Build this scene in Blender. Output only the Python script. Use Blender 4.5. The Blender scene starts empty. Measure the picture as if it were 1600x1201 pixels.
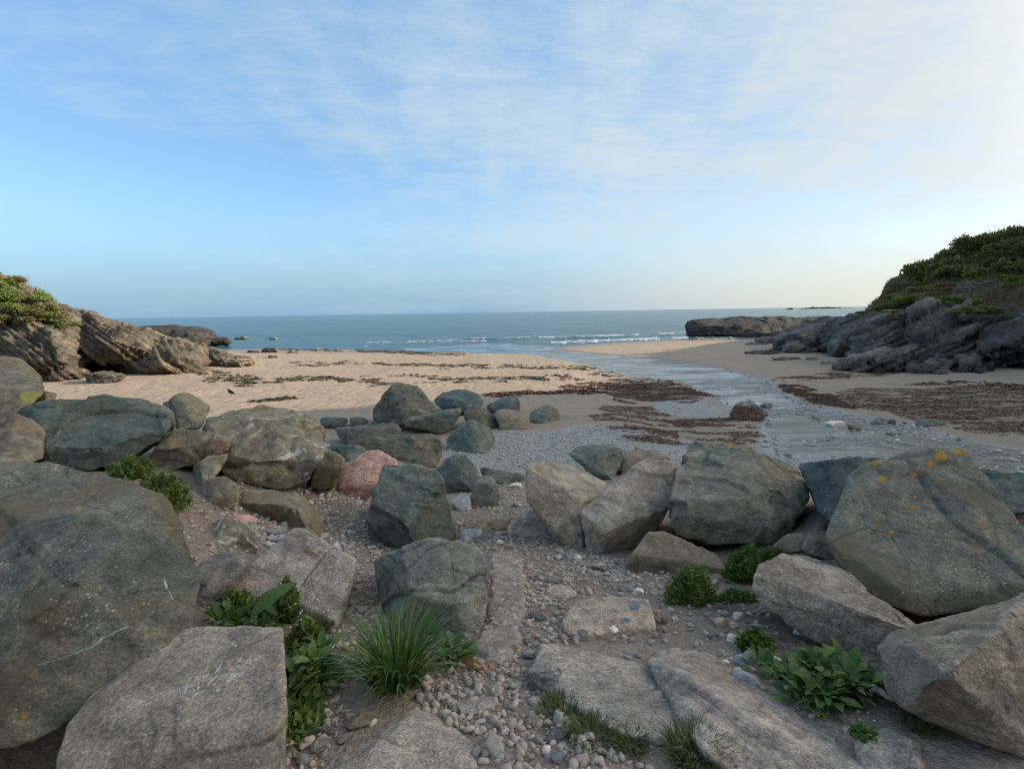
import bpy, bmesh, math, random
import numpy as np
from mathutils import Vector, Matrix
random.seed(7)
RNG = np.random.RandomState(7)
sc = bpy.context.scene
COL = sc.collection

# ------------------------------------------------------------------ camera
CAMZ = 5.0
PITCH = math.radians(8.07)
ROLL = math.radians(0.90)
FPX = 800.0
Rv = np.array([1.0, 0, 0]); Fv = np.array([0, math.cos(PITCH), -math.sin(PITCH)]); Uv = np.array([0, math.sin(PITCH), math.cos(PITCH)])
R2 = math.cos(ROLL) * Rv - math.sin(ROLL) * Uv
U2 = math.sin(ROLL) * Rv + math.cos(ROLL) * Uv
CAM = np.array([0, 0, CAMZ])
cd = bpy.data.cameras.new('camera'); cam = bpy.data.objects.new('camera', cd); COL.objects.link(cam)
cd.sensor_width = 36.0; cd.lens = 36.0 * FPX / 1600.0
cd.clip_start = 0.05; cd.clip_end = 30000
m = Matrix.Identity(4)
for i in range(3):
    m[i][0] = R2[i]; m[i][1] = U2[i]; m[i][2] = -Fv[i]; m[i][3] = CAM[i]
cam.matrix_world = m
sc.camera = cam
sc.render.resolution_x = 1024; sc.render.resolution_y = 768

# ------------------------------------------------------------------ sky, sun, exposure
SUN_EL = math.radians(18.0)
SUN_AZ = math.radians(85.0)           # clockwise from +Y (the view) towards +X
sc.view_settings.view_transform = 'Standard'
sc.view_settings.look = 'None'
sc.view_settings.exposure = 1.80
sc.view_settings.gamma = 1.0
sc.view_settings.use_curve_mapping = False
sc.cycles.use_denoising = True
sc.cycles.filter_width = 1.1
sc.cycles.max_bounces = 6
sc.cycles.transparent_max_bounces = 12
sc.cycles.caustics_reflective = False; sc.cycles.caustics_refractive = False

class NT:
    """small helper to wire shader nodes"""
    def __init__(s, tree): s.t = tree; s.n = tree.nodes; s.l = tree.links
    def new(s, typ, **kw):
        n = s.n.new(typ)
        for k, v in kw.items(): setattr(n, k, v)
        return n
    def put(s, sock, v):
        if isinstance(v, bpy.types.NodeSocket): s.l.new(v, sock)
        elif v is not None: sock.default_value = v
    def mix(s, a, b, f, mode='MIX'):
        n = s.new('ShaderNodeMix', data_type='RGBA', blend_type=mode)
        s.put(n.inputs[0], f); s.put(n.inputs[6], c4(a)); s.put(n.inputs[7], c4(b))
        return n.outputs[2]
    def math(s, op, a, b=0.0, c=None, clamp=False):
        n = s.new('ShaderNodeMath', operation=op); n.use_clamp = clamp
        s.put(n.inputs[0], a); s.put(n.inputs[1], b)
        if c is not None: s.put(n.inputs[2], c)
        return n.outputs[0]
    def vmath(s, op, a, b=None, scale=None):
        n = s.new('ShaderNodeVectorMath', operation=op)
        s.put(n.inputs[0], a)
        if b is not None: s.put(n.inputs[1], b)
        if scale is not None: s.put(n.inputs[3], scale)
        return n.outputs[0]
    def noise(s, vec, scale, detail=4.0, rough=0.55, dist=0.0, out=0):
        n = s.new('ShaderNodeTexNoise'); s.put(n.inputs['Vector'], vec); s.put(n.inputs['Scale'], scale)
        s.put(n.inputs['Detail'], detail); s.put(n.inputs['Roughness'], rough); s.put(n.inputs['Distortion'], dist)
        return n.outputs[out]
    def voro(s, vec, scale, feature='F1', out='Distance', rnd=1.0):
        n = s.new('ShaderNodeTexVoronoi', feature=feature); s.put(n.inputs['Vector'], vec); s.put(n.inputs['Scale'], scale)
        s.put(n.inputs['Randomness'], rnd)
        return n.outputs[out]
    def step(s, v, lo, hi, a=0.0, b=1.0):
        n = s.new('ShaderNodeMapRange', interpolation_type='SMOOTHSTEP'); n.clamp = True
        s.put(n.inputs[0], v); s.put(n.inputs[1], lo); s.put(n.inputs[2], hi); s.put(n.inputs[3], a); s.put(n.inputs[4], b)
        return n.outputs[0]
    def bump(s, h, strength, dist, normal=None):
        n = s.new('ShaderNodeBump'); s.put(n.inputs['Height'], h); s.put(n.inputs['Strength'], strength); s.put(n.inputs['Distance'], dist)
        if normal is not None: s.put(n.inputs['Normal'], normal)
        return n.outputs[0]
    def ramp(s, f, stops, interp='LINEAR'):
        n = s.new('ShaderNodeValToRGB'); s.put(n.inputs[0], f); r = n.color_ramp; r.interpolation = interp
        while len(r.elements) < len(stops): r.elements.new(0.5)
        for e, (p, c) in zip(r.elements, stops): e.position = p; e.color = c4(c)
        return n.outputs[0]
    def mapping(s, vec, loc=(0, 0, 0), rot=(0, 0, 0), scale=(1, 1, 1)):
        n = s.new('ShaderNodeMapping'); s.put(n.inputs[0], vec); s.put(n.inputs[1], loc); s.put(n.inputs[2], rot); s.put(n.inputs[3], scale)
        return n.outputs[0]

def c4(c):
    if isinstance(c, bpy.types.NodeSocket): return c
    return (c[0], c[1], c[2], 1.0) if len(c) == 3 else c

def sdir_(): return (math.sin(SUN_AZ) * math.cos(SUN_EL), math.cos(SUN_AZ) * math.cos(SUN_EL), math.sin(SUN_EL))
def build_world():
    w = bpy.data.worlds.new('World'); sc.world = w; w.use_nodes = True
    t = NT(w.node_tree); t.n.clear()
    sky = t.new('ShaderNodeTexSky', sky_type='NISHITA')
    sky.sun_disc = False; sky.sun_elevation = SUN_EL; sky.sun_rotation = SUN_AZ
    sky.altitude = 0; sky.air_density = 1.0; sky.dust_density = 0.6; sky.ozone_density = 2.2
    tc = t.new('ShaderNodeTexCoord'); d = tc.outputs['Generated']
    sep = t.new('ShaderNodeSeparateXYZ'); t.put(sep.inputs[0], d)
    z = t.math('MAXIMUM', sep.outputs[2], 0.0)
    # cloud sheet: the view direction met with a flat layer overhead
    den = t.math('ADD', z, 0.13)
    px = t.math('DIVIDE', sep.outputs[0], den); py = t.math('DIVIDE', sep.outputs[1], den)
    cmb = t.new('ShaderNodeCombineXYZ'); t.put(cmb.inputs[0], px); t.put(cmb.inputs[1], py)
    v = cmb.outputs[0]
    v1 = t.mapping(v, (CLOUD_OFF[0], CLOUD_OFF[1], 0), (0, 0, math.radians(-38)), (0.55, 0.95, 1))
    big = t.noise(v1, 0.62, 5, 0.52, 0.35)
    v2 = t.mapping(v, (1.3, 4.1, 0), (0, 0, math.radians(-62)), (2.6, 0.65, 1))
    streak = t.noise(v2, 1.5, 8, 0.62, 0.6)
    v3 = t.mapping(v, (7.7, 2.2, 3.0), (0, 0, math.radians(-30)), (1.0, 2.0, 1))
    fleck = t.noise(v3, 4.6, 6, 0.65, 0.3)
    # towards the sun the veil is thicker
    sund = (math.sin(SUN_AZ), math.cos(SUN_AZ), 0.25)
    dot = t.new('ShaderNodeVectorMath', operation='DOT_PRODUCT'); t.put(dot.inputs[0], d); t.put(dot.inputs[1], sund)
    toward = dot.outputs['Value']
    s = t.math('MULTIPLY_ADD', big, 1.0, -0.5)
    s = t.math('MULTIPLY_ADD', t.math('SUBTRACT', streak, 0.5), 0.27, s)
    s = t.math('MULTIPLY_ADD', t.math('SUBTRACT', fleck, 0.5), 0.30, s)
    s = t.math('MULTIPLY_ADD', toward, 0.20, s)
    mask = t.step(s, -0.18, 0.28)
    mask = t.math('MULTIPLY', mask, 0.92)
    base = t.new('ShaderNodeHueSaturation'); t.put(base.inputs['Saturation'], SKY_SAT); t.put(base.inputs['Value'], 1.0); t.put(base.inputs['Color'], sky.outputs[0])
    blue = t.mix(base.outputs[0], SKY_TINT, 1.0, 'MULTIPLY')
    # the low band of air over the sea
    low = t.step(z, 0.0, 0.30, 1.0, 0.0)
    air = t.mix(SKY_LOW, SKY_LOW_SUN, t.step(toward, -0.05, 0.72))
    blue = t.mix(blue, air, t.math('MULTIPLY', low, 0.93))
    zen = t.mix(blue, SKY_MID, 0.68)
    blue = t.mix(zen, blue, low)
    cloud = t.mix(CLOUD_COL, CLOUD_SUN, t.step(toward, 0.1, 0.95))
    cov = t.mix(blue, cloud, t.math('MULTIPLY', mask, t.step(z, 0.0, 0.22, 0.25, 1.0)))
    # the glow of the veiled sun
    sd3 = tuple(sdir_())
    d3 = t.new('ShaderNodeVectorMath', operation='DOT_PRODUCT'); t.put(d3.inputs[0], d); t.put(d3.inputs[1], sd3)
    glow = t.math('POWER', t.math('MAXIMUM', d3.outputs['Value'], 0.0), 15.0)
    cov = t.mix(cov, t.mix((0, 0, 0), (17.0, 15.6, 13.4), glow), 1.0, 'ADD')
    bg = t.new('ShaderNodeBackground'); t.put(bg.inputs[0], cov); t.put(bg.inputs[1], 0.10)
    out = t.new('ShaderNodeOutputWorld'); t.l.new(bg.outputs[0], out.inputs[0])

CLOUD_OFF = (1.9, 7.3)
SKY_SAT = 1.05
SKY_TINT = (0.95, 1.0, 1.05)
SKY_LOW = (0.64, 1.22, 1.84)
SKY_LOW_SUN = (2.00, 2.05, 1.88)
SKY_MID = (0.62, 1.24, 2.00)
CLOUD_COL = (1.85, 2.20, 2.42)
CLOUD_SUN = (2.25, 2.32, 2.20)
build_world()

sl = bpy.data.lights.new('sun', 'SUN'); sun = bpy.data.objects.new('sun', sl); COL.objects.link(sun)
sl.energy = 2.0; sl.angle = math.radians(0.6); sl.color = (1.0, 0.87, 0.70)
sdir = Vector((math.sin(SUN_AZ) * math.cos(SUN_EL), math.cos(SUN_AZ) * math.cos(SUN_EL), math.sin(SUN_EL)))
sun.rotation_euler = sdir.to_track_quat('Z', 'Y').to_euler()
sun.location = (60, 20, 40)

# ------------------------------------------------------------------ helpers: points of view, noise, meshes
def ray(px, py):
    px = np.asarray(px, float); py = np.asarray(py, float)
    return Fv + ((px - 800.0) / FPX)[..., None] * R2 + ((600.5 - py) / FPX)[..., None] * U2
def P(px, py, D):
    return CAM + np.asarray(D, float)[..., None] * ray(px, py)
def pix(p):
    q = np.asarray(p, float) - CAM
    D = q @ Fv
    return 800 + FPX * (q @ R2) / D, 600.5 - FPX * (q @ U2) / D, D

def smooth(a, b, x):
    t = np.clip((x - a) / (b - a), 0, 1); return t * t * (3 - 2 * t)

def _scr(h):
    h = (h ^ (h >> np.uint32(13))) * np.uint32(1274126177)
    h = (h ^ (h >> np.uint32(16))) * np.uint32(2246822519)
    return (h ^ (h >> np.uint32(15))) & np.uint32(0xffffff)
_K = (np.uint32(374761393), np.uint32(668265263), np.uint32(2147483629))
def _hash(ix, iy, iz, seed):
    u = lambda v: np.asarray(v).astype(np.int64).astype(np.uint32)
    return _scr(u(ix) * _K[0] + u(iy) * _K[1] + u(iz) * _K[2] + np.uint32((seed * 1274126177) & 0xffffffff)).astype(np.int64)
def vnoise(p, seed=0):
    fl = np.floor(p); f = (p - fl).astype(np.float32); i = fl.astype(np.int64).astype(np.uint32); u = f * f * f * (f * (f * 6 - 15) + 10)
    X = [i[:, 0] * _K[0] + np.uint32((seed * 1274126177) & 0xffffffff)]; X.append(X[0] + _K[0])
    Y = [i[:, 1] * _K[1]]; Y.append(Y[0] + _K[1]); Z = [i[:, 2] * _K[2]]; Z.append(Z[0] + _K[2])
    ux, uy, uz = u[:, 0], u[:, 1], u[:, 2]; pl = []
    for dz in (0, 1):
        rows = []
        for dy in (0, 1):
            yz = Y[dy] + Z[dz]
            a = _scr(X[0] + yz).astype(np.float32); c = _scr(X[1] + yz).astype(np.float32); rows.append(a + (c - a) * ux)
        pl.append(rows[0] + (rows[1] - rows[0]) * uy)
    return ((pl[0] + (pl[1] - pl[0]) * uz) / np.float32(8388607.5) - 1).astype(float)
def fbm(p, octs=4, gain=0.5, seed=0):
    r = np.zeros(len(p)); a = 1.0
    for o in range(octs):
        r += a * vnoise(p * (2.03 ** o) + 17.3 * o, seed + o); a *= gain
    return r
def n2(x, y, s, octs=4, seed=0, gain=0.5):
    x = np.asarray(x, float); sh = x.shape
    p = np.stack([x.ravel() * s, np.asarray(y, float).ravel() * s, np.full(x.size, 0.37 + seed)], 1)
    return fbm(p, octs, gain, seed).reshape(sh)
def worley(p, seed=0):
    """nearest cell: distance, second distance, cell hash, offset vector"""
    i = np.floor(p).astype(np.int64); n = len(p)
    d1 = np.full(n, 9.0); d2 = np.full(n, 9.0); hid = np.zeros(n, np.int64); off = np.zeros((n, 3))
    for dx in (-1, 0, 1):
        for dy in (-1, 0, 1):
            for dz in (-1, 0, 1):
                c = i + (dx, dy, dz)
                h = [_hash(c[:, 0], c[:, 1], c[:, 2], seed + k) for k in range(3)]
                q = c + np.stack(h, 1) / 16777215.0
                v = p - q; d = np.sqrt((v * v).sum(1))
                b = d < d1
                d2 = np.where(b, d1, np.minimum(d2, d)); d1 = np.where(b, d, d1)
                hid = np.where(b, h[0] ^ (h[1] >> 3), hid); off = np.where(b[:, None], v, off)
    return d1, d2, hid, off

def lin3(p, seed=0):
    """noise made of flat facets: linear inside every tetrahedron of a lattice"""
    i = np.floor(p).astype(np.int64); f = p - i; o = np.argsort(-f, 1); fs = np.take_along_axis(f, o, 1)
    c = i.copy(); ar = np.arange(len(p))
    def h(): return _hash(c[:, 0], c[:, 1], c[:, 2], seed) / 8388607.5 - 1.0
    r = (1 - fs[:, 0]) * h(); c[ar, o[:, 0]] += 1
    r += (fs[:, 0] - fs[:, 1]) * h(); c[ar, o[:, 1]] += 1
    r += (fs[:, 1] - fs[:, 2]) * h(); c[ar, o[:, 2]] += 1
    return r + fs[:, 2] * h()
def rotm(rnd):
    q, _ = np.linalg.qr(rnd.normal(size=(3, 3))); return q

def mesh_np(name, V, F, mat=None, smooth_=True):
    me = bpy.data.meshes.new(name)
    V = np.asarray(V, np.float32); F = np.asarray(F)
    if isinstance(F, np.ndarray) and F.ndim == 2:
        k = F.shape[1]; nf = len(F)
        me.vertices.add(len(V)); me.vertices.foreach_set('co', V.ravel())
        me.loops.add(nf * k); me.loops.foreach_set('vertex_index', F.ravel().astype(np.int32))
        me.polygons.add(nf); me.polygons.foreach_set('loop_start', np.arange(0, nf * k, k, dtype=np.int32))
        me.update(calc_edges=True)
    if smooth_: me.polygons.foreach_set('use_smooth', np.ones(len(me.polygons), bool))
    if mat: me.materials.append(mat)
    return me
def link(name, me, parent=None, loc=(0, 0, 0), rot=(0, 0, 0), scale=(1, 1, 1), **props):
    o = bpy.data.objects.new(name, me); COL.objects.link(o)
    o.location = tuple(float(v) for v in loc); o.rotation_euler = tuple(float(v) for v in rot)
    o.scale = tuple(float(v) for v in scale) if not isinstance(scale, (int, float)) else (scale,) * 3
    if parent: o.parent = parent
    for k, v in props.items():
        if v: o[k] = v
    return o
def attr(me, name, vals):
    a = me.attributes.new(name, 'FLOAT', 'POINT'); a.data.foreach_set('value', np.asarray(vals, np.float32))

# ------------------------------------------------------------------ the lie of the land
PY = np.array([-90, -45, -28, -15, -7, 0, 1.7, 3, 5, 8, 12, 16, 22, 30, 45, 60, 70, 80, 120, 300, 9000])
PZ = np.array([28, 18, 11, 5.6, 3.9, 3.5, 3.4, 3.15, 2.75, 2.2, 1.65, 1.35, 1.1, .95, .65, .3, .03, -.3, -1.6, -6, -8])  # unseen rise behind the camera, added to darken stone faces turned that way
def smooth_profile(y):
    a = 0
    for k in (-1.2, -.6, 0, .6, 1.2): a = a + np.interp(y + k * np.clip(y * .12, .3, 4), PY, PZ)
    return a / 5
def H0(x, y):
    x = np.asarray(x, float); y = np.asarray(y, float)
    sh = np.interp(x, [-60, -39, -14, 0, 8, 16, 25, 60], [8, 7, -2, -2, 2, 9, 13, 14])
    z = smooth_profile(y - sh * smooth(15, 60, y))
    near = 1 - smooth(8, 13, y)
    z = z + 0.75 * smooth(-1.0, -3.6, x) * near + 0.35 * smooth(1.2, 3.5, x) * near * (1 - smooth(4, 8, y))
    z = z - 0.28 * smooth(2.6, 6.5, x) * smooth(4.5, 9, y) * (1 - smooth(30, 50, y))
    z = z + 0.07 * n2(x, y, .35, 3, 5) * smooth(2, 8, y) * (1 - smooth(45, 75, y)) + 0.10 * n2(x, y, .07, 2, 9) * smooth(10, 25, y)* (1 - smooth(50, 75, y))
    for cx, cy, sg, dp in ((2.38, 2.62, .30, .55), (-1.78, 1.50, .28, .5)): z = z - dp * np.exp(-((x - cx) ** 2 + (y - cy) ** 2) / (2 * sg * sg))
    z = z + 0.02 * n2(x, y, 2.2, 4, 11) * (1 - smooth(10, 20, y))
    return z
def march(px, py, fn, d0=0.8, d1=400.0):
    px = np.atleast_1d(np.asarray(px, float)); py = np.atleast_1d(np.asarray(py, float))
    r = ray(px, py); D = np.full(len(px), d0); hit = np.zeros(len(px), bool); lo = D.copy()
    while True:
        p = CAM + D[:, None] * r
        h = p[:, 2] <= fn(p[:, 0], p[:, 1])
        new = h & ~hit; hit |= h
        act = ~hit & (D < d1)
        if not act.any(): break
        lo = np.where(act, D, lo); D = np.where(act, D * 1.03 + 0.004, D)
    a = lo.copy(); b = D.copy()
    for _ in range(18):
        mid = (a + b) / 2; p = CAM + mid[:, None] * r
        h = p[:, 2] <= fn(p[:, 0], p[:, 1])
        b = np.where(h, mid, b); a = np.where(h, a, mid)
    return b
STREAM_PX = [(640, 549.5), (720, 550.5), (830, 553), (900, 566), (955, 583), (1010, 590), (1068, 594), (1076, 606), (1130, 631), (1190, 652), (1183, 690), (1215, 715), (1290, 735), (1500, 800), (1750, 800), (1800, 712), (1600, 699),
             (1500, 681), (1400, 656), (1330, 641), (1270, 630), (1220, 606), (1208, 592), (1140, 575), (1100, 568), (1000, 557), (905, 549), (862, 542.5), (770, 541), (640, 546.5)]
_sp = np.array(STREAM_PX, float)
_sd = march(_sp[:, 0], _sp[:, 1], H0)
STREAM = P(_sp[:, 0], _sp[:, 1], _sd)[:, :2]
def poly_sd(x, y, poly):
    """signed distance, negative inside"""
    x = np.asarray(x, float); y = np.asarray(y, float); best = np.full(x.shape, 1e9); ins = np.zeros(x.shape, bool)
    n = len(poly)
    for i in range(n):
        ax, ay = poly[i]; bx, by = poly[(i + 1) % n]
        ex, ey = bx - ax, by - ay; t = np.clip(((x - ax) * ex + (y - ay) * ey) / (ex * ex + ey * ey + 1e-12), 0, 1)
        best = np.minimum(best, (x - ax - t * ex) ** 2 + (y - ay - t * ey) ** 2)
        c = ((ay > y) != (by > y)) & (x < (bx - ax) * (y - ay) / ((by - ay) if abs(by - ay) > 1e-12 else 1e-12) + ax)
        ins ^= c
    d = np.sqrt(best); return np.where(ins, -d, d)
def stream_sd(x, y):
    x = np.asarray(x, float); y = np.asarray(y, float)
    d = poly_sd(x, y, STREAM)
    return d + 0.22 * n2(x, y, .8, 3, 21) * np.clip(y / 25, .5, 2.0)
def H(x, y):
    z = H0(x, y); sd = stream_sd(x, y)
    k = np.clip(np.asarray(y, float) / 30, .5, 1.0)
    carve = smooth(0.35, -0.9, sd) * 0.17 * k
    return z - carve
def G(px, py):
    """the ground point seen at a picture position"""
    D = march(px, py, H)
    return P(np.atleast_1d(px), np.atleast_1d(py), D)

# ------------------------------------------------------------------ materials
def new_mat(name):
    mt = bpy.data.materials.new(name); mt.use_nodes = True
    t = NT(mt.node_tree); t.n.clear()
    b = t.new('ShaderNodeBsdfPrincipled'); o = t.new('ShaderNodeOutputMaterial'); t.l.new(b.outputs[0], o.inputs[0])
    b.inputs['Roughness'].default_value = 0.9
    b.inputs['Specular IOR Level'].default_value = 0.25
    return mt, t, b

def rock_mat(name, c1, c2, c3, grain=0.5, speck=0.0, speckcol=(.5, .5, .44), lichen=0.0, vein=0.0, stain=None, strata=0.0, bump=1.0, scale=1.0, blotch=0.0, blotchcol=(.55, .53, .48), strat_dir=(0.3, 0.2, 1.0), gloss=.9, mossy=None, lift=(1.85, 1.66, 1.47), crackdark=.45):
    mt, t, b = new_mat(name)
    tc = t.new('ShaderNodeTexCoord'); oi = t.new('ShaderNodeObjectInfo')
    off = t.vmath('SCALE', t.vmath('ADD', oi.outputs['Random'], (0, 0, 0)), scale=37.0)
    v0 = t.vmath('ADD', tc.outputs['Object'], off)
    v = t.vmath('SCALE', v0, scale=scale)
    nb = t.noise(v, 1.7, 5, .6, .6)
    col = t.mix(c1, c2, t.step(nb, .36, .66))
    nm = t.noise(t.vmath('ADD', v, (9, 3, 5)), 4.2, 6, .65, .8)
    col = t.mix(col, c3, t.math('MULTIPLY', t.step(nm, .5, .70), .7))
    # irregular tone: every face of a boulder weathers a little differently
    tone = t.noise(t.vmath('ADD', v, (1, 8, 2)), 9.0, 7, .7, .2)
    col = t.mix(col, t.ramp(tone, [(.25, (.42, .43, .45)), (.5, (1, 1, 1)), (.75, (1.6, 1.56, 1.48))]), 1.0, 'MULTIPLY')
    hgt = t.math('MULTIPLY', tone, .9)
    if strata:
        mp = t.new('ShaderNodeVectorMath', operation='DOT_PRODUCT'); t.put(mp.inputs[0], v); t.put(mp.inputs[1], strat_dir)
        cx = t.new('ShaderNodeCombineXYZ'); t.put(cx.inputs[2], mp.outputs['Value'])
        w1 = t.noise(v, 2.0, 4, .6)
        sv = t.vmath('ADD', t.vmath('SCALE', v, scale=.06), t.vmath('SCALE', cx.outputs[0], scale=1.0))
        sv = t.vmath('ADD', sv, t.vmath('SCALE', t.mix(w1, w1, 0.0), scale=.12))
        st = t.noise(sv, 7.5, 6, .7)
        col = t.mix(col, t.ramp(st, [(.28, (.30, .31, .34)), (.42, (.75, .75, .77)), (.5, (1, 1, 1)), (.72, (1.9, 1.8, 1.65))]), strata, 'MULTIPLY')
        hgt = t.math('MULTIPLY_ADD', st, 1.6 * strata, hgt)
    fine = t.noise(v, 85.0, 6, .82)
    col = t.mix(col, t.ramp(fine, [(.3, (.36, .36, .37)), (.5, (1, 1, 1)), (.70, (2.0, 1.95, 1.85))]), grain, 'MULTIPLY')
    hgt = t.math('MULTIPLY_ADD', fine, .34, hgt)
    hgt = t.math('MULTIPLY_ADD', t.noise(v, 22.0, 5, .7), .5, hgt)
    if stain:
        ns = t.noise(t.vmath('ADD', v, (4, 4, 1)), 1.3, 4, .6, .8)
        col = t.mix(col, stain, t.math('MULTIPLY', t.step(ns, .52, .64), .75))
    if blotch:
        nq = t.noise(t.vmath('ADD', v, (14, 2, 7)), 5.0, 8, .72, 1.2)
        na = t.noise(t.vmath('ADD', v, (3, 2, 17)), 1.5, 2, .5)
        col = t.mix(col, blotchcol, t.math('MULTIPLY', t.step(nq, .52, .60), t.math('MULTIPLY', t.step(na, .44, .56), blotch)))
    if speck:
        vd = t.voro(v, 46.0); vd2 = t.voro(t.vmath('ADD', v, (3, 3, 3)), 95.0)
        area = t.step(t.noise(t.vmath('ADD', v, (2, 6, 4)), 2.6, 3, .6), .44, .6)
        sp = t.math('MAXIMUM', t.step(vd, .26, .17), t.math('MULTIPLY', t.step(vd2, .25, .15), .8))
        lot = t.step(t.noise(v, 21.0, 2), .42, .52)
        col = t.mix(col, speckcol, t.math('MULTIPLY', t.math('MULTIPLY', sp, lot), t.math('MULTIPLY', area, speck)))
    if vein:
        nv = t.noise(t.mapping(v, (0, 0, 0), (.4, .7, .2), (.5, .9, 1.6)), 1.6, 5, .55, 1.0)
        line = t.step(t.math('ABSOLUTE', t.math('SUBTRACT', nv, .5)), .0045, .001)
        brk = t.step(t.noise(v, 3.0, 3), .5, .62)
        col = t.mix(col, (.6, .58, .52), t.math('MULTIPLY', t.math('MULTIPLY', line, brk), vein * .7))
    if lichen:
        wv = t.vmath('ADD', v, t.vmath('SCALE', t.noise(v, 16.0, 3, .6, 0, 1), scale=.05))
        vl = t.voro(wv, 5.0); la = t.step(t.noise(t.vmath('ADD', v, (5, 1, 8)), 1.8, 2), .52, .6)
        spots = t.step(vl, .20, .14)
        col = t.mix(col, t.mix((.36, .17, .05), (.36, .22, .06), t.noise(v, 30.0, 2)), t.math('MULTIPLY', t.math('MULTIPLY', spots, la), lichen))
    if mossy:
        ny = t.noise(t.vmath('ADD', v, (31, 5, 2)), 2.2, 5, .65, .5)
        col = t.mix(col, mossy, t.math('MULTIPLY', t.step(ny, .52, .68), .6))
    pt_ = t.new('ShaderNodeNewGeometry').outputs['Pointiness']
    col = t.mix(col, t.ramp(pt_, [(.42, (.62, .62, .62)), (.5, (1, 1, 1)), (.58, (1.5, 1.46, 1.4))]), .75, 'MULTIPLY')  # edge wear; hollows also darkened in the colour to sharpen the shading
    col = t.mix(col, lift, 1.0, 'MULTIPLY')
    t.put(b.inputs['Base Color'], col)
    t.put(b.inputs['Roughness'], gloss)
    crack = t.voro(t.vmath('ADD', v, t.vmath('SCALE', t.noise(v, 4.0, 3, .6, 0, 1), scale=.09)), 2.4, 'DISTANCE_TO_EDGE')
    hgt = t.math('MULTIPLY_ADD', t.step(crack, 0.0, .03), .16, hgt)
    chipv = t.vmath('ADD', v, t.vmath('SCALE', t.noise(v, 2.5, 3, .6, 0, 1), scale=.3))
    hgt = t.math('MULTIPLY_ADD', t.voro(chipv, 4.0), .75, hgt)
    hgt = t.math('MULTIPLY_ADD', t.voro(t.vmath('ADD', chipv, (4, 1, 7)), 10.0), .35, hgt)
    cm = t.math('MULTIPLY', t.step(crack, .016, .003), t.step(t.noise(v, 2.0, 3), .48, .58))
    col = t.mix(col, t.mix(col, (.30, .30, .30), 1.0, 'MULTIPLY'), t.math('MULTIPLY', cm, crackdark)); t.put(b.inputs['Base Color'], col)
    rdg = t.new('ShaderNodeTexNoise'); rdg.noise_type = 'RIDGED_MULTIFRACTAL'; t.put(rdg.inputs['Vector'], v); rdg.inputs['Scale'].default_value = 3.2; rdg.inputs['Detail'].default_value = 6.0; rdg.inputs['Roughness'].default_value = .55
    hgt = t.math('MULTIPLY_ADD', rdg.outputs[0], -.30, hgt)
    t.put(b.inputs['Normal'], t.bump(hgt, 1.0, .050 * bump / scale))
    return mt

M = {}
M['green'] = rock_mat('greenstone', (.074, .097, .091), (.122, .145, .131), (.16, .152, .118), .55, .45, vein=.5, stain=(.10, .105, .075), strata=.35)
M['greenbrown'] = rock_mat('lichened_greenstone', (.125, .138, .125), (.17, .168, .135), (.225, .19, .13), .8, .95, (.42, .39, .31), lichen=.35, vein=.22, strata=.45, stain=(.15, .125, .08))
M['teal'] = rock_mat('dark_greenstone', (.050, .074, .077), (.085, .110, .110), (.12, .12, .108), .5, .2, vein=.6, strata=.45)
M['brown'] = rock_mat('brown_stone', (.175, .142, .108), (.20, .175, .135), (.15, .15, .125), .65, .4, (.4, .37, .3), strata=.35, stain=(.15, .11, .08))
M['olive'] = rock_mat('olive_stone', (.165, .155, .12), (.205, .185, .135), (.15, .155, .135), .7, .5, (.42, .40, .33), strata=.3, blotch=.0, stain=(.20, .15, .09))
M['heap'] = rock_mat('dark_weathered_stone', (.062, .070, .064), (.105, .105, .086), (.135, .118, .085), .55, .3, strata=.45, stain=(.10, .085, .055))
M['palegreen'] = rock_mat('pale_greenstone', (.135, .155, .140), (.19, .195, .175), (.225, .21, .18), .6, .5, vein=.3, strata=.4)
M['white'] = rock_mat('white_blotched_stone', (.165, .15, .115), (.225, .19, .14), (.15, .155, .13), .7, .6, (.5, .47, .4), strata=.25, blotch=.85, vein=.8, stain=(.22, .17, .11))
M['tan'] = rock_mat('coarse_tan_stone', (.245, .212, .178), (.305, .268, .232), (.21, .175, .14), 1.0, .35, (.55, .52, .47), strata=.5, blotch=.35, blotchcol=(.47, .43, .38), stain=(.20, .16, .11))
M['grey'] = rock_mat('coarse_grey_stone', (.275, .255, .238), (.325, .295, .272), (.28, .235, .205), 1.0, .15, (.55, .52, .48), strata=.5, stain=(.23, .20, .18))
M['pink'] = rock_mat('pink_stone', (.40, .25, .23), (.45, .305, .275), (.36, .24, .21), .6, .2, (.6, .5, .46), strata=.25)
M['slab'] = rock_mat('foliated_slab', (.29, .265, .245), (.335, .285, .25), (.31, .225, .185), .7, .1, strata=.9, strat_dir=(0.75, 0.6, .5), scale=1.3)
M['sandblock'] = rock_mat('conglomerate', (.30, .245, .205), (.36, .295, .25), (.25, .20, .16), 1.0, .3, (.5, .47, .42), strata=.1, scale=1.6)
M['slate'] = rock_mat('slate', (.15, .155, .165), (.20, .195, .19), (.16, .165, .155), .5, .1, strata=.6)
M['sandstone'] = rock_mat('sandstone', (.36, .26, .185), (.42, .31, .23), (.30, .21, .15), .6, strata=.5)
M['cliff'] = rock_mat('dark_cliff', (.075, .075, .08), (.125, .12, .118), (.17, .155, .14), .4, 0, strata=.75, scale=.22, bump=1.6, strat_dir=(-.33, .25, .9), lift=(1.85, 1.72, 1.56))
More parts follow.
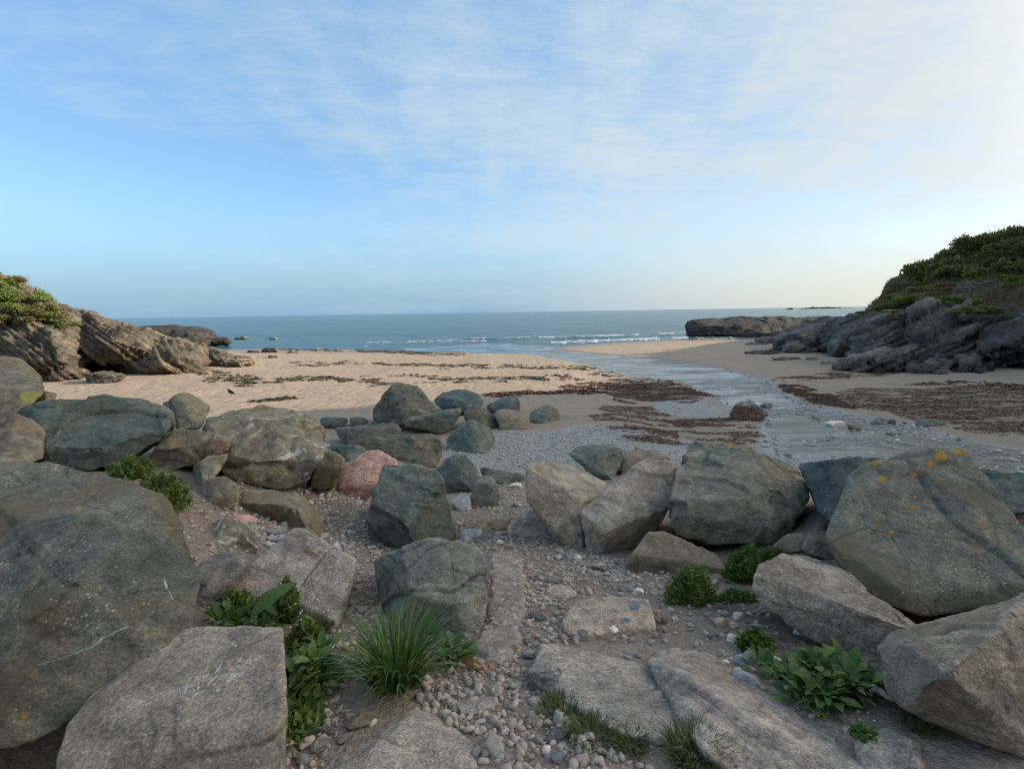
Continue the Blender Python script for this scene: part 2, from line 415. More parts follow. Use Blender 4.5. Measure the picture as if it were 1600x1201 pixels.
M['leftcliff'] = rock_mat('sunny_cliff', (.17, .145, .115), (.225, .19, .145), (.13, .125, .115), .4, 0, strata=1.0, scale=.25, bump=1.8, lift=(.98, .97, .95), strat_dir=(.5, .4, .72), stain=(.15, .12, .09), mossy=(.12, .12, .05))
M['headland'] = rock_mat('headland_rock', (.062, .06, .064), (.10, .092, .085), (.165, .135, .10), .3, 0, strata=.6, scale=.16, bump=1.8, lift=(.9, .86, .82), strat_dir=(.1, .1, 1))  # base colour darkened in place of shade on the near faces
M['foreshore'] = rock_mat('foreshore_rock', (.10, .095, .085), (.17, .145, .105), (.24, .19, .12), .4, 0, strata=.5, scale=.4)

def ground_mat():
    mt, t, b = new_mat('beach_ground')
    geo = t.new('ShaderNodeNewGeometry'); p = geo.outputs['Position']
    def at(n):
        a = t.new('ShaderNodeAttribute'); a.attribute_name = n; return a.outputs['Fac']
    dirt, shingle, wet, weed = at('dirt'), at('shingle'), at('wet'), at('weed')
    n1 = t.noise(p, .55, 5, .6); nf = t.noise(p, 42.0, 3, .7); nm = t.noise(p, 4.5, 5, .65)
    sand = t.mix((.36, .268, .185), (.43, .325, .235), n1)
    sand = t.mix(sand, (.33, .26, .21), t.step(t.noise(t.mapping(p, (0, 0, 0), (0, 0, .1), (.25, 1.1, 1)), .8, 5, .6), .5, .7))
    sand = t.mix(sand, t.ramp(nf, [(.3, (.75, .74, .73)), (.5, (1, 1, 1)), (.72, (1.25, 1.24, 1.22))]), .7, 'MULTIPLY')
    grit = t.mix((.34, .295, .25), (.45, .40, .35), nm)
    pv = t.voro(p, 17.0, out='Color'); pd = t.voro(p, 17.0)
    sepc = t.new('ShaderNodeSeparateColor'); t.put(sepc.inputs[0], pv)
    gcol = t.mix(grit, t.ramp(sepc.outputs[0], [(.0, (.24, .22, .20)), (.35, (.38, .35, .32)), (.7, (.52, .48, .44)), (1, (.48, .37, .31))]), t.step(pd, .62, .40))
    soil = t.mix((.26, .19, .14), (.38, .285, .22), nm)
    soil = t.mix(soil, (.34, .245, .205), t.step(t.noise(p, 1.2, 4), .5, .68))
    soil = t.mix(soil, t.ramp(nf, [(.3, (.6, .6, .6)), (.5, (1, 1, 1)), (.72, (1.5, 1.47, 1.4))]), .9, 'MULTIPLY')
    br = t.noise(p, 2.2, 5, .7)
    def edge(m): return t.step(t.math('ADD', m, t.math('MULTIPLY', t.math('SUBTRACT', br, .5), .9)), .38, .62)
    col = t.mix(sand, gcol, edge(shingle))
    col = t.mix(col, soil, edge(dirt))
    wd = t.math('ADD', weed, t.math('MULTIPLY', t.math('SUBTRACT', t.noise(t.mapping(p, (0, 0, 0), (0, 0, .1), (.6, 1.6, 1)), 3.0, 6, .75), .5), 1.5))
    wcol = t.mix((.10, .058, .035), (.17, .095, .055), t.noise(p, 14.0, 4))
    col = t.mix(col, wcol, t.step(wd, .5, .72))
    col = t.mix(col, t.mix(col, (.62, .60, .60), 1.0, 'MULTIPLY'), wet)
    t.put(b.inputs['Base Color'], col)
    t.put(b.inputs['Roughness'], t.math('MULTIPLY_ADD', wet, -.5, .92))
    t.put(b.inputs['Specular IOR Level'], t.math('MULTIPLY_ADD', wet, .25, .15))
    # trodden sand: dimples of many sizes
    foot = t.voro(t.mapping(p, (0, 0, 0), (0, 0, .4), (1, .7, .0)), 2.4, 'SMOOTH_F1')
    h = t.math('MULTIPLY', t.step(foot, .05, .5), .5)
    h = t.math('MULTIPLY_ADD', nm, .55, h)
    h = t.math('MULTIPLY_ADD', t.noise(p, 13.0, 5, .7), .35, h)
    h = t.math('MULTIPLY_ADD', nf, .12, h)
    calm = t.math('MULTIPLY_ADD', wet, -.9, 1.0)
    t.put(b.inputs['Normal'], t.bump(h, calm, .10))
    return mt
M['ground'] = ground_mat()

def sea_mat():
    mt, t, b = new_mat('sea_water')
    geo = t.new('ShaderNodeNewGeometry'); p = geo.outputs['Position']
    q = t.mapping(p, (0, 0, 0), (0, 0, .12), (.45, 1.0, 1.0))
    sw = t.noise(q, .30, 3, .6); ch = t.noise(q, 1.1, 6, .75, .4); rip = t.noise(q, .045, 4, .6)
    far = t.noise(t.mapping(p, (0, 0, 0), (0, 0, .05), (.2, 1, 1)), .02, 5, .6)
    col = t.mix((.014, .062, .085), (.026, .095, .118), far)
    col = t.mix(col, (.075, .16, .165), t.step(ch, .52, .72))
    t.put(b.inputs['Base Color'], col)
    b.inputs['Roughness'].default_value = .20
    b.inputs['IOR'].default_value = 1.33
    b.inputs['Specular IOR Level'].default_value = .42
    h = t.math('MULTIPLY_ADD', sw, .9, t.math('MULTIPLY', ch, .55))
    h = t.math('MULTIPLY_ADD', rip, 3.5, h)
    t.put(b.inputs['Normal'], t.bump(h, 1.0, 1.0))
    return mt
M['sea'] = sea_mat()

def stream_mat():
    mt = bpy.data.materials.new('shallow_stream'); mt.use_nodes = True
    t = NT(mt.node_tree); t.n.clear()
    o = t.new('ShaderNodeOutputMaterial')
    geo = t.new('ShaderNodeNewGeometry'); p = geo.outputs['Position']
    a = t.new('ShaderNodeAttribute'); a.attribute_name = 'still'; still = a.outputs['Fac']
    q = t.mapping(p, (0, 0, 0), (0, 0, .6), (1.0, 1.5, 1))
    h = t.math('MULTIPLY_ADD', t.noise(q, 5.0, 5, .7, .5), 1.0, t.math('MULTIPLY', t.noise(q, 1.4, 3, .6), .8))
    calm = t.math('MULTIPLY_ADD', still, -.55, 1.0)
    bn = t.new('ShaderNodeBump'); t.put(bn.inputs['Height'], h); bn.inputs['Distance'].default_value = .20; nrm_strength = bn.inputs['Strength']; nrm = bn.outputs[0]
    gl = t.new('ShaderNodeBsdfGlossy'); gl.inputs['Roughness'].default_value = .12; t.put(gl.inputs['Color'], (.88, .89, .90, 1)); t.put(gl.inputs['Normal'], nrm)
    tr = t.new('ShaderNodeBsdfTransparent'); t.put(tr.inputs['Color'], (.90, .89, .85, 1))
    fr = t.new('ShaderNodeFresnel'); fr.inputs['IOR'].default_value = 1.33; t.put(fr.inputs['Normal'], nrm)
    ms = t.new('ShaderNodeMixShader'); t.put(ms.inputs[0], t.math('MINIMUM', t.math('MULTIPLY_ADD', fr.outputs[0], 1.1, .05), .48)); t.l.new(tr.outputs[0], ms.inputs[1]); t.l.new(gl.outputs[0], ms.inputs[2])
    # smooth braids between the stony riffles
    braid = t.step(t.noise(t.mapping(p, (3, 1, 0), (0, 0, .62), (.34, 1.0, 1)), .55, 4, .6, .8), .43, .56)
    t.put(nrm_strength, t.math('MULTIPLY', calm, t.math('MULTIPLY_ADD', braid, -.82, 1.0)))
    t.put(ms.inputs[0], t.math('MINIMUM', t.math('MULTIPLY_ADD', fr.outputs[0], 1.15, .06), t.math('MULTIPLY_ADD', braid, .30, .45)))
    fo = t.new('ShaderNodeBsdfDiffuse'); t.put(fo.inputs['Color'], (.72, .69, .64, 1))
    ff = t.math('MULTIPLY', t.step(t.noise(q, 2.6, 9, .8, 1.6), .50, .64), t.math('MULTIPLY', t.math('MULTIPLY_ADD', still, -.8, .8), t.math('MULTIPLY_ADD', braid, -.85, 1.0)))
    m2 = t.new('ShaderNodeMixShader'); t.put(m2.inputs[0], ff); t.l.new(ms.outputs[0], m2.inputs[1]); t.l.new(fo.outputs[0], m2.inputs[2])
    t.l.new(m2.outputs[0], o.inputs[0])
    return mt
M['stream'] = stream_mat()

def simple_mat(name, stops, rough=.85, src='island', spec=.25, trans=0.0, nscale=0, bump=0):
    """colour picked per piece (island) or per object from a ramp, with a little grain"""
    mt, t, b = new_mat(name)
    if src == 'object': r = t.new('ShaderNodeObjectInfo').outputs['Random']
    else: r = t.new('ShaderNodeNewGeometry').outputs['Random Per Island']
    col = t.ramp(r, stops)
    if nscale:
        tc = t.new('ShaderNodeTexCoord')
        nz = t.noise(tc.outputs['Object'], nscale, 5, .7)
        col = t.mix(col, t.ramp(nz, [(.3, (.62, .62, .62)), (.5, (1, 1, 1)), (.72, (1.4, 1.38, 1.34))]), .8, 'MULTIPLY')
        if bump: t.put(b.inputs['Normal'], t.bump(nz, 1.0, bump))
    t.put(b.inputs['Base Color'], col); b.inputs['Roughness'].default_value = rough; b.inputs['Specular IOR Level'].default_value = spec
    if trans:
        o = [n for n in t.n if n.type == 'OUTPUT_MATERIAL'][0]
        tl = t.new('ShaderNodeBsdfTranslucent'); t.put(tl.inputs['Color'], t.mix(col, (1.25, 1.35, .6), 1.0, 'MULTIPLY'))
        ms = t.new('ShaderNodeMixShader'); ms.inputs[0].default_value = trans
        t.l.new(b.outputs[0], ms.inputs[1]); t.l.new(tl.outputs[0], ms.inputs[2]); t.l.new(ms.outputs[0], o.inputs[0])
    return mt
PEB = [(0, (0.280, 0.237, 0.200)), (.2, (0.413, 0.336, 0.265)), (.4, (0.506, 0.394, 0.304)), (.6, (0.440, 0.331, 0.250)), (.75, (0.573, 0.446, 0.340)), (.88, (0.479, 0.319, 0.235)), (.95, (0.253, 0.237, 0.205)), (1, (0.645, 0.568, 0.450))]
GREYP = [(0, (.29, .27, .24)), (.3, (.43, .40, .355)), (.6, (.56, .525, .475)), (.85, (.49, .425, .37)), (1, (.66, .62, .57))]
M['pebble'] = simple_mat('pebble_stone', PEB, .85, 'object', nscale=2.5, bump=.002)
M['pebbles'] = simple_mat('loose_pebbles', PEB, .88)
M['shingle'] = simple_mat('grey_shingle', GREYP, .88)
M['streamstone'] = simple_mat('wet_stones', [(0, (.25, .225, .20)), (.5, (.48, .435, .38)), (.85, (.60, .55, .49)), (1, (.28, .19, .14))], .45, spec=.5)
M['seaweed'] = simple_mat('seaweed', [(0, (0.062, 0.030, 0.018)), (.5, (0.130, 0.062, 0.035)), (.8, (0.187, 0.086, 0.045)), (1, (0.244, 0.119, 0.062))], .7, spec=.3)
M['darkweed'] = simple_mat('dark_seaweed', [(0, (.045, .040, .022)), (.6, (.085, .066, .034)), (1, (.13, .095, .05))], .7, spec=.3)
M['grass'] = simple_mat('grass_blade', [(0, (0.060, 0.117, 0.030)), (.5, (0.101, 0.185, 0.044)), (.85, (0.159, 0.246, 0.061)), (.95, (0.265, 0.264, 0.102)), (1, (0.448, 0.358, 0.170))], .6, spec=.35, trans=.25)
M['turf'] = simple_mat('short_turf', [(0, (0.072, 0.098, 0.033)), (.6, (0.117, 0.150, 0.047)), (1, (0.215, 0.204, 0.081))], .7, trans=.2)
M['leaf'] = simple_mat('broad_leaf', [(0, (0.068, 0.126, 0.033)), (.5, (0.110, 0.186, 0.044)), (.85, (0.177, 0.254, 0.058)), (1, (0.270, 0.304, 0.083))], .55, 'object', .4, .2, nscale=14, bump=.006)
M['herb'] = simple_mat('herb_leaf', [(0, (0.072, 0.121, 0.028)), (.55, (0.137, 0.205, 0.042)), (.9, (0.225, 0.282, 0.062)), (1, (0.330, 0.312, 0.088))], .6, spec=.35, trans=.25)
M['yellowherb'] = simple_mat('bright_herb_leaf', [(0, (0.069, 0.125, 0.022)), (.6, (0.125, 0.194, 0.035)), (1, (0.200, 0.250, 0.056))], .6, trans=.25)
M['bush'] = simple_mat('scrub_leaf', [(0, (0.077, 0.080, 0.027)), (.5, (0.133, 0.134, 0.041)), (.85, (0.219, 0.187, 0.057)), (1, (0.322, 0.229, 0.079))], .7, trans=.2)
M['bushlight'] = simple_mat('light_scrub_leaf', [(0, (0.091, 0.138, 0.032)), (.6, (0.160, 0.210, 0.051)), (1, (0.259, 0.290, 0.087))], .7, trans=.25)
M['bracken'] = simple_mat('dry_bracken', [(0, (0.156, 0.084, 0.054)), (.6, (0.240, 0.132, 0.084)), (1, (0.180, 0.144, 0.072))], .8, trans=.15)
M['flower'] = simple_mat('magenta_flower', [(0, (.35, .05, .25)), (1, (.5, .10, .36))], .6)
M['yellow'] = simple_mat('yellow_flower', [(0, (.7, .55, .04)), (1, (.8, .62, .05))], .6)
M['stem'] = simple_mat('woody_stem', [(0, (.10, .08, .06)), (1, (.16, .125, .09))], .85)
M['twig'] = simple_mat('dry_twig', [(0, (.16, .115, .085)), (.6, (.25, .195, .15)), (1, (.34, .28, .22))], .85)
M['orangeleaf'] = simple_mat('dry_orange_leaf', [(0, (.42, .16, .05)), (1, (.55, .24, .08))], .7, 'object', nscale=30)
M['feather'] = simple_mat('black_feather', [(0, (.012, .012, .015)), (1, (.02, .02, .024))], .5)
M['gull'] = simple_mat('white_feather', [(0, (.7, .7, .7)), (1, (.8, .8, .8))], .7)
M['gullgrey'] = simple_mat('grey_feather', [(0, (.33, .35, .38)), (1, (.36, .38, .41))], .7)
M['beak'] = simple_mat('dark_beak', [(0, (.03, .03, .03)), (1, (.04, .04, .04))], .5)
M['foam'] = simple_mat('sea_foam', [(0, (.66, .68, .70)), (1, (.82, .83, .84))], .8)
M['stonework'] = simple_mat('walling_stone', [(0, (.13, .12, .11)), (.5, (.21, .19, .17)), (1, (.30, .275, .25))], .9, 'object', nscale=6, bump=.05)
M['blueinset'] = rock_mat('blue_stone', (.10, .125, .17), (.15, .175, .22), (.22, .23, .25), .5, scale=3)
M['shell'] = simple_mat('white_shell', [(0, (.6, .6, .64)), (1, (.7, .7, .73))], .6, 'object', nscale=30, bump=.005)
M['paleblue'] = rock_mat('pale_blue_stone', (.36, .39, .45), (.48, .50, .54), (.28, .30, .34), .5, .3, scale=4)
M['palestone'] = rock_mat('pale_stone', (.44, .40, .35), (.52, .48, .43), (.36, .30, .24), .5, .2, scale=4)
M['blue'] = rock_mat('blue_grey_stone', (.20, .215, .25), (.26, .265, .285), (.20, .20, .21), .5, .2, strata=.3, scale=2)

def hill_mat():
    mt, t, b = new_mat('hillside_turf')
    geo = t.new('ShaderNodeNewGeometry'); p = geo.outputs['Position']
    n1 = t.noise(p, .35, 5, .65); n3 = t.noise(p, 2.5, 5, .7)
    col = t.mix((.075, .085, .038), (.15, .16, .062), n1)
    col = t.mix(col, (.24, .14, .095), t.step(t.noise(t.vmath('ADD', p, (5, 2, 8)), .22, 4, .6), .44, .54))
    col = t.mix(col, t.ramp(n3, [(.3, (.55, .55, .55)), (.5, (1, 1, 1)), (.7, (1.5, 1.5, 1.4))]), 1.0, 'MULTIPLY')
    t.put(b.inputs['Base Color'], col)
    t.put(b.inputs['Normal'], t.bump(t.math('MULTIPLY_ADD', n3, .6, t.noise(p, 9.0, 4, .7)), 1.0, .35))
    return mt
M['hill'] = hill_mat()

# ------------------------------------------------------------------ ground sheet
def pxpoly(pts):
    a = np.array(pts, float); D = march(a[:, 0], a[:, 1], H); return P(a[:, 0], a[:, 1], D)[:, :2]
SHINGLE = [pxpoly(q) for q in (
    [(690, 700), (790, 672), (850, 676), (900, 664), (1000, 672), (1090, 690), (1270, 718), (1262, 770), (900, 750), (690, 740)],
    [(1020, 628), (1065, 617), (1130, 633), (1182, 642), (1160, 652), (1060, 650), (1022, 642)],
    [(1185, 650), (1240, 655), (1500, 690), (1500, 760), (1190, 720)],
    [(360, 805), (480, 690), (600, 690), (600, 760), (540, 880), (400, 870)])]
WEED = [(pxpoly(q), d) for q, d in (
    ([(935, 600), (1010, 598), (1110, 612), (1130, 622), (1080, 630), (1020, 628), (950, 618)], 150),
    ([(960, 622), (1020, 636), (1055, 655), (1180, 655), (1192, 640), (1150, 628), (1195, 648), (1185, 690), (1050, 695), (950, 670), (920, 650)], 75),
    ([(1150, 632), (1172, 625), (1200, 648), (1190, 660), (1140, 655)], 200),
    ([(1030, 655), (1180, 650), (1190, 662), (1060, 668)], 150),
    ([(960, 668), (1060, 675), (1060, 697), (980, 690)], 140),
    ([(1290, 618), (1340, 606), (1480, 604), (1600, 606), (1900, 612), (1900, 700), (1600, 688), (1500, 672), (1410, 652), (1300, 632)], 120),
    ([(1215, 603), (1235, 598), (1300, 618), (1340, 640), (1270, 630), (1225, 612)], 240),
    ([(1210, 590), (1300, 582), (1420, 581), (1330, 592), (1230, 597)], 100),
)]
def ground():
    ang = []
    a = -180.0
    while a < 180.0:
        ang.append(a); a += 0.35 if -50 <= a <= 50 else (0.8 if -75 <= a <= 75 else 5.0)
    ang = np.radians(np.array(ang)); 
    rad = [0.35]
    while rad[-1] < 9000:
        r = rad[-1]; rad.append(r * (1.010 if r < 6 else 1.015 if r < 90 else 1.06))
    rad = np.array(rad); na, nr = len(ang), len(rad)
    A, R_ = np.meshgrid(ang, rad); X = np.sin(A) * R_; Y = np.cos(A) * R_
    Z = H(X, Y)
    V = np.stack([X, Y, Z], -1).reshape(-1, 3)
    i = np.arange(nr - 1)[:, None] * na; j = np.arange(na)[None]; j2 = (j + 1) % na
    F = np.stack([i + j, i + j2, i + na + j2, i + na + j], -1).reshape(-1, 4)
    # close the middle under the camera
    me = mesh_np('ground', V, F[:, ::-1], M['ground'])
    x, y = X.ravel(), Y.ravel()
    sd = stream_sd(x, y)
    px_, py_, D_ = pix(V)
    dirt = (1 - smooth(5.2, 7.5, y + np.abs(x) * .25)) * np.ones(len(x))
    sh = np.zeros(len(x))
    for q in SHINGLE: sh = np.maximum(sh, smooth(.5, -.5, poly_sd(x, y, q)))
    wd = np.zeros(len(x))
    for q, d in WEED: wd = np.maximum(wd, smooth(.4, -.9, poly_sd(x, y, q)) * min(.72, .30 + d / 380))
    wet = np.maximum(smooth(.8, -.3, sd), smooth(.30, .06, V[:, 2])) * (y > 4)
    sh = np.maximum(sh, smooth(.2, -.5, sd) * (y < 60))
    attr(me, 'dirt', dirt); attr(me, 'shingle', sh); attr(me, 'weed', wd); attr(me, 'wet', wet)
    link('beach', me, kind='structure', label='sandy cove beach with a stony path running down between the boulders')
    c = bpy.data.meshes.new('path_end'); k = 24
    zz = H(np.sin(np.arange(k) / k * 6.283) * .36, np.cos(np.arange(k) / k * 6.283) * .36)
ground()

def sea():
    ang = np.radians(np.concatenate([np.arange(-85, -50, 1.0), np.arange(-50, 52, .34), np.arange(52, 86, 1.0)]))
    rad = [52.0]
    while rad[-1] < 12000: rad.append(rad[-1] * (1.006 if rad[-1] < 170 else 1.02 if rad[-1] < 800 else 1.08))
    rad = np.array(rad); A, R_ = np.meshgrid(ang, rad); X = np.sin(A) * R_; Y = np.cos(A) * R_
    sw = np.sin((Y + .12 * X + 4 * n2(X, Y, .02, 2, 3)) / 6.5) * .10 + .10 * n2(X * .5, Y, .22, 3, 31)
    Z = sw * smooth(76, 105, Y) * (1 - smooth(250, 900, R_))
    # one low breaker rolling in
    ln = 93.5 + .10 * X + 1.0 * n2(X, X * 0, .07, 2, 77)
    Z = Z + .34 * np.exp(-((Y - ln) / .8) ** 2) * smooth(-16, -2, X) * (1 - smooth(16, 34, X)) * (.6 + .5 * n2(X, X * 0, .2, 2, 5))
    V = np.stack([X, Y, Z], -1).reshape(-1, 3); na, nr = len(ang), len(rad)
    i = np.arange(nr - 1)[:, None] * na; j = np.arange(na - 1)[None]
    F = np.stack([i + j, i + na + j, i + na + j + 1, i + j + 1], -1).reshape(-1, 4)
    link('sea', mesh_np('sea', V, F[:, ::-1], M['sea']), kind='structure', label='calm blue-green sea reaching to the horizon')
sea()

def stream():
    x0, y0 = STREAM.min(0) - 1; x1, y1 = STREAM.max(0) + 1
    ang = np.radians(np.arange(-14, 62, .22)); rad = [6.0]
    while rad[-1] < 100: rad.append(rad[-1] * 1.012)
    A, R_ = np.meshgrid(ang, np.array(rad)); X = np.sin(A) * R_; Y = np.cos(A) * R_
    k = np.clip(Y / 30, .5, 1.0)
    Z = np.maximum(H0(X, Y) - .085 * k, .012); sd = stream_sd(X, Y)
    V = np.stack([X, Y, Z], -1).reshape(-1, 3); na, nr = A.shape[1], A.shape[0]
    i = np.arange(nr - 1)[:, None] * na; j = np.arange(na - 1)[None]
    F = np.stack([i + j, i + na + j, i + na + j + 1, i + j + 1], -1).reshape(-1, 4)[:, ::-1]
    s = sd.ravel()
    F = F[(s[F] < .45).any(1)]
    used = np.unique(F); mp = np.full(len(V), -1); mp[used] = np.arange(len(used))
    me = mesh_np('stream', V[used], mp[F], M['stream'])
    attr(me, 'still', smooth(42, 60, Y.ravel()[used]))
    link('stream', me, kind='structure', label='shallow stream winding across the sand to the sea')
stream()

# ------------------------------------------------------------------ boulders and cliffs
DEPS = bpy.context.evaluated_depsgraph_get
def hull_bm(pts, chips=0, rnd=None, chipsize=.06):
    bm = bmesh.new()
    for p in pts: bm.verts.new(p)
    def wrap():
        r = bmesh.ops.convex_hull(bm, input=bm.verts[:], use_existing_faces=False)
        junk = [g for g in r['geom_interior'] + r['geom_unused'] if isinstance(g, bmesh.types.BMVert)]
        bmesh.ops.delete(bm, geom=list(set(junk)), context='VERTS')
    wrap()
    if chips:
        c = np.mean([v.co[:] for v in bm.verts], 0); size = np.ptp(np.array([v.co[:] for v in bm.verts]), axis=0).max()
        for k in range(chips):
            bm.verts.ensure_lookup_table()
            v = bm.verts[rnd.randint(len(bm.verts))]
            co = np.array(v.co); n = co - c; n = n / (np.linalg.norm(n) + 1e-9) + rnd.normal(0, .35, 3); n /= np.linalg.norm(n)
            top = max(np.dot(np.array(w.co), n) for w in bm.verts)
            pl = n * (top - size * chipsize * rnd.uniform(.3, 1.0))
            bmesh.ops.bisect_plane(bm, geom=bm.verts[:] + bm.edges[:] + bm.faces[:], plane_co=pl, plane_no=n, clear_outer=True)
            bmesh.ops.delete(bm, geom=bm.faces[:], context='FACES_ONLY')
            wrap()
    bmesh.ops.recalc_face_normals(bm, faces=bm.faces[:])
    return bm

def voxel(bms, vs):
    me = bpy.data.meshes.new('raw'); acc = bmesh.new()
    for b in bms:
        tmp = bpy.data.meshes.new('tmp'); b.to_mesh(tmp); b.free(); acc.from_mesh(tmp); bpy.data.meshes.remove(tmp)
    acc.to_mesh(me); acc.free()
    o = bpy.data.objects.new('raw', me); COL.objects.link(o)
    md = o.modifiers.new('r', 'REMESH'); md.mode = 'VOXEL'; md.voxel_size = vs; md.use_smooth_shade = True
    dg = DEPS(); dg.update()
    out = bpy.data.meshes.new_from_object(o.evaluated_get(dg))
    bpy.data.objects.remove(o); bpy.data.meshes.remove(me)
    return out

def get_co(me):
    a = np.zeros(len(me.vertices) * 3, np.float32); me.vertices.foreach_get('co', a); return a.reshape(-1, 3).astype(float)
def get_no(me):
    a = np.zeros(len(me.vertices) * 3, np.float32); me.vertices.foreach_get('normal', a); return a.reshape(-1, 3).astype(float)

def carve_rock(me, size, seed, rough=1.0, facet=1.0, strata=None, gouge=1.0, layers=14):
    rnd = np.random.RandomState(seed); V = get_co(me); N = get_no(me)
    q = V / size + rnd.uniform(-50, 50, 3)
    w = q + .12 * np.stack([fbm(q * 3 + 5 * k, 2, .5, seed + k) for k in range(3)], 1)
    # broken planes, large and small
    ra, rb, rc = rotm(rnd), rotm(rnd), rotm(rnd)
    d = facet * ((.012 * lin3(q @ ra * 2.3, seed) + .015 * lin3(q @ rb * 4.6, seed + 1) + .014 * lin3(q @ rc * 11.0, seed + 2)))
    ck = lin3(w @ rb * 1.7 + 9, seed + 12); st_ = np.floor(ck * 4) ; d += facet * .012 * (_hash(st_.astype(np.int64), st_.astype(np.int64) * 0, st_.astype(np.int64) * 0, seed) / 8388607.5 - 1)
    d += rough * (.002 * fbm(q * 2.4, 3, .5, seed + 3) + .004 * fbm(q * 8, 3, .55, seed + 4) + .003 * fbm(q * 26, 2, .6, seed + 5))
    # a few long gouges
    rg = 1 - np.abs(fbm(w * np.array([1.2, 1.2, 2.6]), 4, .5, seed + 6)); d -= gouge * .022 * smooth(.955, 1.0, rg)
    # a few clean fractures
    for k in range(3 if not (strata and size > 6) else 0):
        n_ = rnd.normal(size=3); n_ /= np.linalg.norm(n_); t_ = (w - w.mean(0)) @ n_ - rnd.uniform(-.25, .25)
        on = smooth(-.05, .25, fbm(q * 1.5 + 7 * k, 2, .5, seed + 31 + k)); d -= facet * .016 * np.exp(-np.abs(t_) / .010) * on; d += facet * .008 * np.sign(t_) * on * np.exp(-np.abs(t_) / .2)
    if strata:
        sd_, amp = strata; sd_ = np.array(sd_, float); sd_ /= np.linalg.norm(sd_)
        u = (q @ sd_) * layers + .22 * fbm(q * 1.6, 2, .5, seed + 8)
        k = np.floor(u); f = u - k
        lay = _hash(k.astype(np.int64), k.astype(np.int64) * 0, k.astype(np.int64) * 0 + 3, seed) / 8388607.5 - 1
        cell = _hash(k.astype(np.int64), np.floor(q[:, 0] * 5 + lay * 3).astype(np.int64), np.floor(q[:, 1] * 5 - lay * 2).astype(np.int64), seed + 2) / 8388607.5 - 1
        d += amp * ((.4 * lay + .6 * cell) * smooth(0, .12, f) * smooth(1, .88, f) + .7 * (f - .5) - .8 * (1 - smooth(0, .08, f)))
    V = V + N * (d * size)[:, None]
    me.vertices.foreach_set('co', V.astype(np.float32).ravel()); me.update()

ZO = {0: (0, 0, 1.0), 1: (0, 580, 560 / 1600), 2: (0, 850, 560 / 1600), 3: (450, 580, 480 / 1600), 4: (480, 830, 520 / 1600), 5: (800, 640, 520 / 1600), 6: (960, 840, 640 / 1600), 7: (1200, 640, 400 / 1413),
      8: (260, 760, 340 / 1600), 9: (680, 640, 380 / 1600), 10: (420, 1000, 300 / 1600), 11: (820, 860, 400 / 1600), 12: (0, 520, 340 / 1600), 13: (1100, 940, 348 / 1600), 14: (0, 400, 500 / 1600), 15: (1040, 470, .2), 16: (1300, 330, 300 / 1334)}
def zp(z, pts):
    ox, oy, s = ZO[z]; return [(ox + p[0] * s, oy + p[1] * s) + tuple(p[2:]) for p in pts]

ROCKS = []
_seed = [100]
def shape_points(outline, ridge, D, T, sink, size_scale=1.0):
    a = np.array([p[:2] for p in outline], float)
    x0, x1, y0, y1 = a[:, 0].min(), a[:, 0].max(), a[:, 1].min(), a[:, 1].max()
    xc, hw, h = (x0 + x1) / 2, (x1 - x0) / 2, max(y1 - y0, 1)
    def o(x, y): return T * (.02 + .56 * np.clip((y1 - y) / h, 0, 1) + .20 * np.clip(abs(x - xc) / hw, 0, 1) ** 2)
    pts = []
    c = a.mean(0)
    for p in outline:
        off = p[2] if len(p) > 2 else o(p[0], p[1])
        pts.append(P(p[0], p[1], D + off))
        b = c + .80 * (np.array(p[:2]) - c)
        pts.append(P(b[0], b[1], D + T * 1.12))
        if sink and p[1] > y1 - .3 * h:
            w = P(p[0], p[1], D + off + .10 * T); w[2] -= .10 * T + .03; pts.append(w)
    for p in ridge:
        bl = p[2] if len(p) > 2 else .22
        pts.append(P(p[0], p[1], D + o(p[0], p[1]) - 1.3 * bl * T))
    if not ridge:
        for q in outline[::2]:
            b = c + .55 * (np.array(q[:2]) - c); pts.append(P(b[0], b[1], D + o(b[0], b[1]) - .20 * T))
    return pts

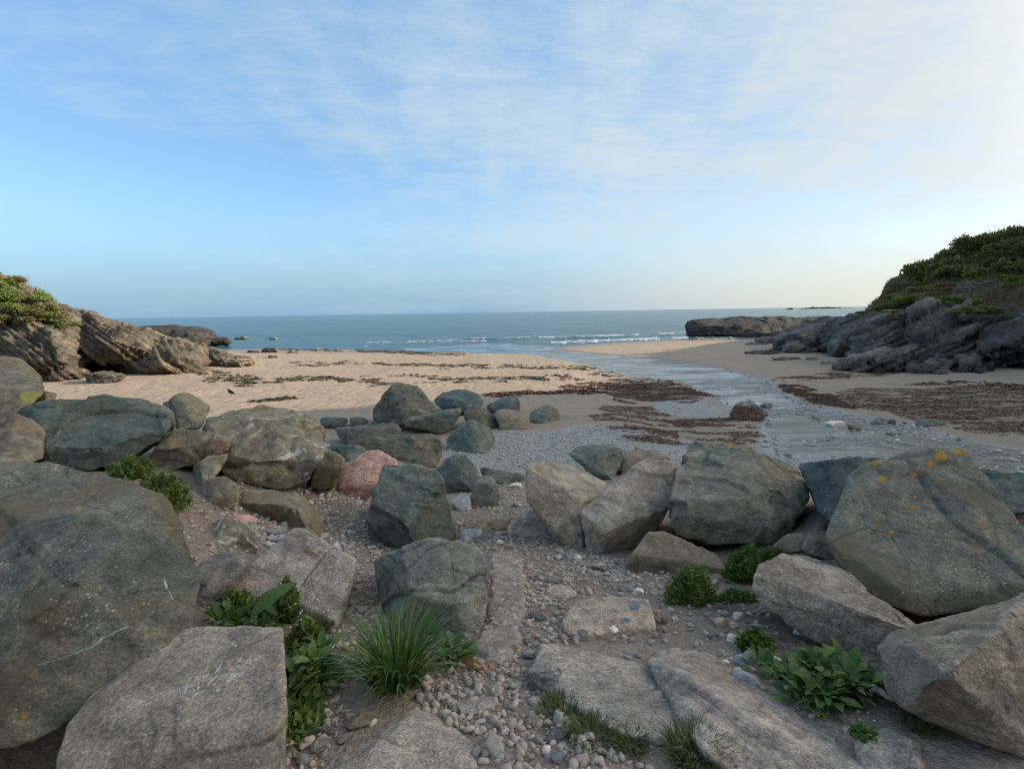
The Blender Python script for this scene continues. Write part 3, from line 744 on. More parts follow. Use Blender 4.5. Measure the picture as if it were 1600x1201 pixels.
# how the main stones are faceted: how far the near face leans back, then each broken face as a ridge line on it,
# the angle it turns away by, and the side it lies on
CUTS = {
 'long grey-green slab boulder lying': (.75, [((190, 345), (450, 348), 48, (300, 440)), ((450, 348), (725, 262), 52, (620, 400)), ((560, 130), (640, 260), 14, (740, 180)), ((150, 175), (200, 320), 25, (80, 230))]),
 'olive brown boulder with a pointed': (.35, [((800, 100), (880, 250), 38, (920, 150)), ((780, 110), (800, 255), 22, (740, 200))]),
 'brown overhanging boulder just right': (.6, [((660, 400), (830, 345), 45, (760, 460)), ((830, 345), (1000, 340), 50, (920, 380))]),
 'wedge of greenish stone': (.4, [((900, 400), (910, 510), 45, (840, 460))]),
 'rounded reddish brown stone': (.4, [((800, 560), (1050, 560), 35, (930, 640)), ((960, 480), (930, 640), 25, (850, 560))]),
 'russet brown boulder wedged': (.4, [((60, 200), (110, 400), 30, (180, 320))]),
 'big rounded tan boulder splashed': (.55, [((960, 360), (1130, 410), 30, (1050, 490)), ((1130, 410), (1450, 395), 42, (1290, 520)), ((1000, 215), (1290, 200), 30, (1150, 145)), ((1290, 190), (1420, 380), 28, (1450, 280)), ((930, 240), (1020, 380), 30, (920, 300))]),
 'low olive stone squeezed': (.4, [((1430, 420), (1530, 430), 35, (1480, 520))]),
 'rounded brown stone with a bluish': (.5, [((940, 800), (1000, 660), 30, (850, 720)), ((930, 770), (1140, 760), 30, (1050, 840)), ((1060, 665), (1130, 800), 30, (1150, 740))]),
 'dark slaty stone propped': (.6, [((890, 270), (1090, 100), 55, (1060, 190)), ((900, 110), (1090, 70), 15, (1000, 30))]),
 'dark green angular boulder': (.78, [((425, 690), (620, 815), 52, (470, 900)), ((620, 815), (815, 560), 42, (870, 790)), ((470, 540), (440, 700), 22, (420, 600)), ((640, 870), (880, 800), 30, (800, 880))]),
 'grey-green boulder in front': (.72, [((455, 105), (500, 300), 42, (330, 200)), ((500, 318), (720, 372), 42, (620, 560)), ((720, 372), (875, 280), 34, (830, 430)), ((560, 25), (850, 100), 22, (720, 30))]),
 'pink stone with a creased': (.7, [((265, 590), (470, 585), 45, (350, 660)), ((420, 415), (330, 560), 18, (280, 500))]),
 'tall dark peaked': (.35, [((548, 95), (700, 215), 42, (720, 120)), ((545, 105), (600, 280), 26, (450, 230)), ((550, 62), (660, 66), 55, (600, 40))]),
 'dark domed boulder': (.4, [((760, 160), (1010, 150), 30, (880, 80)), ((900, 90), (880, 210), 24, (780, 170))]),
 'flat tilted green': (.5, [((615, 258), (905, 212), 45, (800, 320))]),
 'brown ridged boulder right': (.4, [((970, 165), (1050, 300), 42, (1100, 240))]),
 'small dark boulder with a sheer': (.4, [((1160, 122), (1150, 210), 45, (1200, 170)), ((1040, 185), (1160, 150), 35, (1100, 130))]),
 'lone green rock': (.45, [((1360, 170), (1340, 268), 38, (1410, 230)), ((1290, 200), (1290, 260), 25, (1255, 225))]),
 'pyramid shaped grey': (.4, [((963, 252), (1015, 415), 50, (1090, 330)), ((940, 265), (980, 425), 22, (850, 370))]),
 'broad brown boulder with a split': (.4, [((405, 345), (745, 338), 45, (580, 295)), ((650, 340), (690, 500), 38, (800, 420)), ((740, 330), (770, 480), 30, (820, 400))]),
 'dark teal boulder veined': (.45, [((880, 430), (950, 620), 40, (980, 520)), ((780, 540), (960, 600), 35, (880, 630)), ((830, 460), (870, 600), 22, (790, 530))]),
 'long tan squared block': (.22, [((596, 376), (955, 578), 62, (900, 340)), ((957, 560), (968, 900), 42, (1100, 600))]),
 'grey-brown squared block leaning': (.70, [((950, 675), (1105, 815), 52, (1000, 900)), ((1105, 815), (1545, 640), 58, (1350, 900)), ((1000, 625), (1390, 335), 14, (1100, 450))]),
 'greenish knobbly': (.45, [((940, 300), (1230, 290), 40, (1100, 190)), ((1100, 200), (1130, 420), 24, (1220, 330))]),
 'large green boulder with a tan': (.30, [((820, 165), (1130, 425), 30, (1150, 200)), ((1130, 425), (1458, 415), 36, (1350, 250)), ((770, 500), (1240, 580), 26, (1000, 640)), ((1330, 425), (1240, 640), 38, (1450, 520)), ((840, 150), (800, 580), 18, (760, 450))]),
 'low brown slab under': (.55, [((590, 700), (1000, 760), 48, (800, 830))]),
 'long rusty tan slab lying': (.70, [((545, 160), (930, 290), 50, (700, 320)), ((930, 290), (1200, 380), 40, (1000, 420)), ((640, 60), (900, 180), 12, (830, 90))]),
 'blue-black boulder with a ridged': (.35, [((170, 285), (420, 270), 55, (330, 200)), ((420, 270), (640, 265), 55, (560, 200)), ((325, 290), (345, 600), 38, (230, 430))]),
 'long low blue-grey': (.5, [((560, 300), (1450, 330), 55, (1000, 170))]),
 'big grey boulder speckled': (.52, [((1085, 212), (1510, 800), 46, (1400, 450)), ((325, 735), (760, 1040), 38, (480, 990)), ((760, 1040), (1420, 960), 32, (1100, 1090)), ((440, 570), (600, 285), 22, (460, 380)), ((560, 300), (1080, 225), 16, (800, 230))]),
 'low triangular brown slab': (.6, [((490, 790), (870, 880), 50, (650, 890))]),
 'flat tan slab with a rusty': (.85, [((480, 790), (860, 850), 45, (650, 870)), ((540, 650), (480, 800), 25, (440, 800))]),
 'narrow tan slab split': (.80, [((970, 860), (1230, 990), 42, (1100, 1060)), ((1395, 530), (1240, 990), 45, (1400, 800))]),
 'flat conglomerate block': (.85, [((245, 480), (330, 545), 55, (270, 560)), ((330, 545), (825, 468), 62, (600, 600))]),
}
def cut_bm(outline, D, T, sink, lean, cuts):
    a = np.array([p[:2] for p in outline], float); c = a.mean(0)
    y0, y1 = a[:, 1].min(), a[:, 1].max(); h = max(y1 - y0, 1)
    fo = lambda y: D + T * (.02 + lean * (y1 - y) / h)
    pts = []
    for p in outline:
        pts.append(P(p[0], p[1], fo(p[1]))); b = c + .84 * (np.array(p[:2]) - c); pts.append(P(b[0], b[1], D + T * (lean + .95)))
        if sink and p[1] > y1 - .3 * h:
            w = P(p[0], p[1], fo(p[1]) + .06 * T); w[2] -= .10 * T + .03; pts.append(w)
    bm = hull_bm(pts)
    A0, A1, A2 = P(c[0], y1, fo(y1)), P(c[0], y0, fo(y0)), P(c[0] + 60, y1, fo(y1))
    nf = np.cross(A2 - A0, A1 - A0); nf /= np.linalg.norm(nf)
    if np.dot(nf, CAM - A0) < 0: nf = -nf
    for p1, p2, ang, to in cuts:
        A, Bq = P(p1[0], p1[1], fo(p1[1])), P(p2[0], p2[1], fo(p2[1])); e = (Bq - A) / np.linalg.norm(Bq - A)
        tw = P(to[0], to[1], fo(to[1])) - A; sdir = tw - e * np.dot(tw, e) - nf * np.dot(tw, nf); sdir /= np.linalg.norm(sdir)
        th = math.radians(min(68, ang * 1.25 + 4)); n = nf * math.cos(th) + sdir * math.sin(th)
        bmesh.ops.bisect_plane(bm, geom=bm.verts[:] + bm.edges[:] + bm.faces[:], plane_co=A, plane_no=n, clear_outer=True)
        bmesh.ops.delete(bm, geom=bm.faces[:], context='FACES_ONLY')
        r = bmesh.ops.convex_hull(bm, input=bm.verts[:], use_existing_faces=False)
        junk = [g for g in r['geom_interior'] + r['geom_unused'] if isinstance(g, bmesh.types.BMVert)]
        bmesh.ops.delete(bm, geom=list(set(junk)), context='VERTS')
    bmesh.ops.recalc_face_normals(bm, faces=bm.faces[:])
    return bm
def auto_cuts(outline, rnd):
    a = np.array([p[:2] for p in outline], float); x0, y0 = a.min(0); x1, y1 = a.max(0); w, h = x1 - x0, y1 - y0; q = []
    k = rnd.uniform(.28, .5); sl = rnd.uniform(-.15, .15); q.append(((x0, y0 + h * (k + sl)), (x1, y0 + h * (k - sl)), rnd.uniform(32, 52), ((x0 + x1) / 2, y0 - h)))
    s = rnd.choice([-1, 1]); k = rnd.uniform(.12, .3); xm = (x0 + x1) / 2 + s * w * k; q.append(((xm, y0), (xm + rnd.normal(0, .15) * w, y1), rnd.uniform(25, 42), ((x0 + x1) / 2 + s * w, (y0 + y1) / 2)))
    xm = (x0 + x1) / 2 - s * w * rnd.uniform(.2, .38); q.append(((xm, y0), (xm + rnd.normal(0, .2) * w, y1), rnd.uniform(18, 35), ((x0 + x1) / 2 - s * w, (y0 + y1) / 2)))
    return q

def rock(name, label, cat, mat, z, D, T, outline, ridge=(), extra=(), chips=2, rough=1.0, facet=1.0, strata=None, gouge=.25, vox=3.6, kind=None, group=None, contact=None, sink=None, layers=14, chipsize=.03, parent=None):
    """outline and ridge: where the visible corners of this stone lie as seen from the spot where the photograph was taken;
    T is the stone's own depth in metres; extra: further lumps of the same stone"""
    _seed[0] += 1; seed = _seed[0]; rnd = np.random.RandomState(seed)
    outline = zp(z, outline); ridge = zp(z, ridge)
    a = np.array([p[:2] for p in outline])
    if D is None:
        k = contact if contact else a[a[:, 1].argmax()]
        k = zp(z, [contact])[0] if contact else k
        D = float(march([k[0]], [min(k[1], 1400)], H)[0])
        if sink is None: sink = True
    sink = bool(sink)
    spec = next((v for k_, v in CUTS.items() if label.startswith(k_)), None); plain = all(len(p) < 3 for p in outline)
    if plain and not extra and kind is None:
        if spec is None: lean, cuts = .35, auto_cuts(outline, rnd)
        else: lean, cuts = spec[0], [(zp(z, [c_[0]])[0], zp(z, [c_[1]])[0], c_[2], zp(z, [c_[3]])[0]) for c_ in spec[1]]
        bms = [cut_bm(outline, D, T, sink, lean, cuts)]
    else: bms = [hull_bm(shape_points(outline, ridge, D, T, sink), chips, rnd, chipsize)]
    for e in extra:
        eo = zp(z, e[0]); er = zp(z, e[1]) if len(e) > 1 else []; dd = e[2] if len(e) > 2 else 0.0
        if isinstance(dd, tuple): dd = float(march([dd[0]], [dd[1]], H)[0]) - D
        bms.append(hull_bm(shape_points(eo, er, D + dd, T * (e[3] if len(e) > 3 else 1), sink), chips // 2, rnd, chipsize))
    vs = max(.004, D * vox / FPX)
    me = voxel(bms, vs)
    V = get_co(me); ext = np.ptp(V, axis=0); size = float(np.sort(ext)[1:].mean())
    carve_rock(me, size, seed, rough, facet, strata, gouge, layers)
    V = get_co(me)
    loc = np.array([V[:, 0].mean(), V[:, 1].mean(), V[:, 2].min()])
    me.vertices.foreach_set('co', (V - loc).astype(np.float32).ravel())
    me.polygons.foreach_set('use_smooth', np.ones(len(me.polygons), bool))
    me.materials.clear(); me.materials.append(M[mat]); me.name = name; me.update()
    o = link(name, me, parent, loc if parent is None else loc - np.array(parent.location), label=label, category=cat, kind=kind, group=group)
    ROCKS.append((name, label, D, size, len(me.vertices), loc, ext))
    return o

B = 'boulder'
# --- left of the path
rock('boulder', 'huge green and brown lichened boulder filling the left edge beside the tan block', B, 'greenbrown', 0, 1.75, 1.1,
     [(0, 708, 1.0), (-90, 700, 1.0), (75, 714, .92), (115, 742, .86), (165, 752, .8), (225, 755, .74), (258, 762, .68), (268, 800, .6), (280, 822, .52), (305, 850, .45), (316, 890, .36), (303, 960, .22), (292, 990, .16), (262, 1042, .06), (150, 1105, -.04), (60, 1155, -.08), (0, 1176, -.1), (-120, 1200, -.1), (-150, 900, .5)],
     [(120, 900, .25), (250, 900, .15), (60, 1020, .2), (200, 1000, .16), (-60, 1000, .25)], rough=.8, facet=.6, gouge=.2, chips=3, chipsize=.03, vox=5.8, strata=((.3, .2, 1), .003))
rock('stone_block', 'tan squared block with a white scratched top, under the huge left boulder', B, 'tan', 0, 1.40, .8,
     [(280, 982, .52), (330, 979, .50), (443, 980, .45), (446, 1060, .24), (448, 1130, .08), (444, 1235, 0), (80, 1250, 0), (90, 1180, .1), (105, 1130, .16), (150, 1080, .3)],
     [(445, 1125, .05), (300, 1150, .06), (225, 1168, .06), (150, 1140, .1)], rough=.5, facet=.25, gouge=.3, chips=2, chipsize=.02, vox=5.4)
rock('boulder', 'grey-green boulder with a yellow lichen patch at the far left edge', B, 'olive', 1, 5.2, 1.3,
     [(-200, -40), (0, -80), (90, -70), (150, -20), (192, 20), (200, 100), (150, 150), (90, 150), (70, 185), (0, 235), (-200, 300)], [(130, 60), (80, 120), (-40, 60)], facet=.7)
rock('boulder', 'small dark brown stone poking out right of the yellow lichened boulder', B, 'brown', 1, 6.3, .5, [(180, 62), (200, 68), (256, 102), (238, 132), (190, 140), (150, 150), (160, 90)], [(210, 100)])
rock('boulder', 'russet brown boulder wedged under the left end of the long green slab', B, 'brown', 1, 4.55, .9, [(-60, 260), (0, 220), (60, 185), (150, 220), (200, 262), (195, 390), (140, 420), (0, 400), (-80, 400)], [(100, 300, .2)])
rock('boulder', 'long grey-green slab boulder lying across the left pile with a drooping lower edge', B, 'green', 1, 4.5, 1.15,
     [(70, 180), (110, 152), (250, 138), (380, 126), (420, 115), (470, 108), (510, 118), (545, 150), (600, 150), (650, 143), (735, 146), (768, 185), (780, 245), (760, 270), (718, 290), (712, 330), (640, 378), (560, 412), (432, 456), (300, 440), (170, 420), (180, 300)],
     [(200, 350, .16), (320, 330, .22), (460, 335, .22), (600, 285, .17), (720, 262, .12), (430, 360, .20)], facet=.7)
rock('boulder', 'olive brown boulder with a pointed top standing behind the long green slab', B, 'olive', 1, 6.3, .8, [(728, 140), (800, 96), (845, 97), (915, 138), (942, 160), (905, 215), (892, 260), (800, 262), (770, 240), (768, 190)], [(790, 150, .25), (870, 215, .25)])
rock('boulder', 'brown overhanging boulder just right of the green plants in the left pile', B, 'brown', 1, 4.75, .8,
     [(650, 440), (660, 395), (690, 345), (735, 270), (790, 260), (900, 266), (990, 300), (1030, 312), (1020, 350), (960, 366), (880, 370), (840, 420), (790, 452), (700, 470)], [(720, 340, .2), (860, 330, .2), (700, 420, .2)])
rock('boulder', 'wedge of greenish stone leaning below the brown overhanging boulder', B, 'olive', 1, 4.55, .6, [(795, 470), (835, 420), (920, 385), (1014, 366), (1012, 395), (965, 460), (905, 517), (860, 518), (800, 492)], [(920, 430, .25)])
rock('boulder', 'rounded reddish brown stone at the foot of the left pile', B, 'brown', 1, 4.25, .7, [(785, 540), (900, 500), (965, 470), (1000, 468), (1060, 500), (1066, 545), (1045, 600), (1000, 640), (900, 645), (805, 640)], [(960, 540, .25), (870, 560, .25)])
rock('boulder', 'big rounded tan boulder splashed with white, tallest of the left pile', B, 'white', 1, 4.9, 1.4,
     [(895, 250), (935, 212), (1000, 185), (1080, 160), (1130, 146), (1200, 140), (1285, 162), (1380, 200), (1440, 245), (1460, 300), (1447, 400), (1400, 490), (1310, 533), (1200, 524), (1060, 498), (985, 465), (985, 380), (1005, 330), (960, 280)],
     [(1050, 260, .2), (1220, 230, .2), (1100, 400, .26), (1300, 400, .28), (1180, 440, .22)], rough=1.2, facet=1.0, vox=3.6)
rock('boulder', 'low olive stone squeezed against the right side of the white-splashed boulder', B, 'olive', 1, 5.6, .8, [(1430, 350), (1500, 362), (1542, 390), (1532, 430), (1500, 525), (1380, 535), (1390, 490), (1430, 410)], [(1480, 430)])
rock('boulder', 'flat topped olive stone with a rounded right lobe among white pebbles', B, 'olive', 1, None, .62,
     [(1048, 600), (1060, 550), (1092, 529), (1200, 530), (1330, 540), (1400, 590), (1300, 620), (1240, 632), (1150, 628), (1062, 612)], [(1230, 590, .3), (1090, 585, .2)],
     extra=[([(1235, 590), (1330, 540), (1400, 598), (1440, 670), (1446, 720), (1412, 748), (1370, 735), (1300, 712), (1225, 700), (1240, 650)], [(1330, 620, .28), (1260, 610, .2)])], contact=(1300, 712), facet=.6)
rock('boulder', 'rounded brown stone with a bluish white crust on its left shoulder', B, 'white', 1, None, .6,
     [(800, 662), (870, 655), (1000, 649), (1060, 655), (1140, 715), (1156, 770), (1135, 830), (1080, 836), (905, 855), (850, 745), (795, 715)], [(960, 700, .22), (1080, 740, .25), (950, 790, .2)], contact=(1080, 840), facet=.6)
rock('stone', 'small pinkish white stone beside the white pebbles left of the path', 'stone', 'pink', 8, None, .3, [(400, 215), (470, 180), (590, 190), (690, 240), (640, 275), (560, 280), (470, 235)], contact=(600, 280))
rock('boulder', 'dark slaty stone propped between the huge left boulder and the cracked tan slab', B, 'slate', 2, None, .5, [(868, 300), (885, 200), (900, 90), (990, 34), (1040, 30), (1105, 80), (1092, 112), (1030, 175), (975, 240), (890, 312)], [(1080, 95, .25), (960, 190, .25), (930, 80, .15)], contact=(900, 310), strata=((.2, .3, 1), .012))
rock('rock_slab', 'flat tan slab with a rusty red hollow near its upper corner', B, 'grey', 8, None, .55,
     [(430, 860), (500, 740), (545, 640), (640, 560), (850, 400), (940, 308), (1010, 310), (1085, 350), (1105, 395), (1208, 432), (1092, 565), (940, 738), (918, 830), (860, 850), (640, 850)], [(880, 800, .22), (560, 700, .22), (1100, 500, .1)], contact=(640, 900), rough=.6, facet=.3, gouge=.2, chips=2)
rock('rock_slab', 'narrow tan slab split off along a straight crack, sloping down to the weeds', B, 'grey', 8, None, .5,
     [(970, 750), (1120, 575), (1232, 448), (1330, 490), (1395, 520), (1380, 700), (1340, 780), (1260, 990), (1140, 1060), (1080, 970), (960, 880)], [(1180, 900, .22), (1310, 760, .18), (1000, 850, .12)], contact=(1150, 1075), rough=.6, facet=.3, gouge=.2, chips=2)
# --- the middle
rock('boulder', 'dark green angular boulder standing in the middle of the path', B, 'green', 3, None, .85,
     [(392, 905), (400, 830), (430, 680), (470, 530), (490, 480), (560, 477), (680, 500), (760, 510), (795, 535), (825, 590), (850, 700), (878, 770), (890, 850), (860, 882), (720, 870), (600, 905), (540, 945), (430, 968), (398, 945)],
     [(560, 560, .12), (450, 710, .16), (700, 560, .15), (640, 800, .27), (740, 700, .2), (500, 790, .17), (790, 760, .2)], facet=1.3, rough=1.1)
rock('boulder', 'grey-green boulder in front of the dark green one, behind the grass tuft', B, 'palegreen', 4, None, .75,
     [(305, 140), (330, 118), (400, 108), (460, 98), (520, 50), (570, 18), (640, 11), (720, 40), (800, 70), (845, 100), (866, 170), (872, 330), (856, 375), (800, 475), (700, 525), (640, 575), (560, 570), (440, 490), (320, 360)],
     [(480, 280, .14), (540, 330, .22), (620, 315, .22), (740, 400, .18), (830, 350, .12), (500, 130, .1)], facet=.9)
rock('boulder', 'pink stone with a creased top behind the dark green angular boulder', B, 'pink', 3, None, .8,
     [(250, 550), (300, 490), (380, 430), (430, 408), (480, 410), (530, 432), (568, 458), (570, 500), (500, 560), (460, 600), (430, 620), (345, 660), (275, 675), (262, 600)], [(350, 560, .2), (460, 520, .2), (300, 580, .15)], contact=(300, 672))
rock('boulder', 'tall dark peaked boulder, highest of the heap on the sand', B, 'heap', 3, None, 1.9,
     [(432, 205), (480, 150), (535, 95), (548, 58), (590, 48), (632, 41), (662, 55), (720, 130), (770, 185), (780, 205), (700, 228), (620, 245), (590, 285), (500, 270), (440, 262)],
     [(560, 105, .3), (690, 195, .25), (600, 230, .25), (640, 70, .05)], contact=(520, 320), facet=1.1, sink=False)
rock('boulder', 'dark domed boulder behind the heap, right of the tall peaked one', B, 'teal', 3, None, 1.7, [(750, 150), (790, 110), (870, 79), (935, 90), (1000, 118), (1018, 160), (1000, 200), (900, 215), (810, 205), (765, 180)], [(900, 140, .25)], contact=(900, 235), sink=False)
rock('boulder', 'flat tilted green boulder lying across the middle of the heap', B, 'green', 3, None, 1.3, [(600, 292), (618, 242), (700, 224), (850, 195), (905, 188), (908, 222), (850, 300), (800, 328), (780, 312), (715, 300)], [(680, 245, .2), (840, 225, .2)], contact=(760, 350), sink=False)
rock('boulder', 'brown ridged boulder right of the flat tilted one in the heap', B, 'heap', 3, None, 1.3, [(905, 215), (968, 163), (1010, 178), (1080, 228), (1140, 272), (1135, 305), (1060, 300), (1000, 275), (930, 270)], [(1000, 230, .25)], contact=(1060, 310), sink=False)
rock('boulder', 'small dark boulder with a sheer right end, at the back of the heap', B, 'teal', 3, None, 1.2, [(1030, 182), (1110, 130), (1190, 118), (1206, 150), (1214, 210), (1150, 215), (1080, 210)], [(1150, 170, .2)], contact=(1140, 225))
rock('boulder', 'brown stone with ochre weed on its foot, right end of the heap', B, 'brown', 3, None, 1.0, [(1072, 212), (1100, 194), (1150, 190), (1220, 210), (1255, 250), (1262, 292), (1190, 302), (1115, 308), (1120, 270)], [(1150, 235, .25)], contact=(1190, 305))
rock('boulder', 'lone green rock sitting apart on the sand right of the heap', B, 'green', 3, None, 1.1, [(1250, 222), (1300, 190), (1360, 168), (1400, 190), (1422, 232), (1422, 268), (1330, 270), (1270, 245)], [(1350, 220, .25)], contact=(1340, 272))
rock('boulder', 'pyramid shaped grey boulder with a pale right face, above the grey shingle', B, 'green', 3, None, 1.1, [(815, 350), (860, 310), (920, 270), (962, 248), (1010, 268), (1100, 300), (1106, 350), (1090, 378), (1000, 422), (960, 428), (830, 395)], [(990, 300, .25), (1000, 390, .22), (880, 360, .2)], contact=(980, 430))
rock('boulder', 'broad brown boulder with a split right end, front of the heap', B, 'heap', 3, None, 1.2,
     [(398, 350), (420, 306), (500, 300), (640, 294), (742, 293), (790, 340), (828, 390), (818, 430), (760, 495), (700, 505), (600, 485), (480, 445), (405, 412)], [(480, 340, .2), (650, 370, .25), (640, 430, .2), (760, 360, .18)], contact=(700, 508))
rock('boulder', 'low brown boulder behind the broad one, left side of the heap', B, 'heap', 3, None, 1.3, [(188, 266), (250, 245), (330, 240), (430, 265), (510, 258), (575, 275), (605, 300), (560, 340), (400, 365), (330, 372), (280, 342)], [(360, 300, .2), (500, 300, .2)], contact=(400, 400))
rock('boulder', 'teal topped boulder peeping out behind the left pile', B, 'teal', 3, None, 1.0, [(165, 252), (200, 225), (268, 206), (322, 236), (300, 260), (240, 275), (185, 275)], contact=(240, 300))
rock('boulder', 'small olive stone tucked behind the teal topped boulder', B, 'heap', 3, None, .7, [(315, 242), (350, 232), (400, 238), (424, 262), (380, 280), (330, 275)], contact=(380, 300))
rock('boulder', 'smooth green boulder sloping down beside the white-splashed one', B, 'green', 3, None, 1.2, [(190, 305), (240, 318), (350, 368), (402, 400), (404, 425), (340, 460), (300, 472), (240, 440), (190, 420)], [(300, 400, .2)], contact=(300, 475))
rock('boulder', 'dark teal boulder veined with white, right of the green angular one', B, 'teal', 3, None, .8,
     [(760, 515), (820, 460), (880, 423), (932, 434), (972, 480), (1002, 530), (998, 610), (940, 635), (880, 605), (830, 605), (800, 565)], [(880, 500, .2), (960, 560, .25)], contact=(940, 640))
rock('boulder', 'smooth green shard leaning on the dark teal boulder', B, 'green', 3, None, .35, [(948, 655), (985, 545), (1060, 528), (1114, 640), (1085, 680), (1050, 708), (960, 702)], [(1020, 620, .3)], contact=(1050, 710))
rock('boulder', 'flat pale green stone bedded in the shingle behind the teal boulder', B, 'green', 3, None, .9, [(980, 475), (1050, 450), (1160, 458), (1232, 520), (1238, 572), (1130, 592), (1050, 560)], [(1150, 500, .2)], contact=(1130, 595))
rock('stone', 'grey rounded stone between the green boulder and the teal boulder', 'stone', 'blue', 3, None, .3, [(850, 675), (880, 640), (950, 638), (958, 718), (900, 725), (870, 705)], contact=(910, 728))
rock('stone', 'flat orange-tan stone in the middle of the path', 'stone', 'sandstone', 9, None, .42, [(268, 765), (300, 690), (370, 680), (390, 660), (500, 655), (590, 660), (530, 700), (490, 780), (420, 790), (345, 765)], [(400, 710, .2)], contact=(420, 795), strata=((.1, 0, 1), .03), chips=2)
rock('stone', 'pale grey squared stone lying just right of the green boulder', 'stone', 'blue', 9, None, .25, [(148, 862), (160, 785), (230, 780), (310, 778), (318, 860), (250, 872), (200, 885)], contact=(200, 886), rough=.6)
rock('boulder', 'low triangular brown slab in front of the long tan block', B, 'grey', 9, None, .6, [(480, 790), (500, 740), (640, 645), (700, 690), (780, 790), (880, 890), (760, 885), (600, 850), (490, 835)], [(560, 790, .2), (720, 850, .15)], contact=(600, 860))
rock('stone', 'small flat pinkish stone in the shingle left of the green boulder', 'stone', 'grey', 3, None, .35, [(305, 775), (355, 690), (420, 680), (415, 770)], contact=(350, 780))
# --- right of the path
rock('stone_block', 'long tan squared block lying end-on right of the path', B, 'tan', 9, None, 1.0,
     [(592, 400), (598, 370), (640, 325), (860, 312), (1000, 360), (1175, 462), (1120, 540), (960, 620), (955, 700), (1010, 905), (930, 905), (850, 860), (680, 660), (605, 590)],
     [(620, 385, .10), (850, 470, .18), (960, 560, .22), (800, 700, .22)], contact=(960, 915), rough=.7, facet=.4, chips=3, chipsize=.03)
rock('stone_block', 'grey-brown squared block leaning against the long tan one', B, 'tan', 9, None, 1.0,
     [(950, 660), (1000, 620), (1120, 530), (1300, 380), (1400, 325), (1540, 345), (1580, 360), (1578, 480), (1535, 660), (1400, 830), (1300, 900), (1130, 1005), (1080, 985), (1000, 880), (955, 740)],
     [(980, 690, .15), (1100, 800, .24), (1230, 830, .24), (1530, 640, .10)], contact=(1130, 1010), rough=.7, facet=.4, chips=3, chipsize=.03)
rock('boulder', 'greenish knobbly boulder behind the two tan blocks', B, 'green', 9, None, .8, [(870, 290), (940, 280), (1000, 210), (1080, 188), (1135, 200), (1150, 240), (1240, 260), (1235, 350), (1180, 445), (1040, 390), (920, 330)], [(1080, 280, .25)], contact=(1150, 470), sink=True)
rock('boulder', 'dark brown flat-topped stone behind the leaning tan block', B, 'brown', 9, None, .8, [(1230, 262), (1330, 245), (1460, 270), (1555, 310), (1560, 350), (1400, 360), (1300, 400), (1215, 420)], [(1330, 290, .2)], contact=(1380, 430), sink=True)
rock('boulder', 'large green boulder with a tan sloping top in the middle of the right row', B, 'greenbrown', 5, None, 1.25,
     [(775, 340), (790, 240), (815, 165), (835, 138), (890, 118), (1050, 148), (1180, 178), (1300, 210), (1380, 245), (1440, 320), (1458, 380), (1452, 440), (1370, 525), (1290, 632), (1200, 650), (1100, 625), (960, 650), (780, 595), (748, 565), (758, 430)],
     [(830, 420, .12), (1000, 470, .27), (1180, 450, .28), (1330, 440, .24), (850, 190, .06), (1000, 300, .17), (1150, 340, .17), (900, 560, .16), (1150, 600, .16)], contact=(1010, 730), facet=.9, sink=False, vox=3.6)
rock('boulder', 'low brown slab under the large green boulder', B, 'brown', 5, None, .75, [(535, 745), (590, 690), (645, 640), (660, 590), (730, 588), (850, 635), (990, 690), (1030, 760), (1010, 850), (900, 830), (720, 810), (640, 795)], [(720, 700, .2), (950, 790, .2)], contact=(900, 835), facet=.5)
rock('rock_slab', 'long rusty tan slab lying below the lichened boulder on the right', B, 'tan', 6, 2.32, .8,
     [(530, 190), (560, 100), (650, 50), (830, 92), (900, 120), (960, 240), (1090, 300), (1215, 365), (1090, 410), (990, 430), (830, 350), (700, 310), (560, 255)], [(620, 130, .2), (860, 210, .24), (950, 330, .2), (720, 280, .18)], sink=True, facet=.6)
rock('boulder', 'thin tan stone slanting between the green boulder and the lichened one', B, 'tan', 5, None, .5, [(1245, 655), (1350, 578), (1465, 508), (1485, 520), (1395, 600), (1385, 675), (1320, 690)], contact=(1320, 720), sink=False)
rock('boulder', 'brown triangular stone in the gap left of the lichened boulder', B, 'brown', 5, None, .5, [(1385, 672), (1400, 615), (1490, 520), (1535, 540), (1580, 640), (1570, 740), (1450, 705)], [(1470, 630, .2)], contact=(1500, 740), sink=False)
rock('boulder', 'blue-black boulder with a ridged top behind the gap in the right row', B, 'teal', 7, None, 1.2,
     [(160, 278), (260, 210), (420, 188), (545, 200), (625, 238), (640, 290), (560, 400), (520, 560), (400, 612), (330, 612), (275, 565), (255, 440), (225, 350)], [(320, 290, .2), (460, 280, .2), (330, 420, .1)], contact=(340, 800), sink=False, facet=1.1)
rock('boulder', 'long low blue-grey boulder stretching behind the lichened one to the right edge', B, 'teal', 7, None, 1.6,
     [(500, 190), (700, 154), (930, 180), (1120, 178), (1210, 230), (1420, 310), (1500, 370), (1480, 560), (1300, 600), (800, 560), (560, 330)], [(900, 300, .2), (1300, 400, .2)], contact=(900, 700), sink=False, facet=.8)
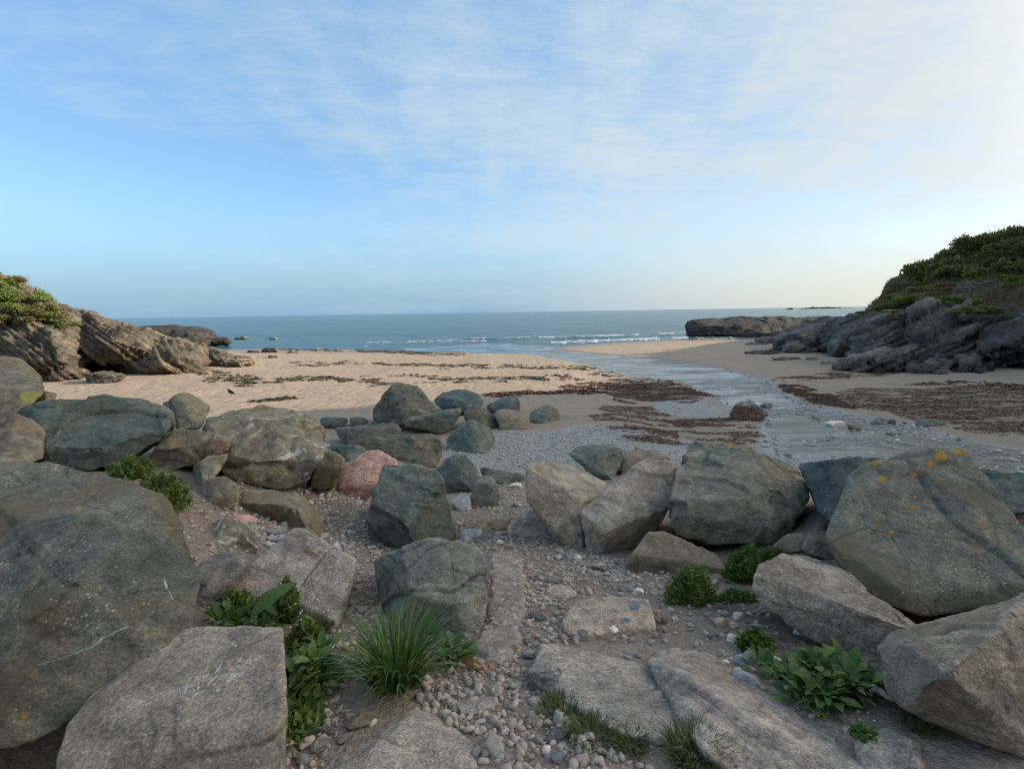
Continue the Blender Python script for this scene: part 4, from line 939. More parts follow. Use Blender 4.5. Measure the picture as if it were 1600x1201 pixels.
rock('boulder', 'big grey boulder speckled white with orange lichen spots, right side', B, 'greenbrown', 7, 2.65, 1.3,
     [(312, 690), (345, 650), (440, 565), (440, 450), (468, 362), (530, 305), (600, 280), (760, 252), (930, 215), (1075, 208), (1140, 248), (1260, 340), (1413, 470), (1520, 560), (1540, 1030), (1410, 1062), (1290, 1058), (1160, 1085), (1080, 1065), (870, 1132), (760, 1115), (560, 1065), (470, 985), (395, 865), (330, 770)],
     [(390, 745, .16), (620, 790, .24), (760, 930, .22), (900, 600, .14), (1110, 300, .10), (1280, 480, .12), (1413, 640, .16), (1200, 900, .22), (700, 450, .12)], contact=(830, 1180), sink=False, rough=.7, facet=.45, gouge=.25, chips=3, chipsize=.03, vox=5.0)
rock('boulder', 'brown overhanging boulder at the lower right corner with pale streaks', B, 'tan', 6, 1.75, 1.1,
     [(1035, 435, .45), (1100, 392, .62), (1200, 370, .7), (1350, 330, .75), (1600, 250, .8), (1690, 225, .8), (1720, 880, 0), (1600, 855, 0), (1400, 722, .08), (1250, 672, .12), (1120, 662, .15), (1080, 605, .2), (1095, 530, .3)], [(1150, 420, .2), (1560, 310, .25), (1300, 520, .3), (1130, 580, .12)], facet=.8, rough=1.2, vox=5.4)
rock('stone', 'tan ridged stone on the ground below the broad-leaved plant', 'stone', 'grey', 6, None, .4, [(930, 775), (985, 720), (1060, 740), (1190, 800), (1200, 880), (1100, 930), (1000, 920)], [(1050, 830, .3)], contact=(1080, 935))
rock('stone', 'low brown stone at the bottom edge, right of the ridged stone', 'stone', 'brown', 6, None, .35, [(1180, 860), (1250, 835), (1330, 870), (1370, 900), (1360, 950), (1200, 940)], contact=(1280, 950))
# --- the foreground floor
rock('rock_slab', 'wide smooth grey slab set in the path with a broken dark left end', B, 'grey', 11, None, .9,
     [(110, 590, .62), (200, 585, .66), (330, 605, .68), (560, 660, .62), (760, 715, .55), (1090, 870, .42), (1190, 1060, .14), (1080, 1190, -.06), (830, 1200, -.06), (600, 1130, -.02), (480, 1075, .04), (300, 960, .2), (280, 870, .28), (60, 860, .34), (20, 800, .38), (70, 660, .5)],
     [(270, 800, -.05), (290, 900, .0), (150, 640, -.18), (560, 900, .02), (850, 1000, .04)], contact=(700, 1160), rough=.6, facet=.25, gouge=.25, chips=2, chipsize=.02, vox=5.2)
rock('rock_slab', 'layered pinkish grey slab running down to the bottom edge right of the smooth slab', B, 'slab', 11, None, .95,
     [(770, 700, .66), (830, 635, .75), (900, 605, .80), (1130, 620, .80), (1300, 725, .68), (1450, 860, .52), (1660, 1010, .33), (1870, 1150, .18), (2180, 1385, -.06), (2100, 1450, -.12), (1350, 1450, -.1), (1100, 1250, .0), (1030, 1130, .1), (900, 840, .45)],
     [(1250, 950, .12), (1500, 1250, .12), (1050, 800, .1)], contact=(1250, 1350), rough=.5, facet=.2, gouge=.2, chips=2, chipsize=.02, vox=5.2, strata=((.75, .45, .5), .008), layers=22)
rock('rock_slab', 'speckled grey rock rising at the bottom edge in front of the grass tuft', B, 'grey', 4, None, .9,
     [(40, 1150, .2), (120, 1025, .3), (250, 907, .48), (380, 837, .58), (480, 769, .68), (550, 771, .68), (590, 805, .6), (640, 860, .5), (780, 917, .4), (850, 957, .34), (900, 1055, .2), (930, 1250, 0), (200, 1300, -.1), (-60, 1260, 0)], [(520, 945, .14), (700, 1025, .12), (350, 1025, .14)], contact=(500, 1250), rough=.6, facet=.25, gouge=.2, chips=2, chipsize=.02, vox=5.2)
rock('stone', 'dark grey broken rock at the left end of the smooth slab', 'stone', 'slate', 4, None, .35, [(1058, 690), (1075, 640), (1130, 588), (1180, 620), (1255, 690), (1264, 790), (1180, 812), (1075, 750)], contact=(1180, 815), strata=((.5, .2, .6), .02))
ob = rock('stone_block', 'flat conglomerate block with two blue stones set in its top, right of the path', B, 'sandblock', 11, None, .42,
     [(235, 440), (250, 390), (340, 310), (430, 290), (600, 288), (770, 300), (795, 370), (822, 470), (818, 570), (640, 600), (530, 560), (430, 560), (400, 600), (300, 585), (240, 500)],
     [(262, 490, .12), (330, 535, .2), (620, 520, .2), (815, 480, .12)], contact=(640, 605), rough=.6, facet=.25, gouge=.2, chips=2, chipsize=.02) if 'sandblock' in M else None

# ------------------------------------------------------------------ cliffs, headlands and rocks along the shore
CLIFF = dict(chips=3, rough=.7, gouge=.3, chipsize=.04, facet=.7)
def px0(*p): return list(p)
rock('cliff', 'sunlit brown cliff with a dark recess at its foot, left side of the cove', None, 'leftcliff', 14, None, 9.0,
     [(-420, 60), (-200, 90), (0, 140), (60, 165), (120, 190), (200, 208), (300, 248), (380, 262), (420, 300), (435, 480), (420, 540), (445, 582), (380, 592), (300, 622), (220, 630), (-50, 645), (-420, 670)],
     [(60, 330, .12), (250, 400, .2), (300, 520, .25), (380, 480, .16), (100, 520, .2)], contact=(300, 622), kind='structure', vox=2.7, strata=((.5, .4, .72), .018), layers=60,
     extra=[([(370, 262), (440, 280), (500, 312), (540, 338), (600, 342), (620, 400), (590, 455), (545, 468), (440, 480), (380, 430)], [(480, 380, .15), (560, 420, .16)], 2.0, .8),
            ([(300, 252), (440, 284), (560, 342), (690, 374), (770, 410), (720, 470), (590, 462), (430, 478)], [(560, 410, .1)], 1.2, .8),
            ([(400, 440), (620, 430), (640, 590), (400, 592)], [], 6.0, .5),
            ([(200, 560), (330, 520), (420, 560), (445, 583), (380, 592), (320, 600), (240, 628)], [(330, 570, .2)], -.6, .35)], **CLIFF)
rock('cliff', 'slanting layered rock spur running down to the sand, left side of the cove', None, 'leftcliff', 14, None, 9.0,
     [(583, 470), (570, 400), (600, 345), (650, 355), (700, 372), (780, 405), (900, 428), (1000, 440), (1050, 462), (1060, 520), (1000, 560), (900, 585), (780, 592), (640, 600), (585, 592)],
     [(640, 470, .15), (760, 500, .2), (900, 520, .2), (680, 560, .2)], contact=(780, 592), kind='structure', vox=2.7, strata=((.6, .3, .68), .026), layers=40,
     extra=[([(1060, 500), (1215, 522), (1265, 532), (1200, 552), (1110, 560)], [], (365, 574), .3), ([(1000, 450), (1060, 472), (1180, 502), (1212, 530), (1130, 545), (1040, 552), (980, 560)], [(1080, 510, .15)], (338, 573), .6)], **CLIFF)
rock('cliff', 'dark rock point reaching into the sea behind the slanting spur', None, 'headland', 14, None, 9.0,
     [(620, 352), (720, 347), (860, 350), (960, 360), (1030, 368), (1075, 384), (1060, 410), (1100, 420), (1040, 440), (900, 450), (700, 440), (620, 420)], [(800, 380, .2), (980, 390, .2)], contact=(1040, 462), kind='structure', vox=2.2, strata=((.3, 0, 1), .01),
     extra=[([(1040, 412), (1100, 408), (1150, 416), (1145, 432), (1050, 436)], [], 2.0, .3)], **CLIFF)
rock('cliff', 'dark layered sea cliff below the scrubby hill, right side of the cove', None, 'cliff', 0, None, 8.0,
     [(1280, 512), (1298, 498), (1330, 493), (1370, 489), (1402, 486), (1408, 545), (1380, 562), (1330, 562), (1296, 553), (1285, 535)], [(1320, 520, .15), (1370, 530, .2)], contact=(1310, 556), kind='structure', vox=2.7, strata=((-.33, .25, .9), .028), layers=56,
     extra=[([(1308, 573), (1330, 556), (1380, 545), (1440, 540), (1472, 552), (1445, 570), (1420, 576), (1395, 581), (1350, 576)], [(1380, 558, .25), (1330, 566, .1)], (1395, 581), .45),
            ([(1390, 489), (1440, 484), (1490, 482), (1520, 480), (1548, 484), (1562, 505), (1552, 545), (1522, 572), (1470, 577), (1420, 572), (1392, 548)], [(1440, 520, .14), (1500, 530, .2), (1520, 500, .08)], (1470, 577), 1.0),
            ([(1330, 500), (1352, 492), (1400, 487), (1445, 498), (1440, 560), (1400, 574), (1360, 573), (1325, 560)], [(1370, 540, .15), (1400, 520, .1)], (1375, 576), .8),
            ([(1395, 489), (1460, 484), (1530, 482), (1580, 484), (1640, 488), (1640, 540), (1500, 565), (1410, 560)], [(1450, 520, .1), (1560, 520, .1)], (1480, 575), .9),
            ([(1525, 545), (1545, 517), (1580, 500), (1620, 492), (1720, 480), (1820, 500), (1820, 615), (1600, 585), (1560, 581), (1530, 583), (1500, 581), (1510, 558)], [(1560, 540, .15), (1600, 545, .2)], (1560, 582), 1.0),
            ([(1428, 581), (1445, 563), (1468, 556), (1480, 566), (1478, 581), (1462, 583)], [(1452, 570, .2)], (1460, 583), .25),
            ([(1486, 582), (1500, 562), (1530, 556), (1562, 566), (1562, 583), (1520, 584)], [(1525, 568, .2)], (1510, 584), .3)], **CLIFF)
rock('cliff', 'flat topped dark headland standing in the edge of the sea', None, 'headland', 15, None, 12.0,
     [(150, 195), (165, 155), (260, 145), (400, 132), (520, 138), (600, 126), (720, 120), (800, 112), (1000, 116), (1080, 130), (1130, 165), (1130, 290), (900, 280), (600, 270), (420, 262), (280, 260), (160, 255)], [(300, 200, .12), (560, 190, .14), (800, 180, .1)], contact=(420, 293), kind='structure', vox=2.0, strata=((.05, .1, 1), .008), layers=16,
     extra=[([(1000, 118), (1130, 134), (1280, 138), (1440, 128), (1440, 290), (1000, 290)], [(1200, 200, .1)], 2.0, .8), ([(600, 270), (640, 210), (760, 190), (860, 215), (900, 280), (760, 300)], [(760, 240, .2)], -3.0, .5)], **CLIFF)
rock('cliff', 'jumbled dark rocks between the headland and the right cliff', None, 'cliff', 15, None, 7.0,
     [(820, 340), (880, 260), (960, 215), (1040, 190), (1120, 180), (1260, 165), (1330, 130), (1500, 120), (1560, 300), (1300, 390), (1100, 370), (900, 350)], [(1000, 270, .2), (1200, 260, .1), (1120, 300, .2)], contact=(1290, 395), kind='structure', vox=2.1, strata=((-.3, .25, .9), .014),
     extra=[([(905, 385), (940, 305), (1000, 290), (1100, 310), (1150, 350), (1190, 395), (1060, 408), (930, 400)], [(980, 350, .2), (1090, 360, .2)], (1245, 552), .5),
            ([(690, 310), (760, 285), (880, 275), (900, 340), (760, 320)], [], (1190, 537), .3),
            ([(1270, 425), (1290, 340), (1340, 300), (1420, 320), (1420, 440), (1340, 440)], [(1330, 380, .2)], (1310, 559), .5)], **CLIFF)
LOW = dict(chips=5, rough=1.4, strata=((-.3, .25, .9), .02), vox=1.2)
for lab, mat_, z, T, ol, cont in (
    ('low dark rock shelf on the sand left of the jumbled rocks', 'cliff', 15, 1.6, [(580, 395), (640, 380), (700, 370), (780, 360), (880, 372), (920, 400), (915, 418), (800, 418), (660, 415)], (780, 419)),
    ('flat sliver of dark rock on the sand beyond the low shelf', 'cliff', 15, 1.6, [(598, 328), (660, 318), (760, 312), (820, 322), (810, 340), (700, 343), (620, 338)], (700, 344)),
    ('low brown weedy rock on the sand in front of the jumbled rocks', 'foreshore', 15, 1.3, [(815, 440), (860, 430), (920, 425), (960, 415), (1030, 425), (1070, 450), (1060, 465), (940, 465), (860, 452)], (980, 466)),
    ('small brown hump of rock beside the low weedy rock', 'foreshore', 15, .9, [(1088, 445), (1120, 428), (1160, 438), (1195, 448), (1150, 460), (1100, 455)], (1140, 461)),
    ('dark flat rock on the sand close to the foot of the right cliff', 'foreshore', 15, 1.0, [(1200, 485), (1230, 465), (1290, 466), (1320, 480), (1270, 492), (1215, 492)], (1260, 493)),
    ('weedy brown ledge at the waterline under the headland', 'foreshore', 15, 3.0, [(125, 300), (140, 270), (220, 268), (400, 268), (480, 285), (600, 285), (560, 296), (400, 305), (250, 300)], (300, 303)),
    ('thin dark ledge awash left of the headland', 'foreshore', 15, 2.0, [(20, 296), (70, 288), (125, 290), (120, 300), (60, 301)], (70, 302)),
    ('pale knobbly rock half buried in the sunlit sand below the cliff recess', 'leftcliff', 14, 1.5, [(398, 636), (405, 612), (450, 592), (500, 572), (545, 568), (600, 578), (630, 600), (615, 615), (540, 622), (470, 636)], (470, 637)),
    ('yellowish rock at the water edge, tallest of the shore rocks', 'leftcliff', 14, 1.6, [(1300, 480), (1320, 456), (1352, 450), (1372, 443), (1392, 455), (1396, 482)], (1340, 483)),
    ('round yellowish rock left of the tallest shore rock', 'leftcliff', 14, 1.1, [(1230, 482), (1245, 466), (1275, 462), (1298, 470), (1298, 483)], (1265, 484)),
    ('grey brown rock right of the tallest shore rock', 'foreshore', 14, 1.3, [(1430, 482), (1442, 462), (1472, 458), (1494, 478), (1470, 484)], (1460, 485)),
    ('low grey rock on the sand in front of the shore rocks', 'foreshore', 14, 1.0, [(1335, 506), (1350, 488), (1380, 485), (1404, 502), (1375, 510)], (1370, 510)),
    ('grey ledge trailing across the sand from the slanting spur', 'foreshore', 14, 1.6, [(1150, 498), (1180, 486), (1240, 488), (1305, 502), (1250, 512), (1180, 512)], (1230, 512)),
    ('dark weedy ledge along the waterline right of the shore rocks', 'foreshore', 14, 2.0, [(1490, 466), (1540, 456), (1600, 458), (1690, 462), (1800, 466), (1780, 474), (1600, 474), (1500, 474)], (1600, 475)),
    ('yellow topped rock standing in the sea off the left point', 'leftcliff', 14, 2.0, [(1155, 410), (1175, 400), (1210, 396), (1245, 393), (1252, 404), (1220, 412)], (1200, 440)),
    ('dark rock awash in the sea right of the yellow topped rock', 'foreshore', 14, 1.6, [(1335, 408), (1355, 402), (1395, 406), (1390, 413), (1350, 414)], (1365, 440)),
    ('low dark rock in the shallows below the yellow topped rock', 'foreshore', 14, 2.0, [(1195, 445), (1220, 436), (1280, 436), (1320, 442), (1280, 450), (1220, 450)], (1250, 451)),
    ('low dark rock in the shallows beside the left point', 'foreshore', 14, 2.0, [(1070, 450), (1090, 440), (1140, 440), (1170, 450), (1120, 456)], (1120, 457)),
):
    rock('rock', lab, 'rock', mat_, z, None, T, ol, [], contact=cont, **LOW)
# far islets
for lab, ol, D in (('low rocky islet on the horizon with two humps', [(1252, 482.2), (1268, 480.6), (1271, 479.0), (1276, 480.6), (1288, 480.0), (1291, 478.2), (1296, 480.0), (1310, 480.8), (1332, 481.6), (1330, 482.6), (1280, 482.8)], 1500),
                   ('small dark rock on the horizon left of the two-humped islet', [(1225, 483.2), (1232, 481.6), (1238, 481.2), (1240, 483.0), (1232, 483.6)], 1300),
                   ('long low reef in the sea beyond the right cliff', [(1245, 491.4), (1258, 489.8), (1300, 488.6), (1350, 487.5), (1380, 488.0), (1370, 491), (1320, 491.5), (1275, 491.0), (1256, 491.6)], 640)):
    a = np.array(ol); d = []
    for q in range(len(ol)): d.append(D)
    pts = []
    for (x, y) in ol:
        p = P(x, y, D); pts.append(p); b = P(x * .8 + a[:, 0].mean() * .2, y, D * 1.02); pts.append(b)
    segs = [hull_bm([pts[i] for i in range(len(pts))])] if len(ol) < 6 else []
    if not segs:
        xs = np.linspace(a[:, 0].min(), a[:, 0].max(), 14); hi = np.interp(xs, *zip(*sorted([tuple(p) for p in ol[:len(ol) - 2]])))
        for k in range(13):
            q = []
            for x, y in ((xs[k], hi[k]), (xs[k + 1], hi[k + 1])):
                for yy in (y, 483.6 if D > 1000 else 492):
                    q.append(P(x, yy, D)); q.append(P(x, yy, D + 12))
            segs.append(hull_bm(q))
    me = voxel(segs, D / FPX * .7); V = get_co(me); N = get_no(me)
    V += N * (fbm(V * .12, 3, .5, 4) * D / FPX * .9)[:, None]
    loc = np.array([V[:, 0].mean(), V[:, 1].mean(), V[:, 2].min()]); me.vertices.foreach_set('co', (V - loc).astype(np.float32).ravel())
    me.materials.clear(); me.materials.append(M['headland']); me.name = 'islet'
    link('islet', me, None, loc, label=lab, category='islet')

# ------------------------------------------------------------------ hillsides
def tps(pts):
    a = np.array(pts, float); n = len(a)
    def K(r2): return np.where(r2 > 0, .5 * r2 * np.log(r2 + 1e-12), 0)
    d = ((a[:, None, :2] - a[None, :, :2]) ** 2).sum(-1)
    A = np.zeros((n + 3, n + 3)); A[:n, :n] = K(d) + np.eye(n) * 2.0; A[:n, n] = 1; A[:n, n + 1:] = a[:, :2]; A[n:, :n] = A[:n, n:].T
    w = np.linalg.solve(A, np.concatenate([a[:, 2], [0, 0, 0]]))
    def f(x, y):
        x = np.asarray(x, float); y = np.asarray(y, float)
        r2 = (x[..., None] - a[:, 0]) ** 2 + (y[..., None] - a[:, 1]) ** 2
        return (K(r2) * w[:n]).sum(-1) + w[n] + w[n + 1] * x + w[n + 2] * y
    return f
def pt(px, py, D): return tuple(P(px, py, D))
RH = [pt(1345, 487, 43), pt(1400, 484, 40), pt(1450, 482, 38), pt(1530, 482, 36.5), pt(1600, 489, 35), pt(1750, 492, 33), pt(1900, 478, 30),
      pt(1490, 463, 41), pt(1560, 456, 40), pt(1600, 452, 39), pt(1600, 434, 43), pt(1545, 436, 44), pt(1500, 440, 45),
      pt(1440, 452, 47), pt(1400, 462, 48), pt(1375, 476, 47), pt(1352, 486, 50), pt(1365, 477, 51), pt(1378, 467, 54), pt(1392, 457, 55), pt(1425, 440, 55), pt(1470, 418, 54), pt(1540, 394, 52), pt(1600, 378, 50), pt(1700, 330, 47), pt(1850, 275, 44), pt(2050, 262, 38), pt(2400, 150, 33),
      (45, 23, 19.5), (45, 18, 21.5), (45, 29, 14), (46, 35, 13.4), (53, 23, 22), (53, 29, 16), (48, 8, 22), (50, -8, 22), (60, 0, 23), (58, -25, 22), (40, -30, 12), (32, -15, 6), (27, 0, 2.2), (27, 12, 1.2), (36, 8, 10), (36, 20, 8), (25, 22, .6), (28, 25, 1.0), (27, 28, 0.4), (26.5, 33, 0), (24, 38, -1), (22, 45, -1), (26, 52, 1), (30, 62, 1.5), (40, 75, 4.5), (50, 75, 7), (55, 95, 5), (35, 90, 0), (48, 110, 1), (90, 60, 16), (90, 0, 18), (95, -40, 16), (75, 100, 8), (75, 40, 17), (70, 20, 22)]
_rt = tps(RH)
RPOLY = np.array([(31.5, 48.5), (30, 44.5), (31, 41.5), (33, 39.5), (36.5, 38), (40.5, 35), (41, 27), (36, 20), (30, 5), (26, -20), (26, -60), (130, -60), (130, 130), (90, 125), (67, 95), (52, 75), (41, 60), (33.2, 53)], float)
def rhill(x, y): return _rt(x, y) - 10 * smooth(-2.4, 1.4, poly_sd(x, y, RPOLY))
LH = [pt(-420, 400, 37), pt(-200, 404, 37), pt(-60, 418, 38), pt(0, 438, 39), pt(50, 458, 40), pt(110, 484, 42), pt(160, 496, 44), pt(-300, 480, 32), pt(0, 500, 36), pt(60, 510, 37.5), pt(110, 522, 39), pt(0, 560, 35), (-48, 32, 1.5), (-38, 30, .5), (-30, 31, 0), (-20, 40, -1), (-22, 55, -1), (-40, 60, 1.5), (-46, 48, 6), (-60, 45, 8.0), (-60, 60, 4), (-55, 15, 7), (-40, 15, 3), (-30, 15, .5), (-55, -10, 8), (-32, -8, 3.0), (-22, -5, 1), (-80, 20, 10), (-80, -20, 10), (-85, 55, 9), (-60, 80, 0), (-85, 85, 0)]
_lt = tps(LH)
LPOLY = np.array([(-52, 34.5), (-43, 37), (-39, 40), (-37.5, 45), (-41, 53), (-50, 62), (-70, 75), (-120, 90), (-120, -50), (-30, -50), (-34, -5), (-42, 15), (-50, 28)], float)
def lhill(x, y): return _lt(x, y) - 10 * smooth(-2.5, 1.5, poly_sd(x, y, LPOLY))
def hill(name, label, fn, x0, x1, y0, y1, st, seed):
    X, Y = np.meshgrid(np.arange(x0, x1, st), np.arange(y0, y1, st))
    Z = fn(X, Y) + .22 * n2(X, Y, .45, 4, seed) + .35 * n2(X, Y, .12, 2, seed + 4)
    # let the skirts sink under sand and sea
    e = np.minimum(np.minimum(X - x0, x1 - X), np.minimum(Y - y0, y1 - Y)); Z = Z - 6 * (1 - smooth(0, 8, e)) * (1 if name else 0)
    V = np.stack([X, Y, Z], -1).reshape(-1, 3); ny, nx = X.shape
    i = np.arange(ny - 1)[:, None] * nx; j = np.arange(nx - 1)[None]
    F = np.stack([i + j, i + j + 1, i + nx + j + 1, i + nx + j], -1).reshape(-1, 4)
    keep = (V[:, 2][F] > H0(V[:, 0], V[:, 1])[F] - .8).any(1); F = F[keep]
    u = np.unique(F); mp = np.full(len(V), -1); mp[u] = np.arange(len(u))
    link(name, mesh_np(name, V[u], mp[F], M['hill']), kind='structure', label=label)
hill('hillside', 'steep scrubby hillside above the dark cliff on the right', rhill, 20, 110, -55, 115, .65, 3)
hill('hillside', 'green hillside above the brown cliff on the left', lhill, -95, -16, -30, 90, .65, 8)

DG = DEPS(); DG.update()
def cast(px, py):
    r = ray(px, py); d = Vector(r).normalized()
    ok, loc, nor, idx, ob, mx = sc.ray_cast(DG, Vector(CAM), d)
    return (np.array(loc), np.array(nor), ob) if ok else (None, None, None)

# ------------------------------------------------------------------ scatter helpers
def ico(sub):
    bm = bmesh.new(); bmesh.ops.create_icosphere(bm, subdivisions=sub, radius=1.0)
    V = np.array([v.co[:] for v in bm.verts]); F = np.array([[v.index for v in f.verts] for f in bm.faces]); bm.free(); return V, F
def pebble_shape(sub, seed):
    V, F = ico(sub); r = np.random.RandomState(seed)
    V = V * (1 + .16 * fbm(V * 1.3 + seed * 3.1, 2, .5, seed))[:, None]
    for k in range(9):
        n = r.normal(size=3); n /= np.linalg.norm(n); d = V @ n; lim = r.uniform(.45, .8); V = V - n * np.maximum(d - lim, 0)[:, None] * .92
    V = V * np.array([1.0, r.uniform(.5, .9), r.uniform(.3, .6)]) * 1.12
    return V, F
def euler_m(a, b, c):
    ca, sa, cb, sb, cc, sc_ = np.cos(a), np.sin(a), np.cos(b), np.sin(b), np.cos(c), np.sin(c)
    return np.stack([np.stack([cc * cb, cc * sb * sa - sc_ * ca, cc * sb * ca + sc_ * sa], -1), np.stack([sc_ * cb, sc_ * sb * sa + cc * ca, sc_ * sb * ca - cc * sa], -1), np.stack([-sb, cb * sa, cb * ca], -1)], -2)
def merge(shapes, pos, size, rot, seed=0):
    """many copies of a few small shapes as one mesh"""
    r = np.random.RandomState(seed); which = r.randint(len(shapes), size=len(pos)); VV = []; FF = []; n = 0
    for k, (V, F) in enumerate(shapes):
        s = which == k
        if not s.any(): continue
        X = np.einsum('nij,vj->nvi', rot[s], V) * size[s][:, None, None] + pos[s][:, None]
        VV.append(X.reshape(-1, 3)); FF.append((F[None] + (np.arange(s.sum()) * len(V))[:, None, None] + n).reshape(-1, F.shape[1])); n += s.sum() * len(V)
    return np.concatenate(VV), np.concatenate(FF)
def in_poly(poly, dens, rnd, maxn=40000):
    x0, y0 = poly.min(0); x1, y1 = poly.max(0); n = int((x1 - x0) * (y1 - y0) * dens)
    n = min(n, maxn * 4)
    p = np.stack([rnd.uniform(x0, x1, n), rnd.uniform(y0, y1, n)], 1)
    return p[poly_sd(p[:, 0], p[:, 1], poly) < 0]

# ------------------------------------------------------------------ pebbles
PEBL = [pebble_shape(1, k) for k in range(8)]
PEBT = [pebble_shape(1, 20 + k) for k in range(5)]
rnd = np.random.RandomState(11)
def peb_set(polys, smin, smax, power=2.2, seed=0, cap=14000):
    r = np.random.RandomState(seed); P_ = []
    for q, d in polys: P_.append(in_poly(q, d, r))
    p = np.concatenate(P_); r.shuffle(p); p = p[:cap]
    s = smin + (smax - smin) * r.uniform(0, 1, len(p)) ** power
    return p, s
PATHG = [(pxpoly([(650, 1040), (760, 1030), (830, 1045), (860, 1100), (960, 1180), (1100, 1230), (760, 1260), (640, 1240), (760, 1160), (650, 1100)]), 1500),
         (pxpoly([(430, 1150), (520, 1090), (560, 1120), (500, 1200), (440, 1240)]), 900),
         (pxpoly([(500, 870), (600, 860), (600, 960), (560, 1010), (530, 1100), (440, 1120), (520, 985), (560, 930)]), 700),
         (pxpoly([(400, 800), (500, 780), (570, 690), (600, 760), (600, 860), (500, 870), (440, 830), (380, 860), (330, 870)]), 520),
         (pxpoly([(710, 745), (830, 740), (830, 800), (900, 860), (1050, 890), (1040, 930), (880, 930), (825, 1010), (820, 880), (720, 850)]), 480),
         (pxpoly([(820, 890), (900, 900), (885, 1000), (850, 1020), (815, 1010)]), 700),
         (pxpoly([(880, 860), (1010, 880), (1030, 925), (1000, 935), (900, 890)]), 800),
         (pxpoly([(1020, 930), (1180, 940), (1230, 990), (1180, 1060), (1130, 1035), (1040, 1000)]), 160),
         (pxpoly([(1120, 1010), (1290, 1080), (1440, 1180), (1300, 1140), (1180, 1080)]), 150)]
PATHG.append((pxpoly([(270, 790), (400, 750), (480, 770), (440, 840), (330, 885), (290, 870)]), 420))
PATHG.append((pxpoly([(300, 900), (400, 880), (360, 940), (310, 960)]), 420))
PATHG.append((pxpoly([(430, 760), (1250, 860), (1500, 1240), (400, 1240), (300, 900)]), 130))
pp, ps = peb_set(PATHG, .007, .034, 1.7, 3, 16000)
# big ones: individuals
rb = np.random.RandomState(5)
bigp = np.concatenate([in_poly(q, d * .055, rb) for q, d in PATHG]); 
qx, qy, qD = pix(np.c_[bigp, H(bigp[:, 0], bigp[:, 1])])
sel = (qx > 0) & (qx < 1600) & (qy < 1210); bigp = bigp[sel]; rb.shuffle(bigp); bigp = bigp[:270]
bigs = .020 + .030 * rb.uniform(0, 1, len(bigp)) ** 1.8
shp = []
for k in range(8):
    V, F = pebble_shape(3, 40 + k); me = mesh_np('pebble', V, F, M['pebble']); shp.append(me)
for k in range(len(bigp)):
    x, y = bigp[k]; s = bigs[k]
    link('pebble', shp[k % 8], None, (x, y, float(H(x, y)) + s * .22), (rb.normal(0, .25), rb.normal(0, .25), rb.uniform(0, 6.28)), (s, s, s * rb.uniform(.8, 1.2)),
         label='rounded grey or buff pebble lying loose on the stony path', category='pebble', group='loose pebbles on the stony path')
# none of the small ones inside the big ones
z = H(pp[:, 0], pp[:, 1]); n = len(pp)
rot = euler_m(rnd.normal(0, .4, n), rnd.normal(0, .4, n), rnd.uniform(0, 6.28, n))
V, F = merge(PEBL, np.c_[pp, z + ps * .2], ps, rot, 1)
link('gravel', mesh_np('gravel', V, F, M['pebbles']), kind='stuff', label='small loose pebbles and gravel strewn over the stony path')
# grit between the pebbles
pp, ps = peb_set([(q, d * 1.6) for q, d in PATHG[:-1]] + [(PATHG[-1][0], 700)], .0025, .008, 1.5, 14, 7500)
z = H(pp[:, 0], pp[:, 1]); n = len(pp); rot = euler_m(rnd.normal(0, .5, n), rnd.normal(0, .5, n), rnd.uniform(0, 6.28, n))
V, F = merge([pebble_shape(1, 80 + k) for k in range(4)], np.c_[pp, z + ps * .2], ps, rot, 5)
link('grit', mesh_np('grit', V, F, M['pebbles']), kind='stuff', label='fine grit and stone chips between the pebbles of the path')
# grey shingle bank further off
pp, ps = peb_set([(SHINGLE[0], 300), (SHINGLE[3], 330), (SHINGLE[1], 90)], .016, .055, 1.6, 8, 8500)
z = H(pp[:, 0], pp[:, 1]); n = len(pp); rot = euler_m(rnd.normal(0, .4, n), rnd.normal(0, .4, n), rnd.uniform(0, 6.28, n))
V, F = merge([pebble_shape(1, 60 + k) for k in range(5)], np.c_[pp, z + ps * .2], ps, rot, 2)
link('shingle', mesh_np('shingle', V, F, M['shingle']), kind='stuff', label='bank of grey beach shingle beyond the boulders')
# stones in the stream
r = np.random.RandomState(4); pp = in_poly(STREAM, 30, r); pp = pp[(pp[:, 1] < 46)]; r.shuffle(pp)
keep = r.uniform(0, 1, len(pp)) < np.clip(1.35 - pp[:, 1] / 34, .12, 1); pp = pp[keep]; pp = pp[(n2(pp[:, 0] * .8, pp[:, 1] * .8, .55, 3, 41) > -.12)][:9000]
ps = .03 + .09 * r.uniform(0, 1, len(pp)) ** 2.5; z = H(pp[:, 0], pp[:, 1]); n = len(pp); rot = euler_m(r.normal(0, .3, n), r.normal(0, .3, n), r.uniform(0, 6.28, n))
V, F = merge([pebble_shape(1, 70 + k) for k in range(5)], np.c_[pp, z + ps * .3], ps, rot, 2)
link('stream_stones', mesh_np('stream_stones', V, F, M['streamstone']), kind='stuff', label='wet stones breaking the surface of the shallow stream')

